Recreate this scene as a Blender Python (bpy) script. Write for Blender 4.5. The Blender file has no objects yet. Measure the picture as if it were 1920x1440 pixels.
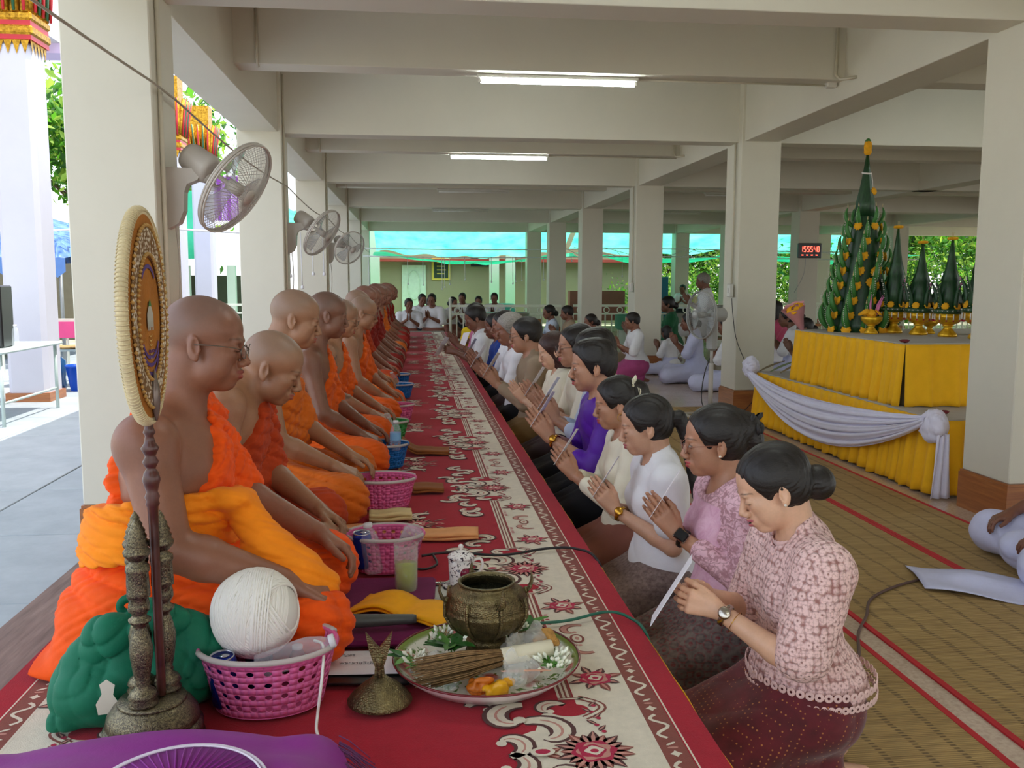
import bpy, bmesh, math, random
import numpy as np
from mathutils import Vector, Matrix, Euler
random.seed(7); rng=np.random.default_rng(7)
SC=bpy.context.scene; COL=SC.collection
PI=math.pi
# ---------------------------------------------------------------- camera, world, sun, exposure
cd=bpy.data.cameras.new('camera'); cam=bpy.data.objects.new('camera',cd); COL.objects.link(cam)
FPX=1700.0; cd.sensor_width=36; cd.lens=FPX/1920*36; cd.clip_start=.05; cd.clip_end=500
def cam_axes():
    Y=np.array([775-960.,720-525.,FPX]); Y/=np.linalg.norm(Y)
    Z=np.array([.003*FPX,FPX,-195.]); Z-=Y*(Z@Y); Z/=np.linalg.norm(Z)
    X=-np.cross(Y,Z)
    A=np.array([X,Y,Z]); A[:,2]*=-1          # columns: camera right, up, back in world axes
    return A
_A=cam_axes()
cam.matrix_world=Matrix(((*_A[0],0),(*_A[1],0),(*_A[2],1.38),(0,0,0,1)))
SC.camera=cam
W=bpy.data.worlds.new('sky'); SC.world=W; W.use_nodes=True
wn=W.node_tree.nodes; wn.clear()
_o=wn.new('ShaderNodeOutputWorld'); _b=wn.new('ShaderNodeBackground'); _s=wn.new('ShaderNodeTexSky')
_s.sky_type='NISHITA'; _s.sun_disc=False; _s.sun_elevation=math.radians(68); _s.sun_rotation=math.radians(150); _s.dust_density=2.5; _s.air_density=1.0; _s.ozone_density=.6
_b.inputs[1].default_value=.235
_mx=wn.new('ShaderNodeMix'); _mx.data_type='RGBA'; _mx.inputs[0].default_value=.45; _mx.inputs[7].default_value=(6.,6.3,6.6,1)
W.node_tree.links.new(_s.outputs[0],_mx.inputs[6]); W.node_tree.links.new(_mx.outputs[2],_b.inputs[0]); W.node_tree.links.new(_b.outputs[0],_o.inputs[0])
sd=bpy.data.lights.new('sun','SUN'); sun=bpy.data.objects.new('sun',sd); COL.objects.link(sun)
sd.energy=3.6; sd.angle=.009; sd.color=(1,.96,.88)
SUN_DIR=Vector((-.36,-.04,-1.0)).normalized(); sun.rotation_euler=SUN_DIR.to_track_quat('-Z','Y').to_euler()
SC.view_settings.view_transform='Standard'; SC.view_settings.look='None'; SC.view_settings.gamma=1
SC.view_settings.use_curve_mapping=False; SC.view_settings.exposure=1.0
SC.cycles.max_bounces=8; SC.cycles.diffuse_bounces=6; SC.cycles.transparent_max_bounces=24; SC.cycles.transmission_bounces=6
SC.cycles.sample_clamp_indirect=8
# ---------------------------------------------------------------- materials
def srgb(h):
    if isinstance(h,str):
        h=h.lstrip('#'); h=[int(h[i:i+2],16)/255 for i in (0,2,4)]
    return tuple((c/12.92 if c<=.04045 else ((c+.055)/1.055)**2.4) for c in h)
class NT:
    def __init__(s,name):
        s.m=bpy.data.materials.new(name); s.m.use_nodes=True; s.t=s.m.node_tree; s.n=s.t.nodes; s.n.clear()
        s.out=s.n.new('ShaderNodeOutputMaterial'); s.p=s.n.new('ShaderNodeBsdfPrincipled'); s.t.links.new(s.p.outputs[0],s.out.inputs[0])
    def new(s,ty,**kw):
        n=s.n.new(ty)
        for k,v in kw.items(): setattr(n,k,v)
        return n
    def link(s,a,b): s.t.links.new(a,b)
    def coord(s,scale=(1,1,1),kind='Object',rot=(0,0,0)):
        c=s.new('ShaderNodeTexCoord'); m=s.new('ShaderNodeMapping'); m.inputs['Scale'].default_value=scale; m.inputs['Rotation'].default_value=rot
        s.link(c.outputs[kind],m.inputs[0]); return m.outputs[0]
    def noise(s,vec,scale=5,detail=3,rough=.5,dist=0):
        n=s.new('ShaderNodeTexNoise'); n.inputs['Scale'].default_value=scale; n.inputs['Detail'].default_value=detail; n.inputs['Roughness'].default_value=rough; n.inputs['Distortion'].default_value=dist
        if vec: s.link(vec,n.inputs['Vector'])
        return n.outputs[0]
    def wave(s,vec,scale=5,dist=0,dscale=1,axis='X',prof='SIN'):
        n=s.new('ShaderNodeTexWave',bands_direction=axis,wave_profile=prof); n.inputs['Scale'].default_value=scale; n.inputs['Distortion'].default_value=dist; n.inputs['Detail Scale'].default_value=dscale
        if vec: s.link(vec,n.inputs['Vector'])
        return n.outputs['Fac' if 'Fac' in n.outputs else 1]
    def voro(s,vec,scale=5,feat='F1',rnd=1,out='Distance'):
        n=s.new('ShaderNodeTexVoronoi',feature=feat); n.inputs['Scale'].default_value=scale; n.inputs['Randomness'].default_value=rnd
        if vec: s.link(vec,n.inputs['Vector'])
        return n.outputs[out]
    def ramp(s,fac,stops,interp='LINEAR'):
        r=s.new('ShaderNodeValToRGB'); cr=r.color_ramp; cr.interpolation=interp
        while len(cr.elements)<len(stops): cr.elements.new(.5)
        for e,(p,c) in zip(cr.elements,stops):
            e.position=p; e.color=(*(srgb(c) if isinstance(c,str) else ((c,)*3 if isinstance(c,(int,float)) else c)),1)
        s.link(fac,r.inputs[0]); return r.outputs[0]
    def mix(s,fac,a,b,mode='MIX'):
        m=s.new('ShaderNodeMix',data_type='RGBA',blend_type=mode)
        for v,i in ((fac,0),(a,6),(b,7)):
            if hasattr(v,'links') or hasattr(v,'is_linked'): s.link(v,m.inputs[i])
            elif i==0: m.inputs[0].default_value=v
            else: m.inputs[i].default_value=(*(srgb(v) if isinstance(v,str) else v),1)
        return m.outputs[2]
    def math(s,op,a,b=0.,c=None,clamp=False):
        m=s.new('ShaderNodeMath',operation=op,use_clamp=clamp)
        for i,v in enumerate((a,b) if c is None else (a,b,c)):
            if hasattr(v,'is_linked'): s.link(v,m.inputs[i])
            else: m.inputs[i].default_value=v
        return m.outputs[0]
    def color(s,c):
        if hasattr(c,'is_linked'): s.link(c,s.p.inputs['Base Color'])
        else: s.p.inputs['Base Color'].default_value=(*(srgb(c) if isinstance(c,str) else c),1)
    def bump(s,h,strength=.3,dist=.01):
        b=s.new('ShaderNodeBump'); b.inputs['Strength'].default_value=strength; b.inputs['Distance'].default_value=dist
        s.link(h,b.inputs['Height']); s.link(b.outputs[0],s.p.inputs['Normal'])
    def set(s,**kw):
        for k,v in kw.items(): s.p.inputs[k.replace('_',' ')].default_value=v
        return s
_MC={}
def M(name,col='#888888',rough=.6,metal=0,var=.06,vs=8,bump=0,bs=60,spec=.5,**kw):
    """plain procedural material: base colour with slight noise variation and fine relief"""
    if name in _MC: return _MC[name]
    t=NT(name); c=srgb(col) if isinstance(col,str) else col
    v=t.coord(); n=t.noise(v,vs,3)
    a=tuple(max(0,x*(1-var)) for x in c); b=tuple(min(1,x*(1+var)) for x in c)
    t.color(t.ramp(n,[(.3,a),(.7,b)]))
    t.set(Roughness=rough,Metallic=metal); t.p.inputs['Specular IOR Level'].default_value=spec
    if bump: t.bump(t.noise(v,bs,3),bump,.004)
    for k,x in kw.items(): t.p.inputs[k.replace('_',' ')].default_value=x
    _MC[name]=t.m; return t.m
# ---------------------------------------------------------------- object helpers
def tag(o,label=None,cat=None,group=None,kind=None):
    if label: o['label']=label
    if cat: o['category']=cat
    if group: o['group']=group
    if kind: o['kind']=kind
    return o
def empty(name,loc=(0,0,0),rz=0,label=None,cat=None,group=None,kind=None,rot=None,scale=1):
    o=bpy.data.objects.new(name,None); COL.objects.link(o); o.location=loc; o.rotation_euler=rot or (0,0,rz)
    o.scale=(scale,)*3 if isinstance(scale,(int,float)) else scale
    o.empty_display_size=.05
    return tag(o,label,cat,group,kind)
def link(name,me,mat=None,parent=None,loc=None,rot=None,scale=None):
    o=bpy.data.objects.new(name,me); COL.objects.link(o)
    if parent is not None: o.parent=parent
    if loc is not None: o.location=loc
    if rot is not None: o.rotation_euler=rot
    if scale is not None: o.scale=(scale,)*3 if isinstance(scale,(int,float)) else scale
    if mat is not None:
        if not me.materials:
            for m in (mat if isinstance(mat,(list,tuple)) else [mat]): me.materials.append(m)
        else:
            for i,m in enumerate(mat if isinstance(mat,(list,tuple)) else [mat]):
                if i<len(o.material_slots) and me.materials[i]!=m: o.material_slots[i].link='OBJECT'; o.material_slots[i].material=m
    return o
def copy_tree(o,parent=None,ch=None):
    c=o.copy(); COL.objects.link(c)
    if parent is not None: c.parent=parent
    for k in list(o.children): copy_tree(k,c)
    return c
class G:
    """geometry collector: boxes, tubes, lathes, sheets; build() links them as one mesh object"""
    def __init__(s): s.v=[]; s.f=[]; s.mi=[]; s.sm=[]; s.cm=0; s.cs=False
    def add(s,vs,fs,smooth=None):
        b=len(s.v); s.v.extend([tuple(map(float,p)) for p in vs]); s.f.extend([tuple(b+i for i in f) for f in fs])
        s.mi.extend([s.cm]*len(fs)); s.sm.extend([s.cs if smooth is None else smooth]*len(fs)); return s
    def mat(s,i): s.cm=i; return s
    def box(s,c,sz,rot=None,bev=0,taper=1):
        x,y,z=[a/2 for a in sz]
        if bev<=0:
            P=[(sx*x*(taper if sz_>0 else 1),sy*y*(taper if sz_>0 else 1),sz_*z) for sz_ in (-1,1) for sx,sy in ((-1,-1),(1,-1),(1,1),(-1,1))]
            F=[(3,2,1,0),(4,5,6,7),(0,1,5,4),(1,2,6,5),(2,3,7,6),(3,0,4,7)]
        else:
            b=min(bev,x*.99,y*.99,z*.99)
            P=[];F=[]
            for zz,ins in ((-z,b),(-z+b,0),(z-b,0),(z,b)):
                t=taper if zz>0 else 1
                X=(x-ins)*t;Y=(y-ins)*t; q=b if ins==0 else b*.6
                P+=[(X-q,-Y,zz),(X,-Y+q,zz),(X,Y-q,zz),(X-q,Y,zz),(-X+q,Y,zz),(-X,Y-q,zz),(-X,-Y+q,zz),(-X+q,-Y,zz)]
            for k in range(3):
                for i in range(8): j=(i+1)%8; F.append((k*8+i,k*8+j,k*8+8+j,k*8+8+i))
            F.append(tuple(range(7,-1,-1))); F.append(tuple(range(24,32)))
        R=rot if isinstance(rot,Matrix) else (Euler(rot).to_matrix() if rot else Matrix.Identity(3))
        C=Vector(c); return s.add([R@Vector(p)+C for p in P],F)
    def bx(s,x0,x1,y0,y1,z0,z1,bev=0): return s.box(((x0+x1)/2,(y0+y1)/2,(z0+z1)/2),(abs(x1-x0),abs(y1-y0),abs(z1-z0)),bev=bev)
    def lathe(s,prof,n=24,c=(0,0,0),sx=1,sy=1,rot=None,cap=True,smooth=True,flute=0,nf=0,frange=None):
        P=[];F=[];C=Vector(c); R=Euler(rot).to_matrix() if rot else None
        for k,(r,z) in enumerate(prof):
            for i in range(n):
                a=2*PI*i/n; rr=r*(1+flute*math.cos(nf*a)) if (nf and (frange is None or frange[0]<=z<=frange[1])) else r
                p=Vector((rr*math.cos(a)*sx,rr*math.sin(a)*sy,z)); P.append((R@p if R else p)+C)
        for k in range(len(prof)-1):
            for i in range(n): j=(i+1)%n; F.append((k*n+i,k*n+j,k*n+n+j,k*n+n+i))
        if cap: F.append(tuple(range(n-1,-1,-1))); F.append(tuple((len(prof)-1)*n+i for i in range(n)))
        return s.add(P,F,smooth)
    def tube(s,pts,r,n=8,cap=True,smooth=True,flat=1,closed=False):
        pts=[Vector(p) for p in pts]; m=len(pts); rs=r if isinstance(r,(list,tuple)) else [r]*m
        P=[];F=[];up=None
        for k,p in enumerate(pts):
            if closed: d=pts[(k+1)%m]-pts[k-1]
            else: d=pts[min(k+1,m-1)]-pts[max(k-1,0)]
            d.normalize()
            if up is None: up=Vector((0,0,1)) if abs(d.z)<.9 else Vector((1,0,0))
            a=d.cross(up); 
            if a.length<1e-4: a=d.cross(Vector((0,1,0)))
            a.normalize(); b=a.cross(d).normalized(); up=b
            for i in range(n):
                t=2*PI*i/n; P.append(p+a*math.cos(t)*rs[k]+b*math.sin(t)*rs[k]*flat)
        for k in range(m if closed else m-1):
            for i in range(n): j=(i+1)%n; k2=(k+1)%m; F.append((k*n+i,k*n+j,k2*n+j,k2*n+i))
        if cap and not closed: F.append(tuple(range(n-1,-1,-1))); F.append(tuple((m-1)*n+i for i in range(n)))
        return s.add(P,F,smooth)
    def sheet(s,fn,nu,nv,smooth=True,flip=False):
        P=[fn(i/nu,j/nv) for j in range(nv+1) for i in range(nu+1)]
        F=[(j*(nu+1)+i,j*(nu+1)+i+1,(j+1)*(nu+1)+i+1,(j+1)*(nu+1)+i) for j in range(nv) for i in range(nu)]
        if flip: F=[f[::-1] for f in F]
        return s.add(P,F,smooth)
    def slab(s,fn,nu,nv,th,smooth=True):
        """a sheet with thickness th (offset down its own normal, roughly)"""
        A=[[Vector(fn(i/nu,j/nv)) for i in range(nu+1)] for j in range(nv+1)]
        N=[[None]*(nu+1) for _ in range(nv+1)]
        for j in range(nv+1):
            for i in range(nu+1):
                du=A[j][min(i+1,nu)]-A[j][max(i-1,0)]; dv=A[min(j+1,nv)][i]-A[max(j-1,0)][i]; nn=du.cross(dv)
                N[j][i]=nn.normalized() if nn.length>1e-12 else Vector((0,0,1))
        W_=nu+1; P=[A[j][i] for j in range(nv+1) for i in range(W_)]+[A[j][i]-N[j][i]*th for j in range(nv+1) for i in range(W_)]
        o=len(P)//2; F=[]
        for j in range(nv):
            for i in range(nu):
                a=j*W_+i; F.append((a,a+1,a+W_+1,a+W_)); F.append((o+a+W_,o+a+W_+1,o+a+1,o+a))
        for i in range(nu): F.append((i+1,i,o+i,o+i+1)); a=nv*W_+i; F.append((a,a+1,o+a+1,o+a))
        for j in range(nv): a=j*W_; F.append((a,a+W_,o+a+W_,o+a)); a=j*W_+nu; F.append((a+W_,a,o+a,o+a+W_))
        return s.add(P,F,smooth)
    def prism(s,poly,z0,z1,R=None,c=(0,0,0),smooth=False):
        n=len(poly); C=Vector(c); P=[(x,y,z0) for x,y in poly]+[(x,y,z1) for x,y in poly]
        if R is not None: P=[R@Vector(p)+C for p in P]
        else: P=[Vector(p)+C for p in P]
        F=[tuple(range(n-1,-1,-1)),tuple(range(n,2*n))]+[(i,(i+1)%n,n+(i+1)%n,n+i) for i in range(n)]
        return s.add(P,F,smooth)
    def mesh(s,name='mesh'):
        me=bpy.data.meshes.new(name); me.from_pydata(s.v,[],s.f)
        me.polygons.foreach_set('material_index',s.mi); me.polygons.foreach_set('use_smooth',s.sm); me.update(); return me
    def build(s,name,mat=None,parent=None,loc=None,rot=None,scale=None):
        me=s.mesh(name)
        if mat is not None:
            for m in (mat if isinstance(mat,(list,tuple)) else [mat]): me.materials.append(m)
        return link(name,me,None,parent,loc,rot,scale)
def np_mesh(name,V,F,smooth=True):
    me=bpy.data.meshes.new(name); n=len(F); me.vertices.add(len(V)); me.vertices.foreach_set('co',np.ascontiguousarray(V,np.float32).ravel())
    me.loops.add(n*4); me.loops.foreach_set('vertex_index',np.ascontiguousarray(F,np.int32).ravel())
    me.polygons.add(n); me.polygons.foreach_set('loop_start',np.arange(0,n*4,4,dtype=np.int32)); 
    me.polygons.foreach_set('use_smooth',np.full(n,smooth)); me.update(calc_edges=True); return me
# ---------------------------------------------------------------- implicit surfaces: bodies and draped cloth
def smin(a,b,k):
    if k<=0: return np.minimum(a,b)
    h=np.maximum(k-np.abs(a-b),0)/k; return np.minimum(a,b)-h*h*k*.25
class SDF:
    """list of soft-blended primitives, meshed by surface nets"""
    def __init__(s): s.ops=[]
    def cone(s,a,b,ra,rb,k=.02,op='u'):
        a=np.array(a,float); b=np.array(b,float); lo=np.minimum(a-ra,b-rb); hi=np.maximum(a+ra,b+rb)
        s.ops.append(('c',op,k,lo,hi,(a,b,ra,rb))); return s
    def ell(s,c,r,k=.02,op='u',R=None):
        c=np.array(c,float); r=np.array(r,float); m=r.max() if R is not None else r
        s.ops.append(('e',op,k,c-m,c+m,(c,r,None if R is None else np.array(R,float)))); return s
    def chain(s,pts,rs,k=.02,op='u'):
        for i in range(len(pts)-1): s.cone(pts[i],pts[i+1],rs[i],rs[i+1],k,op)
        return s
    def plane(s,n,c,k=.01):
        """keep the side where dot(p-c,n)<0"""
        n=np.array(n,float); n/=np.linalg.norm(n); s.ops.append(('p','i',k,None,None,(n,np.array(c,float)))); return s
    def disp(s,fn,amp): s.ops.append(('d','d',0,None,None,(fn,amp))); return s
    def ext(s,o,inflate=0): s.ops.extend(o.ops); return s
    def eval(s,P,lo,h,shape):
        D=np.full(shape,1.,np.float32)
        ax=[lo[i]+h*np.arange(shape[i]) for i in range(3)]
        for ty,op,k,bl,bh,pr in s.ops:
            if ty in 'ce':
                mg=max(k,0)+2.5*h
                i0=[max(0,int((bl[i]-mg-lo[i])/h)) for i in range(3)]; i1=[min(shape[i],int((bh[i]+mg-lo[i])/h)+2) for i in range(3)]
                if any(i1[i]<=i0[i] for i in range(3)): continue
                X=ax[0][i0[0]:i1[0],None,None]; Y=ax[1][None,i0[1]:i1[1],None]; Z=ax[2][None,None,i0[2]:i1[2]]
                if ty=='c':
                    a,b,ra,rb=pr; v=b-a; L=max(v@v,1e-12)
                    t=np.clip(((X-a[0])*v[0]+(Y-a[1])*v[1]+(Z-a[2])*v[2])/L,0,1)
                    d=np.sqrt((X-a[0]-t*v[0])**2+(Y-a[1]-t*v[1])**2+(Z-a[2]-t*v[2])**2)-(ra+t*(rb-ra))
                else:
                    c,r,R=pr; x=X-c[0];y=Y-c[1];z=Z-c[2]
                    if R is not None: x,y,z=(R[0,0]*x+R[1,0]*y+R[2,0]*z),(R[0,1]*x+R[1,1]*y+R[2,1]*z),(R[0,2]*x+R[1,2]*y+R[2,2]*z)
                    k0=np.sqrt((x/r[0])**2+(y/r[1])**2+(z/r[2])**2); k1=np.sqrt((x/r[0]**2)**2+(y/r[1]**2)**2+(z/r[2]**2)**2)
                    d=k0*(k0-1)/np.maximum(k1,1e-6)
                sl=tuple(slice(i0[i],i1[i]) for i in range(3))
                if op=='u': D[sl]=smin(D[sl],d,k)
                elif op=='s': D[sl]=-smin(-D[sl],d,k)
            elif ty=='p':
                n,c=pr; d=(ax[0][:,None,None]-c[0])*n[0]+(ax[1][None,:,None]-c[1])*n[1]+(ax[2][None,None,:]-c[2])*n[2]
                D=-smin(-D,-d.astype(np.float32),k)
            elif ty=='d':
                fn,amp=pr; m=np.abs(D)<amp*1.6+2*h; I=np.nonzero(m)
                Q=np.stack([ax[i][I[i]] for i in range(3)],1); D[m]-=fn(Q).astype(np.float32)
        return D
    def mesh(s,h,lo,hi,keep=None):
        lo=np.array(lo,float)-2*h; hi=np.array(hi,float)+2*h; shape=tuple(int(math.ceil((hi[i]-lo[i])/h))+1 for i in range(3))
        D=s.eval(None,lo,h,shape); D=np.where(D==0,1e-7,D); S=D<0
        c=S[:-1,:-1,:-1].astype(np.int8)
        cnt=sum(S[a:shape[0]-1+a,b:shape[1]-1+b,e:shape[2]-1+e].astype(np.int8) for a in (0,1) for b in (0,1) for e in (0,1))
        act=(cnt>0)&(cnt<8); ids=np.full(act.shape,-1,np.int32); I=np.nonzero(act); n=len(I[0]); ids[I]=np.arange(n)
        V=np.zeros((n,3)); w=np.zeros(n)
        for axis in range(3):
            o=[q for q in range(3) if q!=axis]
            for a in (0,1):
                for b in (0,1):
                    J=[I[0],I[1],I[2]]; J=[j.copy() for j in J]; J[o[0]]+=a; J[o[1]]+=b; K=[j.copy() for j in J]; K[axis]+=1
                    d0=D[tuple(J)]; d1=D[tuple(K)]; m=(d0<0)!=(d1<0); t=np.where(m,d0/np.where(m,d0-d1,1),0)
                    off=np.zeros((n,3)); off[:,axis]=t; off[:,o[0]]=a; off[:,o[1]]=b
                    V+=off*m[:,None]; w+=m
        V=V/w[:,None]+np.stack(I,1); V=V*h+lo
        Fs=[]
        for axis in range(3):
            o=[q for q in range(3) if q!=axis]
            sl0=[slice(1,-1)]*3; sl0[axis]=slice(0,-1); sl1=list(sl0); sl1[axis]=slice(1,None)
            A=S[tuple(sl0)]; B=S[tuple(sl1)]; m=A!=B; J=list(np.nonzero(m))
            for q in o: J[q]=J[q]+1
            flip=A[m]
            def cell(da,db):
                K=[j.copy() for j in J]; K[o[0]]-=da; K[o[1]]-=db; return ids[tuple(K)]
            q=np.stack([cell(1,1),cell(0,1),cell(0,0),cell(1,0)],1)
            if axis==1: flip=~flip
            q=np.where(flip[:,None],q,q[:,::-1]); Fs.append(q)
        F=np.concatenate(Fs); F=F[(F>=0).all(1)]
        if keep is not None:
            c=V[F].mean(1); F=F[keep(c)]
            used=np.unique(F); mp=np.full(len(V),-1); mp[used]=np.arange(len(used)); V=V[used]; F=mp[F]
        return V,F
def merge(parts):
    Vs=[];Fs=[];b=0
    for V,F in parts: Vs.append(V); Fs.append(F+b); b+=len(V)
    return np.concatenate(Vs),np.concatenate(Fs)
# ---------------------------------------------------------------- people: skeleton -> one continuous body, clothes and hair as children
def vec(*a): return np.array(a,float)
def rotm(rx=0,ry=0,rz=0): return np.array(Euler((rx,ry,rz)).to_matrix())
def head_ops(S,o,R,f=0,s=1.0,fat=0,mouth=0):
    def P(x,y,z): return o+R@(vec(x,y,z)*s)
    def E(x,y,z,a,b,c,k=.02,op='u'): S.ell(P(x,y,z),vec(a,b,c)*s,k*s,op,R)
    def C(p,q,ra,rb,k=.01,op='u'): S.cone(P(*p),P(*q),ra*s,rb*s,k*s,op)
    E(-.014,0,.030,.094,.076,.084); E(.030,0,.034,.056,.063,.060)
    E(.034,0,-.034,.052,.057+fat,.066)
    w=.050 if f else .056
    E(.026,0,-.072,.050,w+fat,.038+fat*.5); E(.062,0,-.094,.022,.024,.017,.022)
    for y in (-1,1):
        E(.056,y*.036,-.020,.028,.022,.020,.016)
        E(.040,y*(.040+fat),-.050,.030,.020,.030,.02)
    C((.080,-.030,.014),(.080,.030,.014),.011,.011,.012)
    for y in (-1,1): E(.094,y*.031,-.005,.014,.019,.011,.010,'s')
    for y in (-1,1): E(.0745,y*.031,-.005,.0155,.018,.0125,.004); C((.080,y*.044,-.004),(.0885,y*.022,-.009),.0035,.0035,.004)
    C((.084,0,.006),(.1035,0,-.033),.0075,.0105,.010); E(.104,0,-.036,.011,.0105,.0095,.005)
    for y in (-1,1):
        E(.097,y*.0145,-.040,.012,.0085,.0085,.005)
        E(.100,y*.007,-.049,.004,.003,.004,.003,'s')
    E(.079,0,-.066,.018,.028,.020,.012)
    for y in (-1,1):
        C((.0975,y*.004,-.0595),(.084,y*.024,-.0655),.0052,.0028,.003)
        C((.0955,0,-.0715-mouth),(.083,y*.022,-.068-mouth),.0060,.0030,.003)
        C((.1030,0,-.0655-mouth*.4),(.090,y*.024,-.0668),.0018+mouth*.4,.0012,.003,'s')
        # ears
        q=rotm(0,-.18,y*.35); Rr=R@q
        S.ell(P(-.008,y*.077,-.012),vec(.017,.008,.031)*s,.004*s,'u',Rr)
        S.ell(P(-.003,y*.087,-.006),vec(.009,.009,.019)*s,.004*s,'s',Rr)
        S.ell(P(.001,y*.079,-.036),vec(.007,.006,.009)*s,.004*s,'u',Rr)
        S.ell(P(.006,y*.078,-.014),vec(.004,.005,.006)*s,.003*s,'u',Rr)
def hand_ops(S,w,fw,th,s=1.0,curl=(.25,.3,.3),spread=.06,k=.003,thumb=(.5,.35)):
    """w wrist point, fw finger direction, th thumb direction; palm faces n"""
    fw=fw/np.linalg.norm(fw); th=th-fw*(th@fw); th/=np.linalg.norm(th)
    return fw,th
def hand(S,w,fw,th,n,s=1.0,curl=(.25,.35,.3),spread=.05,thumb=(.6,.2),tc=.25,k=.003):
    fw=fw/np.linalg.norm(fw); th=th-fw*(th@fw); th/=np.linalg.norm(th); n=n-fw*(n@fw)-th*(n@th); n/=np.linalg.norm(n)
    L=lambda a,b,c: w+(fw*a+th*b+n*c)*s
    for b0,b1,r in ((.016,.027,.0145),(.004,.009,.0140),(-.010,-.010,.0135),(-.018,-.027,.0125)):
        S.cone(L(.005,b0*.7,0),L(.080,b1,0),.0155*s,r*s*.86,.012*s)
    S.cone(L(.015,.018,.006),L(.055,.028,.010),.017*s,.014*s,.012*s)   # thenar
    for j,(b,ln,r) in enumerate(((.028,.072,.0088),(.0095,.080,.0090),(-.0095,.074,.0086),(-.0275,.058,.0077))):
        p=L(.082-(.006 if j==3 else 0),b,0); a=0; sp=(1.5-j)*spread
        for q,(fr,cu) in enumerate(zip((.44,.31,.25),curl)):
            a+=cu*(1+.06*j); d=fw*math.cos(a)+n*math.sin(a); d=d*math.cos(sp)+th*math.sin(sp)
            e=p+d*ln*fr*s; S.cone(p,e,r*s*(1-.08*q),r*s*(.93-.09*q),k*s if q==0 else .004*s); p=e
    p=L(.022,.030,.006); a=thumb[0]
    for q,(ln,r) in enumerate(((.034,.0115),(.030,.0100),(.024,.0092))):
        d=fw*math.cos(a)+th*math.sin(a); d=d*math.cos(thumb[1])+n*math.sin(thumb[1]); e=p+d*ln*s; S.cone(p,e,r*s*1.05,r*s*.95,.006*s); p=e; a-=tc
def folds(amp,d,freq,warp=1.6,w=(5,3,7),seed=0,sharp=.8):
    d=np.array(d,float); d/=np.linalg.norm(d); r=np.random.default_rng(seed); A=r.normal(size=(3,3)); B=r.normal(size=(3,))*3
    def fn(P):
        ph=P@d*freq+warp*np.sin(P@A[0]*w[0]+B[0])+warp*.35*np.sin(P@A[1]*w[1]*1.7+B[1])
        m=.6+.4*np.sin(P@A[2]*w[2]+B[2]+ph*.21)
        return amp*m*(np.abs(np.sin(ph*.5))**sharp-.6)
    return fn
def addf(*fs): return lambda P: sum(f(P) for f in fs)
# poses: joints in metres, person faces +x, y>0 is its left side
def P_kneel(lean=.0,hd=(.0,.25,0),arms='pray',hx=0,wide=.0,m=0):
    J=dict(pel=vec(0,0,.25),waist=vec(.02+lean*.3,0,.40),chest=vec(.02+lean*.7,0,.56),nb=vec(.015+lean,0,.70),head=vec(.075+lean+hx,0,.855))
    sw=.155+.025*m
    for y,n in ((-1,'R'),(1,'L')):
        J['sh'+n]=vec(.02+lean,y*sw,.655)
        J['hip'+n]=vec(.02,y*.10,.24); J['kn'+n]=vec(.385,y*(.11+wide),.085); J['an'+n]=vec(-.02,y*.09,.06); J['toe'+n]=vec(-.15,y*.07,.035)
        if arms=='pray':
            J['el'+n]=vec(.10+lean,y*.21,.42); J['wr'+n]=vec(.27+lean,y*.028,.53)
            J['hand'+n]=dict(fw=vec(.62,-y*.02,.78),th=vec(-.78,0,.62),n=vec(0,-y,0),curl=(.04,.05,.05),spread=.0,thumb=(.45,.05))
        elif arms=='read':
            J['el'+n]=vec(.06+lean,y*.215,.43); J['wr'+n]=vec(.27+lean,y*.075,.53)
            J['hand'+n]=dict(fw=vec(.93,-y*.30,.22),th=vec(-.15,-y*.05,.95),n=vec(.1,-y,.1),curl=(.45,.6,.4),spread=.03,thumb=(.35,.35),tc=.1)
        elif arms=='lap':
            J['el'+n]=vec(.05+lean,y*.23,.42); J['wr'+n]=vec(.24+lean,y*.10,.30)
            J['hand'+n]=dict(fw=vec(.9,-y*.35,-.25),th=vec(.25,-y*.9,.1),n=vec(0,0,-1),curl=(.3,.3,.2),spread=.04)
    J['headR']=rotm(*hd) if not isinstance(hd,np.ndarray) else hd
    return J
def P_cross(lean=0,hd=(0,.2,0),hx=0,hz=0,m=1,aR=None,aL=None):
    J=dict(pel=vec(0,0,.13),waist=vec(.03+lean*.3,0,.28),chest=vec(.04+lean*.7,0,.45),nb=vec(.045+lean,0,.635),head=vec(.125+lean+hx,0,.782+hz))
    for y,n in ((-1,'R'),(1,'L')):
        J['sh'+n]=vec(.04+lean,y*.19,.575)
        J['hip'+n]=vec(.03,y*.11,.12); J['kn'+n]=vec(.37,y*.29,.105); J['an'+n]=vec(.27,-y*.05,.06); J['toe'+n]=vec(.30,-y*.20,.045)
        J['el'+n]=vec(.10+lean,y*.26,.33); J['wr'+n]=vec(.32+lean*.5,y*.20,.22)
        J['hand'+n]=dict(fw=vec(.9,-y*.15,-.35),th=vec(.2,-y*.9,.0),n=vec(-.3,0,-1),curl=(.35,.45,.35),spread=.05)
    if aR: J['elR'],J['wrR'],J['handR']=aR
    if aL: J['elL'],J['wrL'],J['handL']=aL
    J['headR']=rotm(*hd) if not isinstance(hd,np.ndarray) else hd
    return J
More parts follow.
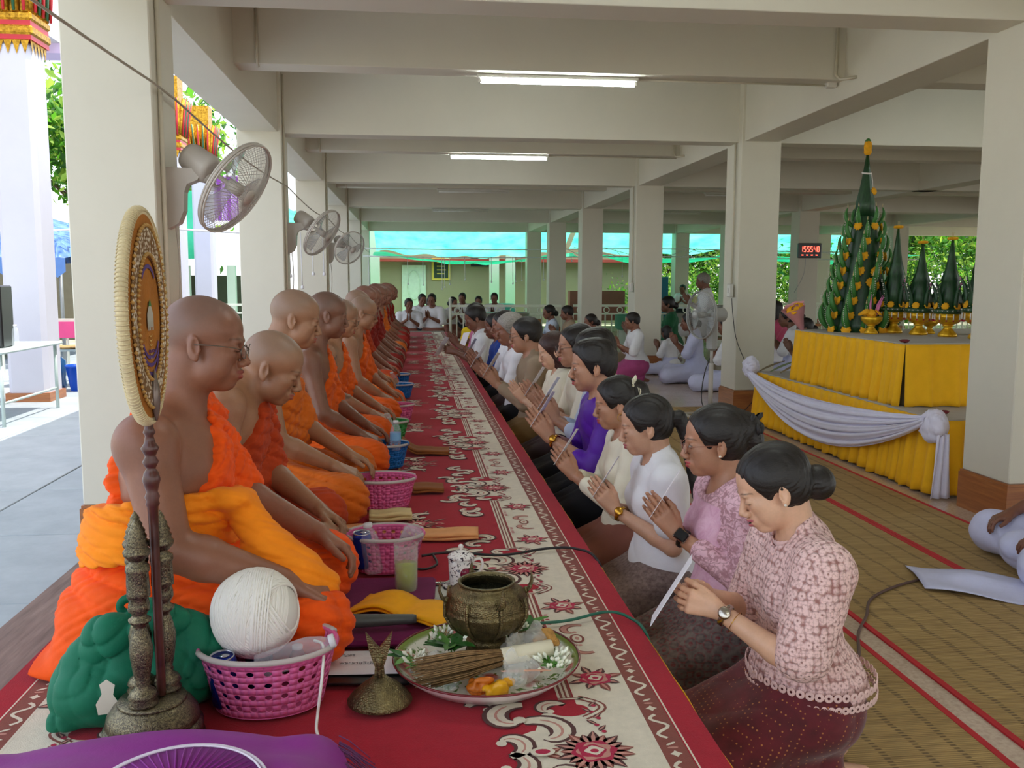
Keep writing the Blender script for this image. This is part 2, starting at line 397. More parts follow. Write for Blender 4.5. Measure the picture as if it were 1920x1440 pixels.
def torso_ops(S,J,b=1.0,m=0,inf=0.0,k=.05,hips=True):
    p,w,c,nb=J['pel'],J['waist'],J['chest'],J['nb']; i=inf
    if hips: S.ell(p+vec(-.01,0,.01),vec(.135*b+i,.170*b+i,.125+i),k)
    S.ell(w,vec(.100*b+i,.135*b+i,.15+i),k)
    S.ell(c+vec(0,0,.0),vec(.100*b+i,.150*b+i,.15+i),k)
    if not m:
        for y in (-1,1): S.ell(c+vec(.070*b,y*.060,-.005),vec(.048*b+i,.055*b+i,.055+i),.035)
    else: S.ell(c+vec(.05,0,.05),vec(.06*b+i,.12*b+i,.08+i),.04)
    for n in 'RL':
        sh=J['sh'+n]; mid=c*.3+nb*.7; S.cone(mid+vec(-.005,0,-.035),sh,.070*b+i,.050+i,k)
        S.cone(nb+vec(-.005,0,.005),sh*.85+nb*.15+vec(0,0,.005),.045+i,.034+i,.04)
def body_mesh(J,hh=.005,hb=.009,m=0,b=1.0,hs=1.0,f=1,arm=1.0,fat=0,hands=True,mouth=0,hdsc=1.0):
    S=SDF(); torso_ops(S,J,b,m)
    H=J['head']; R=J['headR']; nb=J['nb']
    nk=.050 if f else .058
    S.cone(nb+vec(-.005,0,-.04),H+R@(vec(-.030,0,-.055)*hdsc),nk+.006+fat*.5,nk+fat*.6,.035)
    for n in 'RL':
        sh,el,wr=J['sh'+n],J['el'+n],J['wr'+n]; a=arm
        S.ell(sh,vec(.050,.048,.052)*a,.03)
        S.cone(sh,el,.046*a,.037*a,.03); mid=el*.72+wr*.28
        S.cone(el,mid,.036*a,.038*a,.012); S.cone(mid,wr,.038*a,.0235*a**.5,.012)
        S.cone(J['hip'+n],J['kn'+n],.088*b,.060*b,.04); S.cone(J['kn'+n],J['an'+n],.056,.036,.02); S.cone(J['an'+n],J['toe'+n],.034,.022,.02)
        if hands and J.get('hand'+n) is not None:
            hd=J['hand'+n]; hand(S,wr,hd['fw'],hd['th'],hd['n'],hs,**{q:v for q,v in hd.items() if q not in('fw','th','n')})
        else: S.ell(wr+vec(.03,0,0),vec(.05,.03,.02)*hs,.01)
    head_ops(S,H,R,f,hdsc,fat,mouth)
    allp=np.array([v for kx,v in J.items() if isinstance(v,np.ndarray) and v.shape==(3,)]); lo=allp.min(0)-.20; hi=allp.max(0)+.20; lo[2]=min(lo[2],0)-.02; hi[2]=H[2]+.15*hdsc
    sph=[(H+R@vec(.0,0,.005),.132*hdsc)]
    if hands:
        for n in 'RL':
            hd=J.get('hand'+n)
            if hd is not None: fw=hd['fw']/np.linalg.norm(hd['fw']); sph.append((J['wr'+n]+fw*.09*hs,.118*hs))
    parts=[]
    def keep_body(c):
        ok=np.ones(len(c),bool)
        for o,r in sph: ok&=np.linalg.norm(c-o,axis=1)>r-hb*.7
        return ok
    parts.append(S.mesh(hb,lo,hi,keep_body))
    for q,(o,r) in enumerate(sph):
        def kp(c,q=q,o=o,r=r):
            ok=np.linalg.norm(c-o,axis=1)<r
            for o2,r2 in sph[:q]: ok&=np.linalg.norm(c-o2,axis=1)>=r2
            return ok
        parts.append(S.mesh(hh,o-r,o+r,kp))
    V,F=merge(parts)
    me=np_mesh('body',V,F); paint_face(me,V,H,R,hdsc,m,J.get('eyes',0),J.get('bald',0),mouth); return me
def paint_face(me,V,H,R,s,male,eyes,bald,mouth=0):
    q=(V-H)@R/s; n=len(V); C=np.zeros((n,4),np.float32); C[:,3]=1
    x,y,z=q.T; ay=np.abs(y); front=x>.05
    def blob(cx,cy,cz,rx,ry,rz,soft=.25):
        d=np.sqrt(((x-cx)/rx)**2+((ay-cy)/ry)**2+((z-cz)/rz)**2); return np.clip((1-d)/soft,0,1)
    C[:,0]=np.maximum(blob(.095,.008,-.061,.03,.018,.0052),blob(.095,.0,-.0725-mouth,.03,.019,.0068))
    if mouth: C[:,1]=np.maximum(C[:,1],blob(.1,0,-.0655-mouth*.5,.02,.014,.0025+mouth*.6))
    arch=.0215-((ay-.030)/.022)**2*.006
    C[:,1]=np.maximum(C[:,1],np.where(front&(ay>.011)&(ay<.050),np.clip(1-np.abs(z-arch)/(.0042 if male else .0030),0,1)*(.5 if bald else .85),0))
    lash=-.0085+((ay-.031)/.018)**2*.003-(.002 if not eyes else .0)
    C[:,1]=np.maximum(C[:,1],np.where(front&(ay>.015)&(ay<.047),np.clip(1.25-np.abs(z-lash)/.0020,0,1)*.8,0))
    if eyes:
        e=np.where(front&(ay>.015),np.clip((1-np.sqrt(((ay-.031)/.015)**2+((z+.0045)/.0048)**2))*4,0,1),0); C[:,2]=e
        C[:,1]=np.maximum(C[:,1],np.where(front,np.clip((1-np.sqrt(((ay-.031)/.0055)**2+((z+.0045)/.0055)**2))*3,0,1),0)*(e>0))
        C[:,1]=np.maximum(C[:,1],np.where(front&(ay>.015)&(ay<.047),np.clip(1.25-np.abs(z-.0015+((ay-.031)/.016)**2*.004)/.0018,0,1)*.9,0))
    if bald: # shaved scalp: grey-brown stubble cap
        hl=.035-np.clip(-x,0,1)*.95-np.where(ay>.055,.0,0); cap=np.clip((z-(.050-np.clip(.055-x,0,.2)*.75))/.055,0,1)*(np.clip((.075-x)/.02,0,1)); C[:,3]=1-cap*.5*(z>-.05)
    a=me.color_attributes.new('Face','FLOAT_COLOR','POINT'); a.data.foreach_set('color',C.ravel())
def cloth_mesh(S,J,h,pad=.25,lo=None,hi=None,name='cloth'):
    allp=np.array([v for kx,v in J.items() if isinstance(v,np.ndarray) and v.shape==(3,)])
    if lo is None: lo=allp.min(0)-pad; lo[2]=-.01
    if hi is None: hi=allp.max(0)+pad
    V,F=S.mesh(h,lo,hi); return np_mesh(name,V,F)
def blouse_ops(J,b=1.0,m=0,inf=.012,hem=.30,sleeve=.9,slr=.012,neckr=.062,arm=1.0,fold=.005,collar=0,seed=1,flare=.02,neck_drop=0,puff=0):
    S=SDF(); torso_ops(S,J,b,m,inf,.05)
    S.ell(J['pel']+vec(0,0,.03),vec(.15*b+flare,.185*b+flare,.14+inf),.05)
    for n in 'RL':
        sh,el,wr=J['sh'+n],J['el'+n],J['wr'+n]
        if sleeve<=1:
            e=sh+(el-sh)*sleeve; S.cone(sh,e,.050*arm+slr+puff,.044*arm+slr*1.3,.03)
        else:
            e=el+(wr-el)*(sleeve-1); S.cone(sh,el,.050*arm+slr,.042*arm+slr,.03); S.cone(el,e,.040*arm+slr,.030*arm+slr*.8,.015)
    nb=J['nb']; H=J['head']; ax=(H-nb)/np.linalg.norm(H-nb)
    if collar: S.cone(nb+ax*.0,nb+ax*(.045+collar),neckr+.006,neckr+.002,.012)
    S.disp(addf(folds(fold,(.35,.5,1),95,1.8,seed=seed),folds(fold*.8,(1,.25,-.5),60,2.2,seed=seed+1)),fold*1.6)
    S.plane((0,0,-1),(0,0,hem),.006)
    # sleeve ends cut square to the arm: cut by a plane only beyond the elbow side is handled by cone length
    S.cone(nb+vec(.01+neck_drop*.3,0,-.02-neck_drop),nb+ax*.22,neckr-.006+neck_drop*.4,neckr+ (.004 if collar else .02),.008,'s')
    if collar: S.plane(ax,nb+ax*(.05+collar),.003)
    return S
def skirt_ops(J,b=1.0,inf=.014,top=.36,fold=.006,seed=3,kk=.075,legs=True,tail=True,hemx=None):
    S=SDF()
    S.ell(J['pel']+vec(-.01,0,.0),vec(.145*b+inf,.180*b+inf,.135+inf),.05)
    S.ell(J['waist'],vec(.105*b+inf,.14*b+inf,.13),.05)
    for n in 'RL':
        S.cone(J['hip'+n],J['kn'+n],.098*b+inf,.068*b+inf,kk); S.cone(J['kn'+n],J['an'+n],.066+inf,.046+inf,kk*.8)
    S.cone((J['hipL']+J['hipR'])/2,(J['knL']+J['knR'])/2,.08+inf,.05+inf,kk)
    S.disp(addf(folds(fold,(.25,.5,1),70,2.0,seed=seed),folds(fold*.7,(.8,.9,.3),55,2.4,seed=seed+5)),fold*1.6)
    S.plane((0,0,1),(0,0,top),.006); S.plane((0,0,-1),(0,0,.004),.004)
    return S
def hair_ops(J,style='bun',s=1.0,seed=0,th=.009):
    """hair cap with hairline; buns, ponytails, bobs added"""
    S=SDF(); o=J['head']; R=J['headR']
    def P(x,y,z): return o+R@(vec(x,y,z)*s)
    def E(x,y,z,a,b,c,k=.02,op='u',q=None): S.ell(P(x,y,z),vec(a,b,c)*s,k*s,op,R if q is None else R@q)
    t=th
    E(-.018,0,.030,.092+t,.075+t,.084+t); E(.020,0,.036,.056+t,.061+t,.057+t)
    if style in('short','mop','grey'): E(-.04,0,-.02,.066,.066,.055,.02)
    else: E(-.038,0,-.015,.070,.070,.065,.02)
    if style=='mop': E(-.01,0,.075,.085,.08,.05,.03)
    if style=='quiff': E(.03,0,.082,.05,.050,.032,.03); E(-.02,0,.075,.075,.065,.04,.03)
    if style=='bun': E(-.120,0,-.040,.046,.046,.050,.012)
    if style=='updo': E(-.10,0,.03,.055,.055,.055,.02); E(-.125,.0,-.01,.035,.05,.04,.015)
    if style=='pony':
        pts=[P(-.085,-.0,.012),P(-.135,0,.0),P(-.155,0,-.07),P(-.15,0,-.16),P(-.14,0,-.26),P(-.13,0,-.33)]; S.chain(pts,[.020*s,.028*s,.030*s,.026*s,.018*s,.006*s],.01)
    if style=='bob':
        E(-.035,0,-.06,.080,.088,.09,.03); E(-.03,0,-.12,.06,.075,.05,.03)
    if style=='long': E(-.06,0,-.08,.055,.075,.12,.03)
    # face opening
    hz=.060 if style not in('mop',) else .045
    if style in('short','mop','grey','quiff'):
        E(.092,0,-.035,.075,.10,.102 if style!='mop' else .088,.012,'s'); E(-.012,.0,-.075,.05,.12,.055,.006,'s')
    else:
        E(.098,0,-.030,.075,.085,.104,.014,'s')
        if style not in('bob','long'):
            for y in(-1,1): E(.012,y*.085,-.055,.040,.035,.060,.006,'s')
            E(.02,0,-.14,.08,.12,.05,.01,'s')
    f1=folds(.0032,R@vec(.15,1,.25),380,1.2,(14,9,12),seed,.9); f2=folds(.002,R@vec(0,1,.6),700,1.0,(10,20,9),seed+3,.9)
    S.disp(addf(f1,f2),.006); return S
def hair_mesh(J,style,h,s=1.0,seed=0,th=.009):
    S=hair_ops(J,style,s,seed,th); o=J['head']; r=.17*s
    lo=o-vec(r+.03,r,r+(.26 if style=='pony' else .06)); hi=o+vec(r*.85,r,r)
    if style!='pony': lo=o-vec(r+.05,r,r+.05)
    V,F=S.mesh(h,lo,hi); return np_mesh('hair',V,F)
def skin(name,tone,lip='#8c4038',stub='#6b625c',rough=.45):
    if name in _MC: return _MC[name]
    t=NT(name); v=t.coord(); a=t.new('ShaderNodeVertexColor',layer_name='Face'); sp=t.new('ShaderNodeSeparateColor'); t.link(a.outputs[0],sp.inputs[0])
    c=srgb(tone); n=t.noise(v,9,4,.6); base=t.ramp(n,[(.3,tuple(x*.86 for x in c)),(.7,tuple(min(1,x*1.1) for x in c))])
    n2=t.noise(v,150,2); base=t.mix(.10,base,t.ramp(n2,[(.35,tuple(x*.6 for x in c)),(.6,c)]))
    inv=t.math('SUBTRACT',1.,a.outputs[1]); base=t.mix(inv,base,stub)
    base=t.mix(sp.outputs[2],base,'#d8d0c6'); base=t.mix(sp.outputs[0],base,lip); base=t.mix(sp.outputs[1],base,'#1c1512')
    t.color(base); t.set(Roughness=rough); t.p.inputs['Subsurface Weight'].default_value=.08; t.p.inputs['Subsurface Radius'].default_value=(.01,.004,.002); t.p.inputs['Subsurface Scale'].default_value=.5
    t.bump(t.noise(v,220,3),.10,.002); _MC[name]=t.m; return t.m
def fabric(name,col='#888888',rough=.85,weave=900,bump=.25,var=.10,wr=12,sheen=.3):
    if name in _MC: return _MC[name]
    t=NT(name); v=t.coord(); c=srgb(col); n=t.noise(v,wr,4,.6)
    t.color(t.ramp(n,[(.3,tuple(x*(1-var) for x in c)),(.72,tuple(min(1,x*(1+var)) for x in c))]))
    t.set(Roughness=rough); t.p.inputs['Sheen Weight'].default_value=sheen*.15; t.p.inputs['Specular IOR Level'].default_value=.25
    h=t.math('MULTIPLY_ADD',t.noise(v,24,6,.6),5.,t.noise(v,300,2))
    t.bump(h,bump,.0015); _MC[name]=t.m; return t.m
def hairmat(name,col,rough=.48):
    if name in _MC: return _MC[name]
    t=NT(name); v=t.coord((1,6,3)); c=srgb(col); t.color(t.ramp(t.noise(v,60,4),[(.3,tuple(x*.6 for x in c)),(.7,tuple(x*1.4 for x in c))]))
    t.set(Roughness=rough); t.bump(t.noise(v,90,4),.4,.002); _MC[name]=t.m; return t.m
# ---------------------------------------------------------------- the hall: floor, columns, beams, slab
S_='structure'
def wallpaint(name='cream_paint',c='#d8d3c2'):
    if name in _MC: return _MC[name]
    t=NT(name); v=t.coord(); cc=srgb(c); n=t.noise(v,1.3,5,.6); a=t.ramp(n,[(.3,tuple(x*.93 for x in cc)),(.7,cc)])
    m=t.noise(v,14,4,.7); a=t.mix(t.ramp(m,[(.70,0.),(.80,.35)]),a,tuple(x*.72 for x in cc)); t.color(a); t.set(Roughness=.55); t.bump(t.noise(v,40,4),.12,.004); _MC[name]=t.m; return t.m
PAINT=wallpaint(); PAINT2=wallpaint('beam_paint','#dcd8c9'); PAINT3=wallpaint('slab_paint','#e6e4d8')
def floor_mat():
    t=NT('polished_tile'); v=t.coord(); n=t.noise(v,2.2,5,.65); n2=t.noise(v,60,3)
    a=t.ramp(n,[(.3,'#b89f8c'),(.7,'#d0bca9')]); a=t.mix(.25,a,t.ramp(n2,[(.35,'#8f7a6a'),(.6,'#d8c8b8')])); t.color(a); t.set(Roughness=.16); return t.m
def outfloor_mat(i):
    t=NT('grey_paver_%d'%i); v=t.coord(); n=t.noise(v,3,6,.65); t.color(t.ramp(n,[(.25,('#8d979c','#949da1','#878f95')[i]),(.75,('#aab3b7','#b0b8bb','#a2abb0')[i])])); t.set(Roughness=.5); t.bump(t.noise(v,50,4),.15,.003); return t.m
g=G(); g.bx(-1.35,26,-9,27.3,-.12,0); tag(g.build('floor',floor_mat()),kind=S_)
fo=G().bx(-7.0,-1.36,-3,27.3,-.14,-.012).build('floor_outside',M('joint','#6d757a',.8)); tag(fo,kind=S_)
OM=[outfloor_mat(i) for i in range(3)]
tile=G().bx(-.545,.545,-.545,.545,-.012,0,bev=.004).mesh('tile'); tile.materials.append(OM[0])
for i in range(5):
    for j in range(12):
        o=link('tile',tile,None,fo,(-1.92-i*1.1,1.2+j*1.1,random.uniform(-.0015,.0015)))
        o.material_slots[0].link='OBJECT'; o.material_slots[0].material=OM[(i*7+j*3)%3]
g=G(); g.bx(-7,-1.36,14,27.3,-.014,-.002); g.bx(-7,-1.36,-3,.65,-.014,-.002); tag(g.build('floor_far',OM[0]),kind=S_)
gr=NT('ground'); v=gr.coord(); gr.color(gr.ramp(gr.noise(v,.8,6,.7),[(.3,'#6f7d4c'),(.5,'#a7a08a'),(.7,'#b9b3a2')])); gr.set(Roughness=.95)
g=G(); g.bx(-60,70,-20,90,-.5,-.15); tag(g.build('ground',gr.m),kind=S_)
BASE=NT('wood_baseboard'); v=BASE.coord((1,1,14)); BASE.color(BASE.ramp(BASE.noise(v,3,5,.6),[(.3,'#8a4f2e'),(.7,'#b0713f')])); BASE.set(Roughness=.35); BASE=BASE.m
ROWY=[4.75+4.42*k for k in range(6)]; ROWY[0]=4.72
CW,CDp=.42,.44
COLX=[(-1.68),3.35,7.85,12.3]
tw=G(); tw.bx(0,CW,0,CDp,.235,3.4,bev=.006); colm=tw.mesh('column'); colm.materials.append(PAINT)
bw=G(); bw.bx(-.014,CW+.014,-.014,CDp+.014,0,.22); bw.bx(-.008,CW+.008,-.008,CDp+.008,.22,.235); bwm=bw.mesh('baseboard'); bwm.materials.append(BASE)
for ci,x in enumerate(COLX):
    for k,y in enumerate(ROWY):
        if x>7 and k<3: continue
        c=link('column',colm,None,None,(x,y,0)); tag(c,kind=S_); link('baseboard',bwm,None,c)
# main beams along the hall and across it, slab above
for x in COLX:
    g=G(); g.bx(x+.03,x+.39,-9,27.2,2.80,3.42,bev=.004); tag(g.build('ceiling_beam',PAINT2),kind=S_)
for k,y in enumerate([.32]+ROWY):
    g=G(); g.bx(-1.63,24,y+.10,y+.36,2.80 if k else 2.80,3.42,bev=.004); tag(g.build('ceiling_beam',PAINT2),kind=S_)
    if k<6:
        ym=y+2.3 if k else 2.66
        g=G(); g.bx(-1.63,24,ym,ym+.24,2.95,3.42,bev=.004); tag(g.build('ceiling_beam',PAINT2),kind=S_)
g=G(); g.bx(-2.25,26,-9,27.5,3.40,3.55); tag(g.build('ceiling',PAINT3),kind=S_)
# ---------------------------------------------------------------- raised platform with planks
wood=NT('old_planks'); v=wood.coord((9,.8,9)); wood.color(wood.ramp(wood.noise(v,4,6,.65),[(.25,'#5e4a42'),(.6,'#8a756b'),(.8,'#9d8a80')])); wood.set(Roughness=.6); wood.bump(wood.noise(v,6,5),.3,.004); wood=wood.m
pf=G(); pf.bx(-1.17,.58,.7,17.6,0,.375); pf=pf.build('platform',wood); tag(pf,kind=S_)
pl=G().bx(-.108,.108,-8.45,8.45,0,.026,bev=.003).mesh('plank'); pl.materials.append(wood)
for i in range(8): link('plank',pl,None,pf,(-1.062+i*.219,9.15,.376+(.002 if i%2 else 0)))
PZ=.405
# carpet with its figure woven as raised pile: red field, cream cartouches, roses, scrolls
CX0,CX1=-.98,.625; CZ=PZ+.008
g=G(); Y0,Y1=.75,17.1
LAY=.00022
def ribbon(pts,ws,mi,lay,g=g):
    g.mat(mi); n=len(pts); P=[]; z=CZ+lay*LAY
    for i,(x,y) in enumerate(pts):
        a=pts[max(i-1,0)]; b=pts[min(i+1,n-1)]; dx,dy=b[0]-a[0],b[1]-a[1]; L=math.hypot(dx,dy) or 1
        w=ws[i] if isinstance(ws,list) else ws; P+=[(x-dy/L*w/2,y+dx/L*w/2,z),(x+dy/L*w/2,y-dx/L*w/2,z)]
    g.add(P,[(2*i,2*i+1,2*i+3,2*i+2) for i in range(n-1)])
def disc(cx,cy,rx,ry,mi,lay,n=12,sc=0,ns=0,rot=0,g=g):
    g.mat(mi); P=[]; z=CZ+lay*LAY
    for i in range(n):
        a=2*PI*i/n; r=1+sc*math.cos(ns*a); x=rx*r*math.cos(a); y=ry*r*math.sin(a); P.append((cx+x*math.cos(rot)-y*math.sin(rot),cy+x*math.sin(rot)+y*math.cos(rot),z))
    g.add(P,[tuple(range(n))])
def spiral(cx,cy,s,a0,turn,w,fl=1,t1=1.0,mi=1,lay=5,under=3):
    s*=1.28; w*=1.25; lay+=(int(abs(cx*997+cy*613))%5)*3 if under==3 else 0
    pts=[];ws=[]
    for i in range(15):
        t=i/14*t1; r=s*(1-.78*t); a=a0+fl*turn*t; pts.append((cx+r*math.cos(a),cy+r*math.sin(a))); ws.append(w*(.35+1.1*math.sin(PI*min(1,t*1.05+.08))**.8))
    if under is not None: ribbon(pts,[q*1.55 for q in ws],under,lay-1)
    ribbon(pts,ws,mi,lay)
    ribbon(pts[2:12],[q*.16 for q in ws[2:12]],4,lay+1)
    disc(pts[-1][0],pts[-1][1],w*.55,w*.55,mi,lay+1,8)
# materials: 0 red,1 cream,2 brown,3 dark brown,4 pink-tan,5 crimson
def leaf(cx,cy,L,w,a,mi=3,lay=6):
    pts=[(cx+math.cos(a)*L*t,cy+math.sin(a)*L*t) for t in (0,.25,.5,.75,1)]; ribbon(pts,[w*.3,w*.9,w,w*.6,w*.05],mi,lay); ribbon(pts,[w*.05,w*.3,w*.35,w*.15,.0005],4,lay+1)
def rose(cx,cy,r,a0=0,nl=8,lay=7):
    for i in range(nl):
        a=a0+2*PI*i/nl; leaf(cx+math.cos(a)*r*.7,cy+math.sin(a)*r*.7,r*(.85 if i%2 else 1.15),r*.58,a,3 if i%3 else 2,lay)
    disc(cx,cy,r,r*.9,5,lay+2,24,.10,6,a0); disc(cx,cy,r*.80,r*.7,4,lay+3,24,.12,5,a0+.4); disc(cx-.1*r,cy,r*.62,r*.55,5,lay+4,20,.1,5,a0); disc(cx,cy+.05*r,r*.42,r*.36,1,lay+5,16,.15,4,a0); disc(cx,cy,r*.2,r*.17,5,lay+6,8)
g.mat(0); g.bx(CX0,CX1,Y0,Y1,PZ,CZ)
PER=1.2; ncol=int((Y1-Y0)/PER)+1
xc=(CX0+CX1)/2
for side in (1,-1):
    ed=CX1 if side>0 else CX0
    X=lambda d,ed=ed,side=side: ed-side*d
    def strip(d0,d1,mi,lay):
        g.mat(mi); a,b=sorted((X(d0),X(d1))); z=CZ+lay*LAY; g.add([(a,Y0+.02,z),(b,Y0+.02,z),(b,Y1-.02,z),(a,Y1-.02,z)],[(0,1,2,3)])
    strip(.062,.066,1,1); strip(.069,.123,2,1); strip(.123,.129,1,2); strip(.125,.262,1,1)
    for kk in range(ncol):
        y0=.785+kk*PER
        def Yp(u): return y0+u
        vis=(y0<6.5)
        # squiggle border
        n=6
        for q in range(n):
            yy=Yp(q*PER/n)
            if yy<Y0+.05 or yy+.2>Y1: continue
            pts=[(X(.096+.016*math.sin(t*PI*3)),yy+t*.105) for t in np.linspace(0,1,13)]; ribbon(pts,.0085,1,3)
            disc(X(.096),yy+.135,.010,.010,1,3,12,.35,4); disc(X(.096),yy+.16,.012,.004,4,3,8); disc(X(.096),yy+.176,.013,.004,1,3,8,rot=.5)
        # straight frame lines for the segment, then arch
        def seg(pa,pb,ws,mi,lay): ribbon([pa,pb],ws,mi,lay)
        a,b=max(Yp(0.0),Y0+.03),min(Yp(.72),Y1-.03)
        if b>a:
            seg((X(.275),a),(X(.275),b),.010,1,2); seg((X(.268),a),(X(.268),b),.006,2,3)
            seg((X(.285),a),(X(.285),b),.016,2,3); seg((X(.285),a),(X(.285),b),.006,1,4); seg((X(.297),a),(X(.297),b),.006,1,3)
            for yy in (a,b): seg((X(.24),yy),(X(.30),yy),.012,2,4); seg((X(.24),yy),(X(.30),yy),.005,1,5)
        if Yp(0)>Y0 and Yp(PER)<Y1+.4:
            for u in (.10,.60): rose(X(.192),Yp(u),.040,.3,8)
            # medallion
            for fl in (1,-1):
                spiral(X(.192),Yp(.35+.055*fl),.036,fl*.9,3.9,.009,fl,mi=4,lay=4,under=2)
            disc(X(.192),Yp(.35),.020,.030,2,6,16); disc(X(.192),Yp(.35),.013,.022,1,7,16); disc(X(.192),Yp(.35),.006,.012,4,8,10)
            # small crimson ticks beside the frame
            for q in range(5): disc(X(.252),Yp(.20+q*.018),.007,.004,5,4,6); disc(X(.252),Yp(.46+q*.018),.007,.004,5,4,6)
            # cream cartouche that swells into the red field
            cu=Yp(.96)
            disc(X(.27),cu,.125,.205,1,2,28,.06,6); disc(X(.31),cu,.12,.12,1,3,20,.08,5)
            for fl in (1,-1):
                pts=[(X(.265-.05*math.sin(t*PI)-.01),cu+fl*(.245-.10*t)) for t in np.linspace(0,1,10)]; ribbon(pts,.020,2,4); ribbon(pts,.008,1,5)
                disc(X(.283),cu+fl*.185,.045,.030,0,5,16)
                spiral(X(.355),cu+fl*.085,.052,fl*2.2,4.3,.022,-fl*side); spiral(X(.41),cu+fl*.155,.050,fl*1.2,4.2,.022,fl*side); spiral(X(.44),cu+fl*.045,.040,-fl*1.5,4.2,.018,fl*side)
                spiral(X(.325),cu+fl*.19,.030,fl*.5,4.0,.014,fl*side); spiral(X(.47),cu+fl*.21,.034,fl*2.9,4.2,.016,-fl*side)
                for q in range(5):
                    a=fl*(1.1+q*.28); leaf(X(.235)-side*.0,cu+fl*(.085+q*.028),.030,.013,(PI/2*fl)+(.7 if q%2 else -.7),3,6); disc(X(.225+.01*(q%2)),cu+fl*(.08+q*.03),.006,.006,5,7,8)
                leaf(X(.33),cu+fl*.02,.05,.018,PI*(side>0)+fl*.5,2,6)
            rose(X(.262),cu,.046,.1,19)
            disc(X(.37),cu,.026,.017,1,30,16); disc(X(.37),cu,.016,.010,5,31,12)
            # chain of scrolls along the field and bouquet near the middle
            for q,(d,u,s,a,fl) in enumerate(((.40,.05,.042,.5,1),(.37,.13,.038,2.6,-1),(.41,.205,.040,1.2,1),(.375,.50,.040,2.6,1),(.41,.57,.042,.5,-1),(.38,.66,.040,1.8,1))):
                spiral(X(d),Yp(u),s,a,4.3,.017,fl*side)
            if side>0 or True:
                d=.62; uu=.36
                for fl in (1,-1):
                    spiral(X(d-.02),Yp(uu+fl*.10),.045,fl*1.0,4.2,.018,fl); spiral(X(d+.05),Yp(uu+fl*.12),.036,fl*2.4,4.2,.015,-fl); leaf(X(d-.07),Yp(uu+fl*.04),.06,.02,PI*(side<0)+fl*.6,3,6)
                    leaf(X(d-.03),Yp(uu+fl*.16),.05,.02,fl*1.2,3,6)
                rose(X(d),Yp(uu),.046,.2,19); disc(X(d-.09),Yp(uu),.018,.014,4,6,14,.2,5); disc(X(d-.09),Yp(uu),.009,.008,5,7,8)
def pile(name,c,dk=.85):
    t=NT(name); v=t.coord(); cc=srgb(c); t.color(t.ramp(t.noise(v,30,5,.7),[(.3,tuple(x*dk for x in cc)),(.7,cc)])); t.set(Roughness=.95); t.p.inputs['Sheen Weight'].default_value=.12; t.p.inputs['Specular IOR Level'].default_value=.1; t.bump(t.noise(v,420,2),.35,.003); return t.m
carpet=g.build('carpet',[pile('carpet_red','#a80e26'),pile('carpet_cream','#e3d9c4'),pile('carpet_brown','#8a4a3e'),pile('carpet_umber','#583430'),pile('carpet_blush','#c98f80'),pile('carpet_crimson','#b51f45')])
tag(carpet,'long red carpet with cream scrolls and roses running down the raised platform','carpet')
# yellow cloth edge hanging off the platform
g=G()
def ycl(u,v_):
    y=1.0+u*15.9; w=math.sin(y*9)*.006+math.sin(y*23+1)*.003+ (.018*math.exp(-((y-2.02)/.09)**2)); return (.630+w*(.3+v_)+.006*v_+.01*math.sin(y*3)*v_,y,PZ-.004-v_*.2)
g.slab(ycl,500,5,.003); tag(g.build('platform_cloth',fabric('yellow_edge','#e8b41c')),'narrow yellow cloth edge hanging off the platform under the red carpet','cloth')
# ---------------------------------------------------------------- woven mats on the floor
def mat_weave():
    t=NT('straw_weave'); v=t.coord(); n=t.noise(t.coord((.5,10,1)),3,5,.7); n2=t.noise(t.coord((1.5,40,1)),4,3,.6)
    a=t.ramp(n,[(.28,'#7d6237'),(.5,'#a98a55'),(.75,'#c2a46c')]); a=t.mix(.5,a,t.ramp(n2,[(.3,'#6e5430'),(.65,'#c0a26a')]))
    w=t.wave(v,30,.3,1,'Y'); a=t.mix(t.ramp(w,[(.0,.30),(.35,0.)]),a,'#4e3a1e')
    w2=t.wave(v,2.6,1.2,2,'X'); dots=t.wave(v,18,0,1,'Y'); dd=t.math('MULTIPLY',t.ramp(w2,[(.90,0.),(.97,1.)]),t.ramp(dots,[(.4,0.),(.6,.75)])); a=t.mix(dd,a,'#4a351c')
    t.color(a); t.set(Roughness=.7); t.bump(w,.35,.004); return t.m
SM=mat_weave(); RB=M('mat_binding','#b8202a',.8); RBs=M('mat_trim','#9b1a28',.8)
def mat(x0,x1,y0,y1,label,z=.004):
    t=empty('woven_mat',((x0+x1)/2,y0,0),label=label,cat='mat',group='straw mats laid along the hall')
    cx=(x0+x1)/2
    g=G(); g.bx(x0-cx,x1-cx,0,y1-y0,.0005,z); g.build('weave',SM,t)
    w=.022
    for a,b in ((x0-cx-.002,x0-cx+w),(x1-cx-w,x1-cx+.002)): g=G(); g.bx(a,b,0,y1-y0,.0005,z+.002); g.build('binding',RB,t)
    return t
mat(.64,1.70,.9,9.6,'straw mat under the kneeling row beside the platform',.005)
mat(1.79,2.60,.9,9.6,'straw mat in the middle between two red bindings',.005)
mat(2.605,3.16,.9,9.6,'straw mat nearest the square columns and altar',.006)
mat(.66,2.4,9.65,11.2,'straw mat beyond the first mats at the far end of the row',.005)
g=G(); g.bx(-1.63,24,-1.52,-1.28,2.95,3.42,bev=.004); tag(g.build('ceiling_beam',PAINT2),kind=S_)
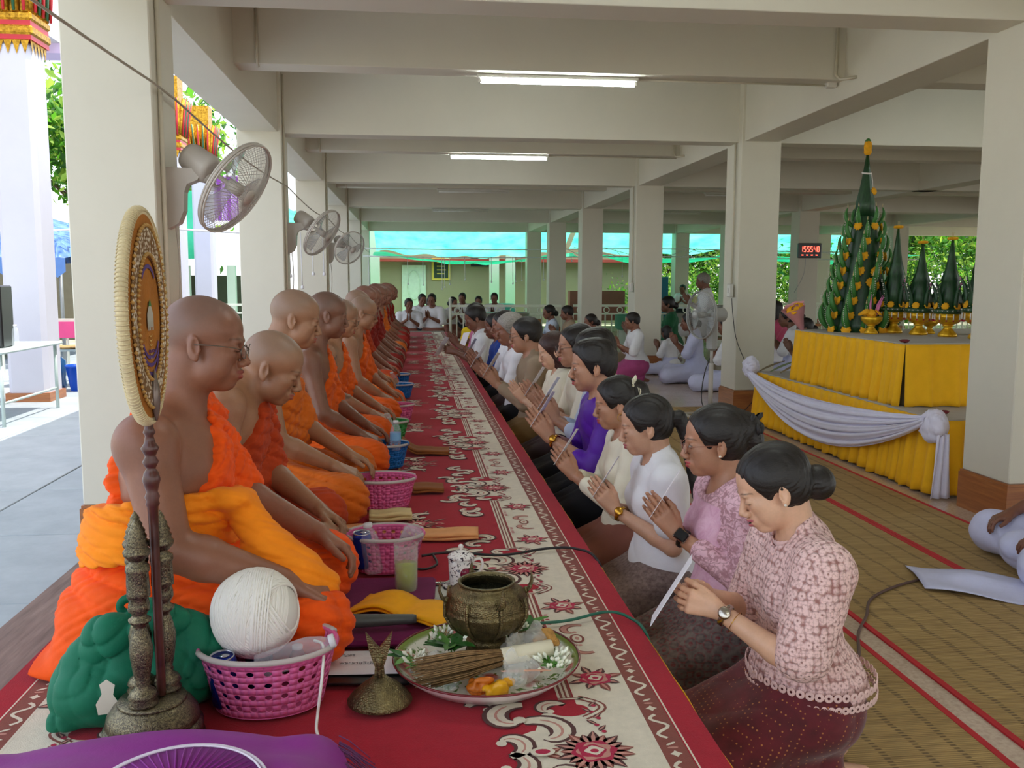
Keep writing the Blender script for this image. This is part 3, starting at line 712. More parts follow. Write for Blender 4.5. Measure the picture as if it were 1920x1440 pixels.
# ---------------------------------------------------------------- monks on the platform
def robe_ops(J,m=1,b=1.0,arm=1.1,seed=1,inf=.018,cover_both=False,lap=True,fold=.010,tail=False):
    """orange robe: over the left shoulder, under the right arm, round the crossed legs"""
    S=SDF(); torso_ops(S,J,b,m,inf,.05,hips=True)
    S.cone(J['shL'],J['elL'],.056*arm+inf,.052*arm+inf*1.2,.05)
    S.ell(J['elL']*.6+J['chest']*.4+vec(.0,.02,-.12),vec(.07,.08,.15),.06)
    if cover_both: S.cone(J['shR'],J['elR'],.056*arm+inf,.056*arm+inf*1.2,.05); 
    nb=J['nb']
    if not cover_both:
        # neck-side edge runs from the left collar down under the right armpit
        c=nb+vec(0,.045,.035); S.plane((0,-.80,.60),c,.012)
        S.cone(J['shR']+vec(0,-.01,.02),J['elR'],.085*arm,.080*arm,.02,'s')
    S.cone(nb+vec(.02,0,-.02),nb+vec(.08,-.01,.2),.064,.080,.012,'s')
    S.disp(addf(folds(fold*.85,(.25,.62,-.78),150,1.6,(3,3,4),seed),folds(fold*.35,(.1,.5,-.8),330,1.4,(4,4,4),seed+9)),fold*1.6)
    L=SDF()
    L.ell(J['pel']+vec(-.01,0,-.005),vec(.165*b,.205*b,.15),.05)
    for n in 'RL':
        L.cone(J['hip'+n]+vec(0,0,.01),J['kn'+n],.112*b,.088,.06); L.cone(J['kn'+n],J['an'+n],.085,.065,.06)
    L.cone(J['kn'+'R']*.55+J['knL']*.45+vec(-.06,0,-.03),J['knL']*.6+J['knR']*.4+vec(-.06,0,-.03),.08,.08,.08)
    L.disp(addf(folds(fold*1.3,(.30,.25,.9),130,2.4,(4,4,4),seed+2),folds(fold*.6,(-.3,.5,.8),280,2.2,(6,4,5),seed+4),folds(fold*1.0,(.7,.6,.2),52,2.6,(6,5,5),seed+6)),fold*2.2)
    S.ext(L)
    if tail: S.ell(vec(-.17,-.02,.015),vec(.15,.17,.028),.06); S.ell(vec(-.08,-.10,.06),vec(.12,.12,.09),.07)
    S.plane((0,0,-1),(0,0,.004),.004)
    return S
def sash_ops(J,b=1.0,seed=5):
    S=SDF(); w=J['waist']
    S.ell(w+vec(-.015,0,.02),vec(.150*b,.188*b,.20),.04); S.ell(J['chest']+vec(0,0,-.03),vec(.135*b,.182*b,.16),.04)
    nrm=vec(-.12,.18,1.); c=w+vec(0,0,.0)
    S.disp(folds(.012,(.12,.0,1),200,1.6,(4,6,3),seed),.012)
    S.plane(nrm,c+vec(0,0,.125),.008); S.plane(-nrm,c-vec(0,0,.02),.008)
    S.cone(J['shR']+vec(.0,-.03,.0),J['elR'],.075,.068,.02,'s')
    k=w+vec(.165*b,-.085,.115)
    S.ell(k,vec(.045,.050,.045),.02); S.ell(k+vec(.03,-.02,-.045),vec(.038,.034,.045),.015); S.ell(k+vec(-.02,-.04,.03),vec(.05,.04,.028),.02)
    S.chain([k+vec(.02,-.02,-.03),k+vec(.07,-.045,-.10),k+vec(.14,-.06,-.165),k+vec(.20,-.05,-.19)],[.035,.055,.062,.04],.03)
    S.disp(addf(folds(.007,(.5,.2,.9),190,2.0,(6,5,5),seed+3),folds(.004,(.2,.6,.9),330,2.0,(6,5,5),seed+8)),.012)
    return S
SK={'a':skin('skin_tan','#8c5b44','#8a4238','#6d6059'),'b':skin('skin_brown','#7d4f3b','#7c3a30','#6a5a52'),'c':skin('skin_bronze','#9c7052','#9a5040','#7d7064'),'d':skin('skin_deep','#7a503b','#6c3229','#5d5049'),'e':skin('skin_light','#c89a7e','#b05560'),'f':skin('skin_warm','#b58468','#a83c44'),'g':skin('skin_fair','#dcae90','#b5606a'),'h':skin('skin_russet','#8a5a45','#70302a','#6e524a')}
ROBE={'o':fabric('robe_bright','#ee5404',.8,700,.25,.10),'p':fabric('robe_orange','#d8590f',.85,700,.25,.12),'q':fabric('robe_saffron','#cc6414',.85,700,.25,.12),'r':fabric('robe_maroon','#8c1f14',.85,700,.25,.12),'s':fabric('robe_rust','#b43d12',.85,700,.25,.14)}
SASH=fabric('sash_amber','#f58a12',.8,700,.25,.08)
wire=M('eyeglass_wire','#6a6257',.3,.9)
def glasses(parent,J,sc=1.0,mat=None,rim=True,r=.019,rx=1.15):
    """wire spectacles: two rims with lenses, bridge and temples"""
    o=J['head'];R=Matrix(J['headR'].tolist()); g=G()
    P=lambda x,y,z: Vector(o)+R@(Vector((x,y,z))*sc)
    for y in(-1,1):
        g.tube([P(.1045-.006*abs(math.cos(a))*(1 if math.cos(a)*y>0 else 0),y*.031+math.cos(a)*r*rx,-.008+math.sin(a)*r*.9) for a in np.linspace(0,2*PI,20)[:-1]],.0011,6,closed=True)
        g.tube([P(.098,y*.053,-.004),P(.085,y*.073,.0),P(.04,y*.079,.0),P(-.006,y*.081,-.004)],.0013,6)
    g.tube([P(.105,-.012,-.006),P(.109,0,-.003),P(.105,.012,-.006)],.0011,6)
    gl=g.build('eyeglasses',mat or wire,parent)
    t=_MC.get('lens')
    if not t:
        n=NT('lens'); n.color('#ffffff'); n.set(Roughness=.02,Alpha=.12); n.m.blend_method='HASHED'; _MC['lens']=t=n.m
    for y in(-1,1):
        g=G(); g.add([P(.1045,y*.031+math.cos(a)*r*rx,-.008+math.sin(a)*r*.9) for a in np.linspace(0,2*PI,17)[:-1]],[tuple(range(16))]); g.build('lens',t,gl)
MG='seated monks in a row along the platform'
def seat_cushion(Y,X,lab):
    g=G()
    def f(u,v): 
        a=2*PI*u; return (0,0,0)
    g.box((0,0,.018),(.86,.66,.034),bev=.014); o=g.build('seat_mat',CUSH,None,(X,Y,CZ+.009)); tag(o,lab,'cushion','purple seat mats under the monks')
CUSH=fabric('plum_mat','#6a1048',.85)
# first monk: bright orange robe, glasses, amber sash
def arm(el,wr,fw,th,n,**k): return (vec(*el),vec(*wr),dict(fw=vec(*fw),th=vec(*th),n=vec(*n),**k))
ZS=CZ+.003
def monk(name_label,X,Y,J,h=(.004,.009),sk='a',rb='o',b=1.1,fat=.004,armf=1.12,sc=1.0,rz=0,sash=False,gl=False,tail=False,cloth_h=.006,both=False,z=ZS,seed=1,fold=.010,extra=None,hdsc=1.0):
    J['bald']=1
    e=empty('person',(X,Y,z),rz,name_label,'person',MG,scale=sc)
    link('body',body_mesh(J,h[0],h[1],m=1,b=b,f=0,fat=fat,arm=armf,hs=1.05,hdsc=hdsc),SK[sk],e)
    link('robe',cloth_mesh(robe_ops(J,1,b,armf,seed,tail=tail,cover_both=both,fold=fold),J,cloth_h),ROBE[rb],e)
    if sash: link('sash',cloth_mesh(sash_ops(J,b),J,cloth_h*.9),SASH,e)
    if gl: glasses(e,J,hdsc)
    return e
J=P_cross(lean=.02,hd=(-.04,.14,.0),hx=.0,hz=.015,
  aR=arm((.115,-.285,.35),(.37,-.20,.235),(.9,.18,-.42),(.25,.9,.15),(-.35,0,-1),curl=(.45,.7,.5),spread=.03,thumb=(.5,.3)),
  aL=arm((.14,.26,.36),(.40,.17,.25),(.85,-.25,-.45),(.1,-.9,.2),(-.4,0,-1),curl=(.4,.5,.4),spread=.03))
J['knR']=vec(.41,-.17,.115); J['knL']=vec(.40,.26,.13); J['shR']=vec(.05,-.205,.575); J['shL']=vec(.05,.205,.575); J['anR']=vec(.25,.0,.05)
monk('monk nearest the camera in bright orange robe with glasses and amber sash',-.675,2.37,J,(.0025,.008),'a','o',1.24,.008,1.36,1.01,sash=True,gl=True,tail=True,cloth_h=.0045,seed=3,hdsc=1.02)
# second monk: older, stooped
J=P_cross(lean=.10,hd=(.0,.42,-.05),hx=.035,hz=-.10,
  aR=arm((.15,-.27,.29),(.38,-.12,.17),(.9,.3,-.3),(.1,.9,.2),(-.3,0,-1),curl=(.5,.6,.5),spread=.03),
  aL=arm((.18,.25,.30),(.40,.03,.19),(.8,-.5,-.35),(-.1,-.8,.3),(-.35,0,-1),curl=(.4,.5,.4),spread=.03))
monk('elderly stooped monk beside the first, head bowed low over the pink basket',-.72,3.02,J,(.003,.009),'c','s',1.06,.0,1.15,1.0,cloth_h=.0055,seed=11)
# the rest of the row, farther along
base=[]
def varJ(i):
    r=random.Random(100+i); ln=.02+.05*r.random(); J=P_cross(lean=ln,hd=(0,.16+.22*r.random(),r.uniform(-.08,.1)),hz=r.uniform(-.02,.02),
      aR=arm((.10+ln,-.255,.33),(.33,-.20+.06*r.random(),.21),(.9,.1,-.4),(.2,.9,.1),(-.35,0,-1),curl=(.4,.5,.4),spread=.04),
      aL=arm((.12+ln,.25,.33),(.36,.12,.21),(.9,-.3,-.35),(.0,-.9,.2),(-.35,0,-1),curl=(.3,.4,.4),spread=.04)); return J
labs=['tall monk with round face third from the camera, eyes lowered','lean dark-faced monk fourth from the camera in a dark red and orange robe','monk with grey stubble, glasses and a tattooed right arm','monk with thin glasses just behind the tattooed monk',
 'monk in saffron robe seventh along the row, head raised','monk in dark red robe eighth along the row','reddish-faced monk in maroon robe ninth along the row','monk in maroon robe tenth along the row, face half hidden',
 'monk in maroon robe eleventh along the row','monk twelfth along the row in yellow-lined robe','monk thirteenth along the row near the far carpet end','monk fourteenth along the row, robe dark red','last monk at the far end of the platform']
spec=[ # X,Y,skin,robe,scale,gl,both
 (-.66,3.82,'c','q',1.02,0),(-.60,4.62,'d','p',.99,0),(-.56,5.42,'c','p',.94,1),(-.52,6.25,'c','p',.94,1),(-.62,7.1,'c','q',1.0,0),(-.60,7.95,'h','s',1.0,0),(-.58,8.8,'h','r',.99,0),(-.58,9.7,'h','r',1.0,0),(-.57,10.6,'h','r',1.0,0),(-.56,11.6,'h','q',1.0,0),(-.56,12.7,'h','r',1.0,0),(-.54,13.9,'h','r',1.0,0),(-.54,15.2,'h','r',1.0,0)]
tmpl=[]
for i,(X,Y,sk,rb,sc,gl) in enumerate(spec):
    if i<4:
        J=varJ(i)
        if i==0: J['head']+=vec(.02,0,-.0)
        e=monk(labs[i],X,Y,J,(.0035 if i<3 else .0045,.011),sk,rb,1.04+.04*(i%2),.002,1.05,sc,rz=(0,.05,.0,-.05)[i],gl=bool(gl),cloth_h=.0065 if i<3 else .008,seed=20+i)
        tmpl.append((e,i))
    else:
        if i in(4,5,6):
            J=varJ(i); e=monk(labs[i],X,Y,J,(.006,.014),sk,rb,1.05,.002,1.05,sc,cloth_h=.010,seed=20+i); tmpl.append((e,i))
        else:
            src=tmpl[4+(i%3)][0]; e=copy_tree(src); e.location=(X,Y,ZS); e.scale=(sc*random.uniform(.97,1.02),)*3; e['label']=labs[i]; e.rotation_euler.z=random.uniform(-.08,.12)
            for c in e.children:
                sl=c.material_slots[0]; sl.link='OBJECT'; sl.material=SK[sk] if c.name.startswith('body') else ROBE[rb]
    if i==2: # tattoo along the right upper arm: dark line-work printed on the skin
        me=[c for c in e.children if c.name.startswith('body')][0].data; n=len(me.vertices); V=np.zeros(n*3,np.float32); me.vertices.foreach_get('co',V); V=V.reshape(-1,3)
        a,b_=J['shR'],J['elR']+(J['wrR']-J['elR'])*.3; v=b_-a; t_=np.clip(((V-a)@v)/(v@v),0,1); dd=np.linalg.norm(V-a-t_[:,None]*v,axis=1)
        pat=np.sin(V[:,0]*190+3*np.sin(V[:,2]*70))+np.sin(V[:,2]*170+3*np.sin(V[:,1]*80)); mk=(dd<.062)&(V[:,1]<a[1]+.02)&(t_>.08)&(t_<.97)
        A_=me.color_attributes['Face']; C_=np.zeros(n*4,np.float32); A_.data.foreach_get('color',C_); C_=C_.reshape(-1,4); C_[:,1]=np.where(mk&(pat>-.2),.55,C_[:,1]); A_.data.foreach_set('color',C_.ravel())
# ---------------------------------------------------------------- kneeling lay people
KG='people kneeling in a row beside the platform'
HM=hairmat('hair_black','#17110f'); HG=hairmat('hair_grey','#8c877f',.5); HB=hairmat('hair_brown','#3a211b')
def crochet():
    t=NT('crochet_blush'); v=t.coord(); d=t.voro(v,52,rnd=.35); c=t.ramp(d,[(.0,'#b98a86'),(.10,'#b98a86'),(.16,'#f0cdc8'),(.58,'#e9c2be'),(.67,'#c89a94'),(.75,'#966660')])
    p=t.voro(v,150,rnd=.6); c=t.mix(t.ramp(p,[(.5,0.),(.8,.55)]),c,'#9c6a64'); t.color(c); t.set(Roughness=.9); h=t.ramp(d,[(0,.2),(.2,1.),(.52,.9),(.68,0.)]); t.bump(h,.8,.006); t.p.inputs['Sheen Weight'].default_value=.2; return t.m
def lace():
    t=NT('pink_lace'); v=t.coord(); n=t.noise(v,38,3,.6,1.5); w=t.wave(v,14,9,2.5,'Z'); c=t.mix(t.ramp(n,[(.42,0.),(.52,1.)]),'#b98a92','#e6bcc8'); c=t.mix(t.ramp(w,[(.75,0.),(.9,.6)]),c,'#a87a80'); t.color(c); t.set(Roughness=.8); t.bump(n,.7,.006); return t.m
def satin():
    t=NT('pink_satin'); v=t.coord(); n=t.noise(v,24,4,.6,.8); t.color(t.ramp(n,[(.4,'#d9a3bd'),(.6,'#e6bace')])); t.set(Roughness=.5); t.bump(n,.5,.006); return t.m
def dotted():
    t=NT('maroon_dots'); v=t.coord((1,1,1),rot=(0,.4,.785)); c='#5e0f1c'; d=t.voro(v,75,rnd=0); t.color(t.mix(t.ramp(d,[(.16,1.),(.22,0.)]),t.ramp(t.noise(v,20,3),[(.3,'#4e0a15'),(.7,'#6c1222')]),'#b5743f')); t.set(Roughness=.8); t.p.inputs['Sheen Weight'].default_value=.3; t.bump(t.noise(v,40,4),.2,.003); return t.m
def ikat(name,a,b,c3,sc=26):
    t=NT(name); v=t.coord((1,1,1),rot=(.3,.785,.3)); d=t.voro(v,sc,rnd=0,out='Distance'); w=t.wave(t.coord(),30,3,2,'Z'); n=t.noise(v,60,3)
    col=t.ramp(d,[(.0,c3),(.18,c3),(.24,a),(.44,b),(.52,c3),(.6,a)]); col=t.mix(t.ramp(w,[(.6,0.),(.8,.55)]),col,a); col=t.mix(.25,col,t.ramp(n,[(.35,'#2c2624'),(.65,'#9a8d86')])); t.color(col); t.set(Roughness=.85); t.bump(n,.2,.003); return t.m
MT=dict(crochet=crochet(),lace=lace(),satin=satin(),dots=dotted(),ikat=ikat('ikat_grey','#6d625d','#4c4444','#7c2f34'),ikat2=ikat('sarong_taupe','#86706a','#6d5852','#7e6862',40),
 white=fabric('white_cotton','#e6e6ea',.8,800,.2,.03),cream=fabric('cream_silk','#e8e2cc',.6,800,.2,.04),brown=fabric('brown_sarong','#8a5648',.8,700,.2,.08),khaki=fabric('khaki_uniform','#9c8870',.8,800,.2,.06),khaki2=fabric('khaki_trousers','#86693f',.8,800,.2,.08),
 purple=fabric('purple_silk','#551a9c',.42,900,.2,.12),black=fabric('black_trousers','#131318',.85,700,.2,.1),dkbrown=fabric('dark_skirt','#3a2a2c',.8,700,.2,.1),blue=fabric('blue_shirt','#1f3d8c',.7),pinkp=fabric('pink_shirt','#d67ca6',.7),yel=fabric('yellow_shirt','#e0c61c',.7),rose=fabric('rose_blouse','#b84a68',.7),mag=fabric('magenta_skirt','#a8487c',.7),lav=fabric('lavender_white','#cdd0ee',.75,700,.25,.05),
 ltblue=fabric('pale_blue_shirt','#c3d0e4',.7),grn=fabric('green_shirt','#2d6a48',.8),paper=M('paper','#e9e7ec',.7,var=.02),gold=M('gold','#c9973a',.25,1),blackp=M('black_plastic','#101113',.3),silver=M('silver_band','#b8b0a4',.25,1),pearl=M('pearl','#efe8da',.25),lensp=M('rose_rim','#9a6a58',.3,.6))
def at(J,x,y,z,sc=1): return Vector(J['head'])+Matrix(J['headR'].tolist())@(Vector((x,y,z))*sc)
def paper_between(e,J,dx=.0,dz=.0,L=.21,w=.15,flat=False):
    """folded prayer sheet held between or in front of the hands"""
    a=(J['wrR']+J['wrL'])/2; fw=J['handR']['fw']/np.linalg.norm(J['handR']['fw'])
    nv=Vector((.80,-.33,.50)).normalized(); up=Vector((-.45,0,.9)); up=(up-nv*up.dot(nv)).normalized(); sd_=up.cross(nv)
    R=Matrix((up,sd_,nv)).transposed(); g=G()
    c=a+fw*.10+(vec(-.03,0,.05) if not flat else vec(.035,0,.03))
    g.box(c,(L*(1.0 if flat else .9),w*(.9 if flat else .6),.0014),rot=R)
    return g.build('prayer_sheet',MT['paper'],e)
def wristband(e,J,n,kind):
    w,el=Vector(J['wr'+n]),Vector(J['el'+n]); d=(el-w).normalized(); c=w+d*.028; q=d.to_track_quat('Z','Y').to_matrix()
    g=G(); rr=.029
    g.lathe([(rr,-.008),(rr+.003,-.006),(rr+.003,.006),(rr,.008)],24,c,rot=q.to_euler(),cap=False,sx=1,sy=1)
    side=-1 if n=='R' else 1
    out=Vector((.25,side*1.0,.45)); out=(out-d*out.dot(d)).normalized()
    if kind=='smart':
        b=g.build('watch_band',MT['blackp'],e); y=out.cross(d).normalized(); Rm=Matrix((d,y,out)).transposed()
        h=G(); h.box(c+out*(rr+.006),(.044,.036,.010),rot=Rm,bev=.004); h.build('watch_face',MT['blackp'],b)
        h=G(); h.box(c+out*(rr+.0045),(.047,.039,.008),rot=Rm,bev=.003); h.build('watch_case',MT['silver'],b)
    else:
        m=MT['gold'] if kind=='gold' else MT['silver']; b=g.build('watch_band',m,e); h=G(); qq=out.to_track_quat('Z','Y').to_euler()
        h.lathe([(0.001,0),(.017,0),(.018,.004),(.014,.008),(.001,.008)],20,c+out*(rr+.001),rot=qq); h.build('watch_face',m,b)
        if kind=='silver2':
            h=G(); cc=w+d*.058; h.lathe([(.031,-.001),(.0325,0),(.031,.001)],20,cc,rot=q.to_euler(),cap=False); h.build('bangle',MT['gold'],e)
def lay(label,X,Y,J,top,bot,hair,hs='short',sk='f',m=0,b=1.0,sc=1.0,rz=PI,h=(.0035,.010),ch=.0065,blo={},ski={},hmat=None,gl=None,acc=(),mouth=0,fat=0,z=.006,group=KG,armf=None,seed=1,sheet=None):
    e=empty('person',(X,Y,z),rz,label,'person',group,scale=sc)
    armf=armf or (1.0 if m else .92)
    link('body',body_mesh(J,h[0],h[1],m=m,b=b,f=0 if m else 1,arm=armf,hs=1.0 if m else .93,mouth=mouth,fat=fat),SK[sk],e)
    kw=dict(b=b,m=m,arm=armf,seed=seed); kw.update(blo)
    link('shirt' if m else 'blouse',cloth_mesh(blouse_ops(J,**kw),J,ch),top,e)
    kw=dict(b=b,seed=seed+3); kw.update(ski)
    link('trousers' if m else 'skirt',cloth_mesh(skirt_ops(J,**kw),J,ch*1.15),bot,e)
    link('hair',hair_mesh(J,hs,max(ch*.7,.0032) if ch<.009 else .007,seed=seed),hmat or HM,e)
    if gl: glasses(e,J,1,gl)
    for a in acc:
        if a.startswith('watch'): wristband(e,J,a[5],a[6:])
        if a=='studs':
            for y in(-1,1): g=G(); g.lathe([(.0005,-.004),(.004,-.002),(.0045,0),(.004,.002),(.0005,.004)],10,at(J,.003,y*.0865,-.037)); g.build('ear_stud',MT['pearl'],e)
        if a=='hoops':
            for y in(-1,1): g=G(); c=at(J,.002,y*.084,-.056); g.tube([c+Vector((math.cos(t)*.013,0,math.sin(t)*.016)) for t in np.linspace(0,2*PI,16)[:-1]],.0012,6,closed=True); g.build('ear_ring',MT['gold'],e)
    if sheet: paper_between(e,J,flat=(sheet=='flat'))
    return e
# 1 nearest woman: blush crochet blouse, maroon dotted skirt, low bun
J=P_kneel(lean=.015,arms='read',hd=(.05,.42,-.10),hx=.03)
J['elL']=vec(.12,.215,.425); J['wrL']=vec(.29,.06,.53); J['elR']=vec(.10,-.20,.43); J['wrR']=vec(.27,-.075,.52)
w1=lay('woman nearest the camera in blush crochet blouse reading a white sheet',1.07,2.30,J,MT['crochet'],MT['dots'],1,'bun','g',b=.92,sc=.965,h=(.0025,.008),ch=.0045,blo=dict(sleeve=.86,slr=.026,inf=.016,puff=.012,hem=.285,collar=.02,fold=.004,flare=.018),mouth=.003,acc=('watchLsilver2','studs'),seed=4,sheet='flat')
# scalloped lace trims on her blouse
def lace_band(e,z,rx,ry,cx,n,r,name,hh=.03):
    g=G()
    for i in range(n):
        a=2*PI*i/n; x,y=cx+rx*math.cos(a),ry*math.sin(a); q=Euler((0,PI/2,a)).to_matrix() if False else None
        d=Vector((math.cos(a)/rx,math.sin(a)/ry,0)).normalized(); g.lathe([(r*.3,.001),(r*.45,.003),(r*.62,.001),(r*.85,.003),(r,0)],10,Vector((x,y,z))+d*.001,rot=d.to_track_quat('Z','Y').to_euler(),cap=False)
    o=g.build(name,fabric('lace_trim','#e9c6c0',.9),e); o['kind']='stuff'; return o
J1=P_kneel(lean=.015,arms='read',hd=(.05,.42,-.10),hx=.03); axn=(J1['head']-J1['nb']); axn/=np.linalg.norm(axn); cn=Vector(J1['nb']+axn*.022+vec(.004,0,0)); qn=Vector(axn).to_track_quat('Z','Y').to_euler()
g=G(); g.lathe([(.064,-.016),(.067,-.010),(.066,0),(.067,.010),(.063,.018)],56,cn,rot=qn,cap=False,flute=.03,nf=28); g.build('lace_collar',fabric('lace_trim','#e9c6c0',.9),w1)
lace_band(w1,.325,.172,.200,-.010,46,.0125,'lace_rosettes'); lace_band(w1,.292,.174,.203,-.010,58,.011,'lace_edging')
# 2 woman in pink satin with lace sleeves, round glasses
J=P_kneel(lean=.03,arms='pray',hd=(.0,.12,-.12)); J['eyes']=1
J['elL']=vec(.07,.215,.445); J['wrL']=vec(.235,.035,.555); J['elR']=vec(.07,-.205,.445); J['wrR']=vec(.235,-.03,.555)
w2=lay('woman in pink satin and lace blouse with round glasses and smartwatch',1.08,2.84,J,MT['lace'],MT['ikat'],1,'updo','f',sc=1.0,b=1.04,h=(.003,.009),ch=.005,blo=dict(sleeve=1.62,slr=.012,hem=.27,collar=0,fold=.004,neck_drop=.012),gl=MT['lensp'],acc=('watchLsmart','studs'),seed=8,sheet='up')
S=SDF(); torso_ops(S,J,1.04,0,.0155,.05); S.ell(J['pel']+vec(0,0,.03),vec(.179,.215,.156),.05)
S.disp(folds(.003,(.35,.5,1),80,1.8,seed=8),.006); S.plane((0,0,-1),(0,0,.268),.005); S.plane((0,0,1),(0,0,.66),.005); S.plane((0,1,0),(0,.135,0),.005); S.plane((0,-1,0),(0,-.135,0),.005)
S.cone(J['nb']+vec(.01,0,-.04),J['nb']+vec(.02,0,.2),.062,.085,.008,'s'); link('bodice',cloth_mesh(S,J,.006),MT['satin'],w2)
g=G()
for i in range(7):
    a=2*PI*i/7; c=at(J,-.135+.02*math.cos(a),.0+.03*math.sin(a),.035+.02*math.sin(a*2)); g.lathe([(.003,-.002),(.02,0),(.026,.008),(.018,.014)],9,c,rot=(a,a*.7,a),cap=False)
g.build('hair_bow',M('black_gauze','#181416',.6),w2)
# 3 woman in white blouse with long ponytail
J=P_kneel(lean=.04,arms='pray',hd=(.0,.22,-.12))
J['elL']=vec(.05,.20,.41); J['wrL']=vec(.24,.03,.52); J['elR']=vec(.06,-.20,.42); J['wrR']=vec(.24,-.028,.52)
w3=lay('woman in white short-sleeved blouse with long black ponytail and gold watch',.99,3.36,J,MT['white'],MT['ikat2'],1,'pony','e',sc=.965,h=(.003,.009),ch=.005,blo=dict(sleeve=.62,slr=.020,hem=.27,collar=.015,fold=.005,flare=.02),acc=('watchLgold',),seed=12,sheet='up')
g=G()
for i in range(5): g.lathe([(.001,-.006),(.006,0),(.001,.006)],8,at(J,-.112,.0+.012*math.cos(i*1.26),.006+.012*math.sin(i*1.26)))
g.build('hair_tie',MT['pearl'],w3)
g=G()
for a in (0,2.1,4.2): g.add([Vector((.118,.075,.60)),Vector((.13,.075+.02*math.cos(a),.60+.024*math.sin(a))),Vector((.122,.075+.02*math.cos(a+.7),.60+.024*math.sin(a+.7)))],[(0,1,2)])
g.build('brooch',MT['grn'],w3)
# 4 woman in cream with flowered updo
J=P_kneel(lean=.04,arms='pray',hd=(.0,.20,-.10))
w4=lay('woman in cream blouse with high hair, white flower clip and hoop earrings',1.0,3.90,J,MT['cream'],MT['brown'],1,'updo','f',sc=.98,h=(.0035,.010),ch=.006,blo=dict(sleeve=1.7,slr=.012,hem=.28,fold=.004,neck_drop=.01),acc=('hoops',),seed=15,sheet='up')
g=G()
for i in range(6):
    a=i*1.05; c=at(J,-.10+.012*math.sin(a),.045+.012*math.cos(a),.06-.012*i+.03); g.lathe([(.002,0),(.016,.004),(.022,.012)],8,c,rot=(a,1.2,a),cap=False)
g.build('hair_flowers',MT['cream'],w4)
# 5 man in purple silk with moustache
J=P_kneel(lean=.04,arms='pray',hd=(0,.10,-.05),m=1); J['eyes']=1
m5=lay('man in purple silk shirt with moustache, hands pressed together',1.02,4.47,J,MT['purple'],MT['black'],1,'quiff','f',m=1,sc=1.11,h=(.0035,.010),ch=.006,blo=dict(sleeve=1.35,slr=.014,hem=.22,collar=.02,fold=.005),acc=('watchLgold',),seed=18,sheet='up')
g=G()
for y in(-1,1): g.tube([at(J,.1045,y*.002,-.051),at(J,.098,y*.014,-.054),at(J,.088,y*.025,-.060)],[.0035,.0035,.0012],6,flat=.8)
g.build('moustache',HM,m5)
g=G(); 
for a in (0,1.6,3.1,4.7): g.add([Vector((.135,.08,.57)),Vector((.145,.08+.022*math.cos(a),.57+.022*math.sin(a))),Vector((.14,.08+.02*math.cos(a+.8),.57+.02*math.sin(a+.8)))],[(0,1,2)])
g.build('brooch',MT['silver'],m5)
# further along
def kn(i,arms='pray',m=1,hd=.15,lean=0): 
    r=random.Random(i); J=P_kneel(lean=.05+lean+r.uniform(-.01,.02),arms=arms,hd=(0,hd,r.uniform(-.15,.05)),m=m); return J
lay('young man with thick mop of black hair behind the purple shirt',1.14,5.0,kn(1),MT['ltblue'],MT['black'],1,'mop','f',m=1,sc=1.13,h=(.0045,.012),ch=.007,blo=dict(sleeve=1.6,hem=.26,collar=.01),seed=21,sheet='up')
lay('man with black-rimmed glasses in cream shirt beyond the mop-haired man',1.17,5.6,kn(2,hd=.08),MT['cream'],MT['black'],1,'short','f',m=1,sc=1.13,h=(.0045,.012),ch=.007,blo=dict(sleeve=.8,hem=.26,collar=.02),gl=MT['blackp'],seed=22,sheet='up')
lay('woman with wavy brown hair in cream puff-sleeved blouse',1.08,6.15,kn(3,m=0,hd=.35),MT['cream'],MT['dkbrown'],1,'bob','g',m=0,sc=1.05,h=(.0045,.012),ch=.0065,blo=dict(sleeve=.75,slr=.02,puff=.012,hem=.27,collar=.015),hmat=HB,seed=23)
kh=lay('man in khaki uniform shirt and trousers with glasses',.97,6.75,kn(4,hd=.12),MT['khaki'],MT['khaki2'],1,'short','f',m=1,sc=1.13,h=(.005,.012),ch=.007,blo=dict(sleeve=1.75,hem=.30,collar=.02),gl=wire,seed=24,sheet='up')
g=G(); g.box((.03,.165,.705),(.10,.055,.008),rot=(-.35,0,.1),bev=.002); g.build('shoulder_board',MT['gold'],kh)
lay('grey-haired man in white shirt with blue collar',.94,7.45,kn(5,hd=.22),MT['white'],MT['black'],1,'grey','a',m=1,sc=1.14,h=(.005,.013),ch=.008,blo=dict(sleeve=.8,hem=.26,collar=.015),hmat=HG,seed=25,sheet='up')
lay('man in white shirt partly behind the grey-haired man',.97,8.2,kn(6),MT['white'],MT['dkbrown'],1,'short','a',m=1,sc=1.13,h=(.006,.014),ch=.009,blo=dict(sleeve=.8,hem=.26),seed=26)
lay('man in dark blue shirt holding up a sheet',.94,9.0,kn(7,hd=.2),MT['blue'],MT['black'],1,'short','b',m=1,sc=1.08,h=(.006,.014),ch=.009,blo=dict(sleeve=.8,hem=.26),seed=27,sheet='up')
lay('man in white polo shirt bowing over a sheet at the far end',.87,9.9,kn(8,hd=.35,arms='read',lean=.06),MT['white'],MT['black'],1,'short','b',m=1,sc=1.13,h=(.006,.014),ch=.009,blo=dict(sleeve=.8,hem=.26),seed=28,sheet='flat')
lay('man in pink and pale blue shirt behind the white polo',.88,11.0,kn(9,hd=.2),MT['pinkp'],MT['black'],1,'short','b',m=1,sc=1.13,h=(.006,.014),ch=.009,blo=dict(sleeve=.8,hem=.26),seed=29)
lay('boy in yellow shirt sitting by the white railing post',.92,12.6,kn(10,hd=.2,arms='read'),MT['yel'],MT['black'],1,'short','b',m=1,sc=1.0,rz=-2.2,h=(.007,.015),ch=.010,blo=dict(sleeve=.8,hem=.26),seed=30,sheet='flat')
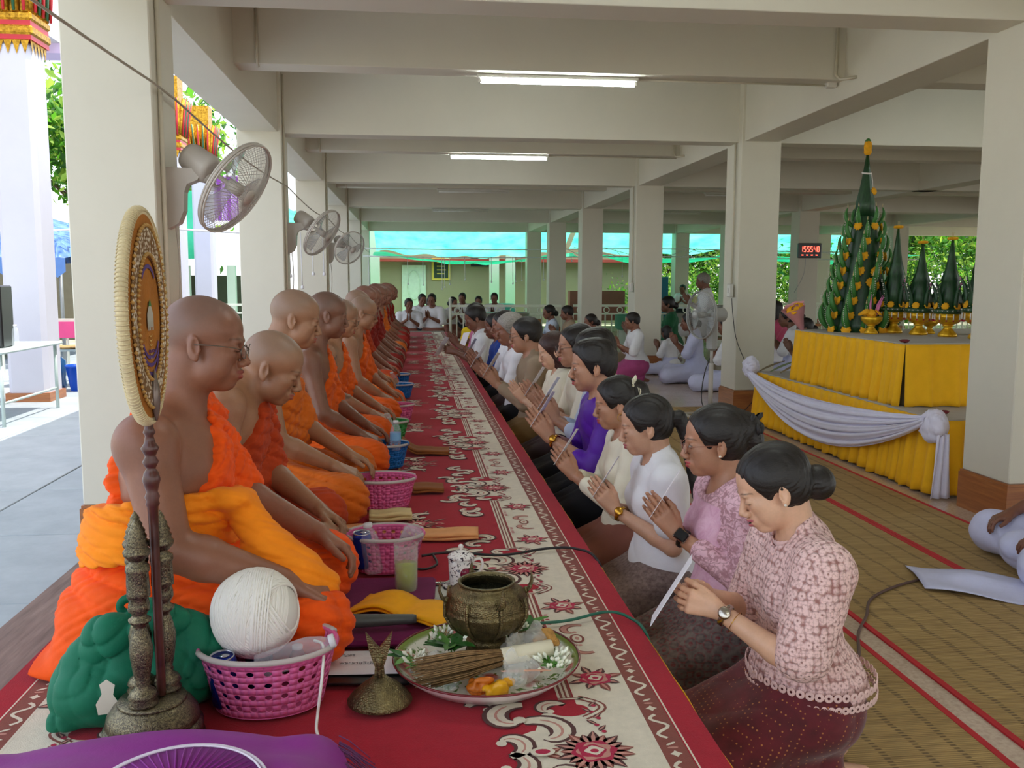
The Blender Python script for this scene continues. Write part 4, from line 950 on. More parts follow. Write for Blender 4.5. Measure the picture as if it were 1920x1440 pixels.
# ---------------------------------------------------------------- seated onlookers further back
BG='onlookers sitting in the side bay'
tpl={}
def bgp(key,label,X,Y,top,bot,rz,sc=1.0,z=.003,sk='b',group=BG,hair='short',hm=None):
    if key not in tpl:
        r=random.Random(key); J=(P_cross if key.startswith('c') else P_kneel)(hd=(0,.15,r.uniform(-.3,.3))) if key.startswith('c') else P_kneel(arms='pray',hd=(0,.15,r.uniform(-.2,.2)))
        if key.startswith('c'):
            for n,y in(('R',-1),('L',1)): J['el'+n]=vec(.14,y*.22,.36); J['wr'+n]=vec(.28,y*.03,.50); J['hand'+n]=dict(fw=vec(.5,0,.85),th=vec(-.8,0,.5),n=vec(0,-y,0),curl=(.05,.05,.05),spread=0,thumb=(.4,.05))
        st={'f':'bun','m':'short','l':'bob'}[key[-1]]; w=0 if key[-1]!='m' else 1
        S2=skirt_ops(J,1.0,.02,.33,.009,kk=.09) 
        tpl[key]=(J,body_mesh(J,.007,.015,m=w,f=1-w),cloth_mesh(blouse_ops(J,m=w,sleeve=.9,slr=.02,hem=.15,fold=.006),J,.010),cloth_mesh(S2,J,.012),hair_mesh(J,st,.008))
    J,a,b_,c,d=tpl[key]
    e=empty('person',(X,Y,z),rz,label,'person',group,scale=sc)
    for nm,me,mt in(('body',a,SK[sk]),('shirt',b_,top),('skirt',c,bot),('hair',d,hm or HM)):
        if not me.materials: me.materials.append(mt)
        o=link(nm,me,None,e); o.material_slots[0].link='OBJECT'; o.material_slots[0].material=mt
    return e
wh,lv=MT['white'],MT['lav']
bgp('k1f','woman in rose blouse and magenta skirt facing left behind the purple-shirted man',2.62,13.0,MT['rose'],MT['mag'],PI,.92)
bgp('k2m','person in white shirt with pink skirt praying beside the third square column',3.0,12.0,wh,MT['mag'],PI,.98,sk='a')
bgp('k2m','man with cropped brown hair seen far behind the glasses man',2.55,14.6,MT['khaki'],MT['black'],PI,1.0)
bgp('k1f','woman with dark hair far behind the cream-shirted man',2.30,14.9,MT['ltblue'],MT['black'],PI,1.0)
P=[('c1f','woman in white sitting right of the pedestal fan, hands joined',4.02,11.0,wh,lv,2.5,1.05,'b','long'),
 ('c2f','woman in lavender white sitting directly behind the pedestal fan',3.85,12.0,lv,lv,2.8,1.05,'b',0),
 ('c3l','child sitting between the two white-robed women by the column',3.78,13.0,wh,lv,2.4,.8,'d',0),
 ('c2f','man in pale shirt praying beside the third square column',3.75,14.4,wh,MT['khaki'],2.7,1.1,'d',0),
 ('k1f','woman in green shirt praying behind the fan',4.35,15.0,MT['grn'],wh,2.9,1.15,'d',0),
 ('c1f','woman in white seen between the second column and the yellow altar',5.25,12.0,wh,lv,2.6,1.12,'d',0),
 ('c3l','woman raising a hand behind the woman in white near the altar',5.6,13.3,MT['rose'],wh,2.5,1.2,'d',0),
 ('c2f','small dark-haired onlooker just left of the flower tree',6.3,14.2,wh,wh,2.8,1.05,'d',0),
 ('c1f','onlooker in dark clothes at the edge of the second column',5.0,10.9,MT['dkbrown'],MT['dkbrown'],2.6,1.02,'d',0)]
for k,l,X,Y,t_,b_,rz,sc,sk,_ in P: bgp(k,l,X,Y,t_,b_,rz,sc,sk=sk)
e=bgp('k2m','old white-haired woman in white sitting higher, hands at her face',5.15,15.6,wh,wh,2.9,1.15,z=.40,sk='b',hm=HG)
g=G(); g.bx(-.3,.3,-.3,.3,.36,.40,.01)
for sx in(-1,1):
    for sy in(-1,1): g.bx(sx*.27-.02,sx*.27+.02,sy*.27-.02,sy*.27+.02,0,.36)
tag(g.build('low_bench',M('bench_wood','#8a6a48'),None,(5.15,15.6,0)),'low wooden bench under the white-haired woman','bench')
# far group in white at the end of the carpet
FG='students in white at the far end'
far=[('c1f','leftmost student in white at the far end, arm on knee',-.10,19.6,1.1,.18),('k2m','second student from the left in white at the far end',.16,20.6,1.1,.12),('k1f','student in white with long skirt turned away at the far end',.42,19.6,1.12,.15),('k2m','student in white standing highest behind the railing corner',1.20,22.4,1.1,.35),('c1f','student in white peeping behind the first railing bars',.85,21.3,1.1,.22),('c2f','student in white behind railing, second from its left end',1.62,22.4,1.1,.24),('k1f','student in white behind railing, third from its left end',2.0,22.4,1.1,.22),('c2f','student with dark hair behind the second one at far end',.34,21.6,1.1,.2)]
for i,(k,l,X,Y,sc,z) in enumerate(far): bgp(k,l,X,Y,wh,MT['black'] if i%2 else MT['brown'],-PI/2+.5*math.sin(i*2),sc,z=.003,sk='b',group=FG)
# person in white at the right edge: only the folded legs show
J=P_cross(); J['head']=J['head']; e=empty('person',(3.22,3.82,.012),PI-.25,'person in pale lavender clothes sitting at the right edge on the mat','person',scale=1.05)
link('body',body_mesh(J,.006,.012),SK['b'],e); link('shirt',cloth_mesh(blouse_ops(J,hem=.12,sleeve=.9),J,.009),lv,e); link('skirt',cloth_mesh(skirt_ops(J,1.05,.02,.3,.008),J,.009),lv,e); link('hair',hair_mesh(J,'bun',.006),HM,e)
# ---------------------------------------------------------------- things on the carpet
def plastic(name,c,alpha=1,rough=.3,trans=0):
    t=NT(name); t.color(c); cc=srgb(c); tt=t.new('ShaderNodeBsdfTranslucent'); tt.inputs[0].default_value=(*cc,1); m2=t.new('ShaderNodeMixShader'); m2.inputs[0].default_value=.35; t.link(t.p.outputs[0],m2.inputs[1]); t.link(tt.outputs[0],m2.inputs[2]); t.link(m2.outputs[0],t.out.inputs[0]); t.set(Roughness=rough,Alpha=alpha); t.p.inputs['Transmission Weight'].default_value=trans; t.p.inputs['Subsurface Weight'].default_value=0; return t.m
def clear(name,c,alpha=.35,rough=.05):
    """thin clear plastic or glass: mostly see-through with a glossy skin"""
    t=NT(name); t.color(c); t.set(Roughness=rough,Alpha=alpha); lw=t.new('ShaderNodeLayerWeight'); lw.inputs[0].default_value=.3
    t.link(t.math('MULTIPLY_ADD',lw.outputs[1],.35,alpha,True),t.p.inputs['Alpha']); return t.m
PP=plastic('pink_plastic','#f77cba'); PB=plastic('blue_plastic','#1d86d8'); PG=plastic('green_plastic','#4cc96a'); PWh=plastic('pale_rim','#dad4cd',rough=.35)
CLR=clear('clear_pet','#e8eef4',.15); CAPW=plastic('white_cap','#f0f0f2')
def basket(name_l,X,Y,mat,rx=.135,ry=.105,h=.115,rz=0,z=CZ+.009,holes=True,group='plastic baskets set before the monks',fine=True,rimc=None):
    t=empty('basket',(X,Y,z),rz,name_l,'basket',group)
    n=48 if fine else 28; nz=9 if fine else 7
    g=G(); P=[];F=[];rt=.80
    def pt(i,k,off=0):
        a=2*PI*i/n; f=k/nz; s_=rt+(1-rt)*f; sc=abs(math.cos(a))**.0
        return (( (rx-off)*s_)*math.cos(a),((ry-off)*s_)*math.sin(a),.004+h*f)
    # lattice wall with real openings: each opening is a rounded gap
    th=.0022
    for k in range(nz):
        for i in range(n):
            hole=holes and (k%2==1) and (i%2==0) and (0<k<nz-1)
            a,b,c,d=pt(i,k),pt(i+1,k),pt(i+1,k+1),pt(i,k+1)
            if not hole: g.add([a,b,c,d],[(0,1,2,3)],True)
            else:
                m=[(Vector(a)+Vector(b)+Vector(c)+Vector(d))/4]; ring=[]
                for t_ in range(8):
                    an=2*PI*t_/8+PI/8; u=.5+.47*math.cos(an)*(1 if abs(math.sin(an))<.9 else .9); v_=.5+.46*math.sin(an)
                    p=(Vector(a)*(1-u)+Vector(b)*u)*(1-v_)+(Vector(d)*(1-u)+Vector(c)*u)*v_; ring.append(p)
                cs=[Vector(c),Vector(d),Vector(a),Vector(b)]
                # corners c(1,1) d(0,1) a(0,0) b(1,0) ; ring starts at angle pi/8
                V_=ring+cs; F_=[(8,0,1),(8,1,9),(9,1,2),(9,2,3),(9,3,10),(10,3,4),(10,4,5),(10,5,11),(11,5,6),(11,6,7),(11,7,8),(8,7,0)]
                F_=[(8,1,0),(8,9,2,1),(9,3,2),(9,10,4,3),(10,5,4),(10,11,6,5),(11,7,6),(11,8,0,7)]
                g.add(V_,F_,True)
    g.lathe([(1,.004),(1,.006)],n,sx=rx*rt,sy=ry*rt) if False else g.prism([(rx*rt*math.cos(2*PI*i/n),ry*rt*math.sin(2*PI*i/n)) for i in range(n)],.002,.005)
    o=g.build('wall',mat,t); md=o.modifiers.new('thick','SOLIDIFY'); md.thickness=th; md.offset=0
    g=G(); g.tube([((rx+.003)*math.cos(a),(ry+.003)*math.sin(a),h+.006) for a in np.linspace(0,2*PI,41)[:-1]],.0055,8,closed=True,flat=1.3); g.build('rim',mat,t)
    for s_ in(-1,1):
        g=G(); g.tube([((rx+.006)*math.cos(a),(ry+.006)*math.sin(a),h+.010) for a in np.linspace(.35 if s_>0 else PI+.35,PI-.35 if s_>0 else 2*PI-.35,20)],.0065,8,flat=1.0); g.build('handle',rimc or PWh,t)
    return t
def bottle(label,X,Y,z,h=.19,r=.030,tilt=(0,0,0),liq=None,cat='bottle',capm=None,lab=None,group=None,sc=1):
    t=empty('water_bottle',(X,Y,z),0,label,cat,group,rot=tilt,scale=sc)
    g=G(); pr=[(r*.9,0),(r,.006)]+[(r*(1-.035*(k%2)),.02+.010*k) for k in range(5)]+[(r,h*.55),(r*.96,h*.68),(r*.62,h*.85),(r*.42,h*.91),(r*.42,h*.95)]
    g.lathe(pr,24); g.build('body',liq or CLR,t)
    g=G(); g.lathe([(r*.46,h*.93),(r*.50,h*.935),(r*.50,h),(r*.44,h*1.005)],16,flute=.03,nf=16); g.build('cap',capm or CAPW,t)
    if lab: g=G(); g.lathe([(r*1.015,h*.34),(r*1.015,h*.60)],24,cap=False); g.build('label',lab,t)
    return t
def can(label,X,Y,z,tilt=(0,0,0),c='#1a2c90'):
    t=empty('drink_can',(X,Y,z),0,label,'can',rot=tilt); m=M('can_paint'+c,c,.25,.6,.05)
    g=G(); g.lathe([(.024,0),(.031,.008),(.031,.105),(.027,.118)],28); g.build('body',m,t)
    g=G(); g.lathe([(.0265,.117),(.028,.121),(.026,.122),(.0245,.117),(.0,.117)],28,cap=False); g.build('lid',M('aluminium','#c9cbd0',.22,1),t)
    g=G(); g.lathe([(.003,0),(.008,.001),(.008,.002),(.003,.0025)],12,(.006,0,.119),sx=1.4); g.build('pull_tab',M('aluminium'),t); return t
# nearest pink basket with a huge ball of white thread
BX,BY=-.335,2.03
bk=basket('pink oval basket nearest the camera holding a big ball of white thread',BX,BY,PP,.150,.118,.13,rz=.05,z=CZ+.009,fine=True)
zb=CZ+.009
can('blue and silver drink can lying upright in the nearest pink basket',BX-.088,BY-.035,zb+.012,c='#1b2f9a',tilt=(.12,-.05,0))
bottle('clear water bottle lying in the nearest pink basket, white cap to the right',BX-.015,BY-.062,zb+.105,.175,.029,tilt=(0,1.28,.12))
lb=M('red_blue_label','#b03040',.5)
can('dark blue can standing low inside the nearest pink basket',BX-.03,BY+.045,zb+.008,c='#16246f')
bottle('small red-labelled bottle deep inside the nearest pink basket',BX+.06,BY+.03,zb+.006,.11,.024,liq=M('tonic','#7d3b2c',.2))
# ball of string: wound strands on a sphere
def thread_ball(c,R):
    t=empty('thread_ball',c,0,'large ball of white cotton sacred thread resting on the nearest pink basket','ball')
    g=G(); g.lathe([(R*.965*math.sin(a),R*.93*-math.cos(a)) for a in np.linspace(.02,PI-.02,24)],40,cap=True); g.build('core',M('cotton_core','#dcdad2',.9),t)
    g=G(); r=random.Random(3)
    for q in range(13):
        ax=Vector((r.gauss(.8,.35),r.gauss(-.1,.45),r.gauss(.1,.5))).normalized(); u=ax.orthogonal().normalized(); v=ax.cross(u); o0=r.uniform(-.25,.25); Rk=R*(.955+.0045*q)
        for k in range(13):
            off=o0+(k-6)*.052; 
            if abs(off)>.8: continue
            rr=math.sqrt(1-off*off); ax2=(ax+Vector((r.gauss(0,.02),r.gauss(0,.02),r.gauss(0,.02)))).normalized(); u2=ax2.orthogonal().normalized(); v2=ax2.cross(u2)
            g.tube([(ax2*off+(u2*math.cos(6.2832*s/34)+v2*math.sin(6.2832*s/34))*rr)*Rk for s in range(34)],.0029,5,closed=True)
    o=g.build('thread',M('cotton_thread','#efece4',.9,var=.04),t); o['kind']='stuff'; return t
thread_ball((BX-.035,BY+.045,zb+.193),.100)
g=G(); pts=[(BX+.10,BY+.02,zb+.13),(BX+.125,BY-.03,zb+.137),(BX+.130,BY-.10,zb+.11),(BX+.125,BY-.125,zb+.06),(BX+.12,BY-.13,zb+.02),(BX+.122,BY-.17,zb+.010),(BX+.135,BY-.21,zb+.008),(BX+.15,BY-.25,zb+.03),(BX+.155,BY-.36,zb+.075),(BX+.155,BY-.46,zb+.08),(BX+.15,BY-.60,zb+.05)]
def smooth(pts,n=6):
    P=[Vector(p) for p in pts]; out=[]
    for i in range(len(P)-1):
        a=P[max(i-1,0)];b=P[i];c=P[i+1];d=P[min(i+2,len(P)-1)]
        for k in range(n):
            t=k/n; out.append(.5*((2*b)+(c-a)*t+(2*a-5*b+4*c-d)*t*t+(3*b-a-3*c+d)*t**3))
    out.append(P[-1]); return out
g.tube(smooth(pts),.0032,6); tag(g.build('loose_thread',M('cotton_thread')),'loose white thread trailing from the thread ball over the basket rim','thread')
# other baskets down the row
bspec=[(-.10,2.98,PP,'second pink basket holding can, bottle and brown cup',.125,.10,.11,True),
 (-.14,3.82,PP,'third pink basket, empty, beside the second monk',.14,.105,.115,True),
 (-.17,4.66,PB,'large blue basket beside the third monk with a bottle on its rim',.135,.105,.11,True),
 (-.17,5.42,PG,'green basket with crumpled plastic wrap in it',.13,.10,.11,False),
 (-.13,6.15,PP,'pink basket beyond the green one',.125,.10,.11,False),
 (-.13,7.45,PB,'blue basket beyond the far pink basket',.12,.10,.10,False),
 (-.15,8.25,PB,'small blue basket half hidden behind another blue one',.11,.09,.10,False),
 (-.42,8.9,PB,'shallow blue tray basket between the far monks',.12,.10,.05,False)]
for X,Y,m,l,rx,ry,h,fi in bspec: basket(l,X,Y,m,rx,ry,h,fine=fi)
can('blue and white can inside the second pink basket',-.175,2.93,zb+.02,c='#2136a0',tilt=(.1,0,0))
bottle('clear bottle with white cap standing in the second pink basket',-.135,2.90,zb+.012,.165,.030,tilt=(.05,-.12,0))
t=empty('drink_cup',(-.065,2.96,zb+.02),0,'tilted plastic cup of brown iced drink in the second pink basket','cup',rot=(.1,.5,0))
g=G(); g.lathe([(.026,0),(.036,.12),(.034,.12),(.025,.003)],24,cap=False); g.build('cup_wall',CLR,t)
g=G(); g.lathe([(.0245,.004),(.032,.085)],24); g.build('drink',M('coffee','#7e5340',.15),t)
g=G(); g.lathe([(.037,.119),(.038,.124),(.030,.135),(.020,.137),(.0,.137)],24,cap=False); g.build('lid',CLR,t)
bottle('water bottle with blue label standing on the large blue basket',-.10,4.58,zb+.10,.15,.028,lab=M('blue_label','#7fb6e0',.4),tilt=(0,.03,0))
bottle('water bottle in the far blue basket',-.14,7.4,zb+.07,.15,.028,tilt=(0,-.3,0),lab=M('brown_label','#a07a60',.5))
bottle('small water bottle on the shallow blue tray between far monks',-.40,8.85,zb+.03,.15,.028,lab=M('blue_label'))
def wrap(label,X,Y,z,r,seed,m,cat='wrap',sq=.7,name='crumpled_wrap'):
    S=SDF(); S.ell((0,0,0),(r,r*.8,r*sq),.0)
    rr=np.random.default_rng(seed)
    for k in range(6): p=rr.normal(size=3)*r*.5; p[2]*=.6; S.ell(p,np.abs(rr.normal(size=3))*r*.35+r*.25,r*.2)
    S.disp(addf(folds(r*.16,rr.normal(size=3),3.5/r,2.5,(2/r,3/r,2/r),seed),folds(r*.10,rr.normal(size=3),7/r,2.5,(4/r,3/r,3/r),seed+1)),r*.35)
    V,F=S.mesh(r/12,(-r*2.2,)*3,(r*2.2,)*3); o=link(name,np_mesh(name,V,F),m,None,(X,Y,z)); return tag(o,label,cat)
BAGW=clear('thin_film','#f4f4f0',.25,.15); 
wrap('crumpled clear wrapper on the green basket',-.21,5.36,zb+.125,.06,4,BAGW)
wrap('crumpled tissue on the far pink basket rim',-.20,6.1,zb+.115,.045,5,MT['white'],'tissue',name='tissue')
wrap('crumpled tissue beside the far saffron monk',-.40,8.3,zb+.10,.04,6,MT['white'],'tissue',name='tissue')
# folded cloths in front of monks
def fcloth(label,X,Y,L,w,m,rz=0,seed=0,curl=.0,th=.010,z=zb):
    g=G(); r=random.Random(seed)
    for k in range(2):
        def f(u,v): return ((u-.5)*L,(v-.5)*w*(1-.05*k),th*(k+1)+.003*math.sin(u*7+seed+k)+curl*max(0,.35-u)**1.5*3+.002*math.sin(v*9))
        g.slab(f,18,6,th*.8)
    return tag(g.build('folded_cloth',m,None,(X,Y,z),(0,0,rz)),label,'cloth')
fcloth('folded peach cloth lying before the second pink basket',.085,3.33,.30,.115,fabric('peach_cloth','#d99a63'),-.06,1)
fcloth('folded cream towel beside the third pink basket',-.10,3.60,.17,.10,fabric('cream_towel','#d9c48f'),.05,2,th=.016)
fcloth('folded brown cloth beside the empty pink basket',.03,4.10,.20,.14,fabric('brown_cloth','#8a5226'),.0,3,curl=.12)
fcloth('folded brown cloth beside the large blue basket',.06,5.02,.26,.16,fabric('brown_cloth'),-.05,4,curl=.10)
fcloth('pale folded cloth under the elderly monk\'s hands',-.18,3.42,.20,.10,fabric('peach_cloth'),.1,5)
# plum seat mats in front of first monk
g=G(); g.box((0,0,.011),(.36,.52,.018),bev=.007); tag(g.build('seat_mat',CUSH,None,(-.13,2.56,CZ+.009),(0,0,-.05)),'plum seat mat under the yellow folded cloth beside the first monk','mat')
# yellow cloth / folded fabric, two leaves
g=G()
def yf(u,v):
    x=u*.30; zz=.010+.030*abs(math.sin((u-.02)*PI*2))*(.6 if u<.5 else .5)+.0015*math.sin(v*8+u*5)
    return (x,(v-.5)*.15+.02*math.sin(u*5),zz)
g.slab(yf,30,6,.004); 
g.slab(lambda u,v:(.01+u*.28,(v-.5)*.15+.02*math.sin(u*5)-.004,.005+.026*abs(math.sin((u-.02)*PI*2))*(.6 if u<.5 else .5)),30,6,.004)
tag(g.build('yellow_cloth',fabric('marigold_cloth','#f2a90a',.8),None,(-.165,2.56,CZ+.03),(0,0,-.42)),'bright yellow folded ceremonial cloth opened like a booklet','cloth')
# steel tray with glass of green drink
STEEL=M('steel','#bdbcb8',.18,1); TX,TY=.055,2.70
tr=empty('steel_tray',(TX,TY,zb),.0,'small shiny steel tray under the green drink and teacup','tray')
g=G(); g.box((0,0,.003),(.30,.15,.004),bev=.0018); g.build('tray_bed',STEEL,tr)
g=G(); g.tube([(.15*(1 if c else -1) if False else x,y,.010) for x,y,c in ((-.15,-.075,0),(.15,-.075,1),(.15,.075,1),(-.15,.075,0))],.004,6,closed=True); g.build('tray_rim',STEEL,tr)
gls=empty('drinking_glass',(TX-.085,TY,zb+.0075),0,'tall clear glass half full of pale green drink on the steel tray','glass')
GL=clear('glass_wall','#f4f8f4',.06,.02)
g=G(); g.lathe([(.031,0),(.034,.006),(.037,.155),(.035,.155),(.032,.010)],32,cap=False); g.build('glass_wall',GL,gls)
g=G(); g.lathe([(.0305,.009),(.0335,.094)],32); 
gd=NT('green_drink'); gd.color(srgb('#a9b832')); gd.set(Roughness=.05,Alpha=.95); gd.p.inputs['Transmission Weight'].default_value=.25; g.build('drink',gd.m,gls)
g=G(); g.lathe([(.0,0),(.046,.003),(.052,.008),(.050,.009),(.0,.005)],32,cap=False); tag(g.build('saucer',GL,None,(TX-.085,TY,zb+.0052)),'small glass saucer under the green drink','saucer')
# teacup with lid and handle, blossom print
def porcelain():
    t=NT('floral_porcelain'); v=t.coord(); d=t.voro(v,120,rnd=.9); n=t.noise(v,90,3,.6,.6); c=t.mix(t.ramp(n,[(.56,0.),(.59,1.)]),'#efece8','#3d3440'); c=t.mix(t.ramp(d,[(.10,1.),(.16,0.)]),c,'#8c2440'); t.color(c); t.set(Roughness=.12); return t.m
PO=porcelain(); PW=M('white_porcelain','#efebe6',.12,var=.02); RD=M('berry_print','#7e1c3a',.2)
tc=empty('teacup',(.14,2.76,zb+.010),0,'white lidded teacup with small dark red flower print and handle','cup')
g=G(); g.lathe([(.030,0),(.036,.004),(.037,.02),(.040,.085),(.038,.085),(.035,.01)],36,cap=False); g.build('cup_body',PO,tc)
g=G(); g.lathe([(.041,.084),(.043,.088),(.040,.093),(.030,.101),(.014,.108),(.004,.110)],36,cap=False); g.build('lid',PO,tc)
g=G(); g.lathe([(.0035,.109),(.004,.113),(.008,.117),(.009,.122),(.006,.127),(.001,.129)],16); g.build('knob',PW,tc)
g=G(); g.tube(smooth([(.037,0,.074),(.060,0,.080),(.068,0,.060),(.055,0,.035),(.038,0,.025)]),.0045,8); g.build('handle',PW,tc)
g=G(); g.lathe([(.001,0),(.017,0),(.0175,.0012),(.001,.0015)],24,(.012,-.0375,.045),rot=(PI/2,0,.3)); g.build('medallion',RD,tc)
g=G(); g.lathe([(.0,0),(.03,.001),(.058,.008),(.056,.009),(.0,.003)],36,cap=False); tag(g.build('saucer',PO,None,(.14,2.76,zb+.0002)),'flower-printed saucer under the lidded teacup','saucer')
# enamel tray with the brass bowl
TRX,TRY=.170,2.13; TRZ=zb
def enamel():
    t=NT('enamel_leafy'); v=t.coord(); c=t.new('ShaderNodeTexCoord'); sp=t.new('ShaderNodeSeparateXYZ'); t.link(c.outputs['Object'],sp.inputs[0])
    ln=t.new('ShaderNodeVectorMath',operation='LENGTH'); cm=t.new('ShaderNodeCombineXYZ'); t.link(sp.outputs[0],cm.inputs[0]); t.link(sp.outputs[1],cm.inputs[1]); t.link(cm.outputs[0],ln.inputs[0]); r=ln.outputs['Value']
    n=t.noise(v,38,2,.5,1.2); base=t.mix(t.ramp(n,[(.56,0.),(.60,1.)]),'#eceadb','#5d7d35')
    base=t.mix(t.ramp(t.noise(v,14,1),[(.6,0.),(.66,.8)]),base,'#c23038')
    cc=t.ramp(r,[(.0,0.),(.192,0.),(.196,1.)]); base=t.mix(cc,base,'#7b8f3c'); t.color(base); t.set(Roughness=.15); return t.m
ET=enamel()
tr=empty('enamel_tray',(TRX,TRY,TRZ),0,'large round enamel tray with green leaf pattern and dark red rim','tray',scale=(1.1,1.1,1))
g=G(); g.lathe([(.0,.004),(.145,.004),(.165,.010),(.196,.036),(.205,.045),(.208,.045)],56,cap=False); g.build('tray_top',ET,tr)
g=G(); g.lathe([(.0,0),(.14,0),(.165,.004),(.198,.032),(.208,.044)],56,cap=False); g.build('tray_underside',PW,tr)
g=G(); g.tube([(.207*math.cos(a),.207*math.sin(a),.0455) for a in np.linspace(0,2*PI,57)[:-1]],.0026,6,closed=True); g.build('tray_rim',M('oxblood_rim','#6e1a20',.2),tr)
def brass(name,a,b,sc=70,rough=.38,bmp=.6):
    t=NT(name); v=t.coord(); n=t.noise(v,22,5,.7); t.color(t.ramp(n,[(.3,a),(.7,b)])); t.set(Metallic=.85,Roughness=rough); d=t.voro(v,sc,rnd=.5); t.bump(t.math('MULTIPLY_ADD',t.noise(v,40,4),.5,d),bmp,.004); return t.m
BR=brass('old_brass','#4e4430','#8f8058',230,.42,.45)
bwl=empty('brass_bowl',(TRX+.005,TRY+.06,TRZ+.0045),0,'tarnished brass footed bowl with leafy relief standing in the enamel tray','bowl')
g=G(); g.lathe([(.052,0),(.058,.006),(.056,.012),(.050,.030),(.046,.050),(.051,.056),(.046,.062),(.038,.066)],40,flute=.05,nf=20,frange=(.012,.05)); g.build('foot',BR,bwl)
g=G(); g.lathe([(.038,.062),(.048,.072),(.075,.088),(.096,.112),(.104,.135),(.106,.14),(.101,.143),(.103,.147),(.100,.165),(.094,.176),(.096,.180),(.082,.190),(.068,.196),(.068,.203),(.072,.205),(.072,.208),(.065,.208),(.064,.197),(.080,.185),(.090,.165),(.090,.13),(.06,.085),(.0,.075)],64,flute=.022,nf=32,cap=False,frange=(.085,.176)); g.build('bowl_body',BR,bwl)
g=G(); g.lathe([(.0,.178),(.075,.178)],32,cap=False); wm=NT('dark_water'); wm.color(srgb('#141611')); wm.set(Roughness=.04); g.build('water',wm.m,bwl)
for k in range(8):
    a=2*PI*k/8+.25; c,s_=math.cos(a),math.sin(a); g=G()
    g.tube([(c*r_,s_*r_,z_) for r_,z_ in ((.060,.073),(.092,.100),(.109,.13),(.109,.16),(.104,.178))],[.003,.0042,.004,.004,.006],6,flat=1)
    if k%2==0: g.tube([(c*r_,s_*r_,z_) for r_,z_ in ((.106,.165),(.116,.178),(.122,.195),(.121,.212),(.119,.222))],[.006,.010,.007,.004,.001],6,flat=.5)
    g.build('rib',BR,bwl)
# brass lid with fish-tail finial
ld=empty('bowl_cover',(-.085,2.00,zb),0,'brass bowl lid with fish-tail finial lying on the carpet','lid')
g=G(); g.lathe([(.068,0),(.074,.003),(.070,.010),(.060,.022),(.040,.040),(.024,.052),(.016,.060)],44,flute=.045,nf=26,frange=(.008,.05)); g.build('lid_dome',BR,ld)
g=G()
g.tube([(0,0,.055),(.0,0,.072),(.0,0,.092),(.0,0,.108)],[.016,.012,.016,.022],10,flat=.5)
g.prism([(-.012,.06),(.012,.06),(.010,.085),(.017,.105),(.024,.13),(.030,.165),(.012,.142),(.0,.128),(-.012,.142),(-.030,.165),(-.024,.13),(-.017,.105),(-.010,.085)],-.006,.006,R=Euler((PI/2,0,0)).to_matrix())
g.build('finial',BR,ld)
# broom of stalks lying across the tray
br=empty('stalk_broom',(0,0,0),0,'short sprinkling broom of dry brown stalks with pale handle across the tray','broom')
A=Vector((TRX+.155,TRY-.045,TRZ+.075)); B=Vector((TRX-.165,TRY-.105,TRZ+.055)); d=(B-A).normalized(); sd1=d.cross(Vector((0,0,1))).normalized(); u1=sd1.cross(d)
g=G(); q=d.to_track_quat('Z','Y').to_euler(); g.lathe([(.019,0),(.0205,.003),(.0205,.125),(.018,.128)],24,A,rot=q); g.build('handle',M('pale_wrap','#d9d0b4',.6),br)
g=G(); r=random.Random(5)
for k in range(190):
    a=r.uniform(0,6.28); rr=math.sqrt(r.random()); o1=(sd1*math.cos(a)+u1*math.sin(a))*rr; L_=r.uniform(.30,.345)
    p0=A+d*.115+o1*.016; p2=A+d*L_+o1*Vector((1,1,1)).length*.021+Vector((0,0,-.004)); p1=(p0+p2)/2+o1*.006
    g.tube([p0,p1,p2],[.0016,.0014,.0010],4)
o=g.build('stalks',M('dry_stalk','#8a6a42',.8,var=.35,vs=120),br); o['kind']='stuff'
# leaves, jasmine, incense, bags, candles on the tray
LF=M('leaf_green','#2f6b26',.45,var=.35,vs=30); LF2=M('leaf_light','#5f9a3c',.5,var=.2)
def leafm(g,c,L,w,a,el=.2,cur=.25):
    c=Vector(c); d=Vector((math.cos(a)*math.cos(el),math.sin(a)*math.cos(el),math.sin(el))); s_=Vector((-math.sin(a),math.cos(a),0)); n=d.cross(s_)
    def f(u,v): wv=math.sin(PI*min(1,u*1.0)**.75)*w*.5; return c+d*(L*u)+s_*(wv*(v*2-1))+n*(-cur*L*u*u*.5)*-1*-1+n*(abs(v*2-1)*w*.12)
    g.sheet(f,7,2)
def sprig(label,X,Y,z,n,seed,L=.06,m=LF,spr=6.28,a0=0):
    t=empty('leaf_sprig',(X,Y,z),0,label,'leaves'); r=random.Random(seed)
    for k in range(n):
        g=G(); leafm(g,(r.uniform(-.01,.01),r.uniform(-.01,.01),.004*k*.5),L*r.uniform(.7,1.1),L*.42,a0+spr*k/n+r.uniform(-.3,.3),r.uniform(.0,.5)); g.build('leaf',m if k%3 else LF2,t)
    g=G(); g.tube([(0,0,-.01),(0,0,.015)],.002,5); g.build('stem',LF2,t); return t
sprig('dark green leaf sprig in the tray left of the brass bowl',TRX-.085,TRY+.035,TRZ+.045,9,3,.075)
sprig('leaf sprig on the far right of the tray',TRX+.11,TRY+.15,TRZ+.05,6,5,.07)
sprig('small leaf sprig poking out at the tray\'s left edge',TRX-.19,TRY-.02,TRZ+.048,4,6,.06,a0=2.3,spr=2)
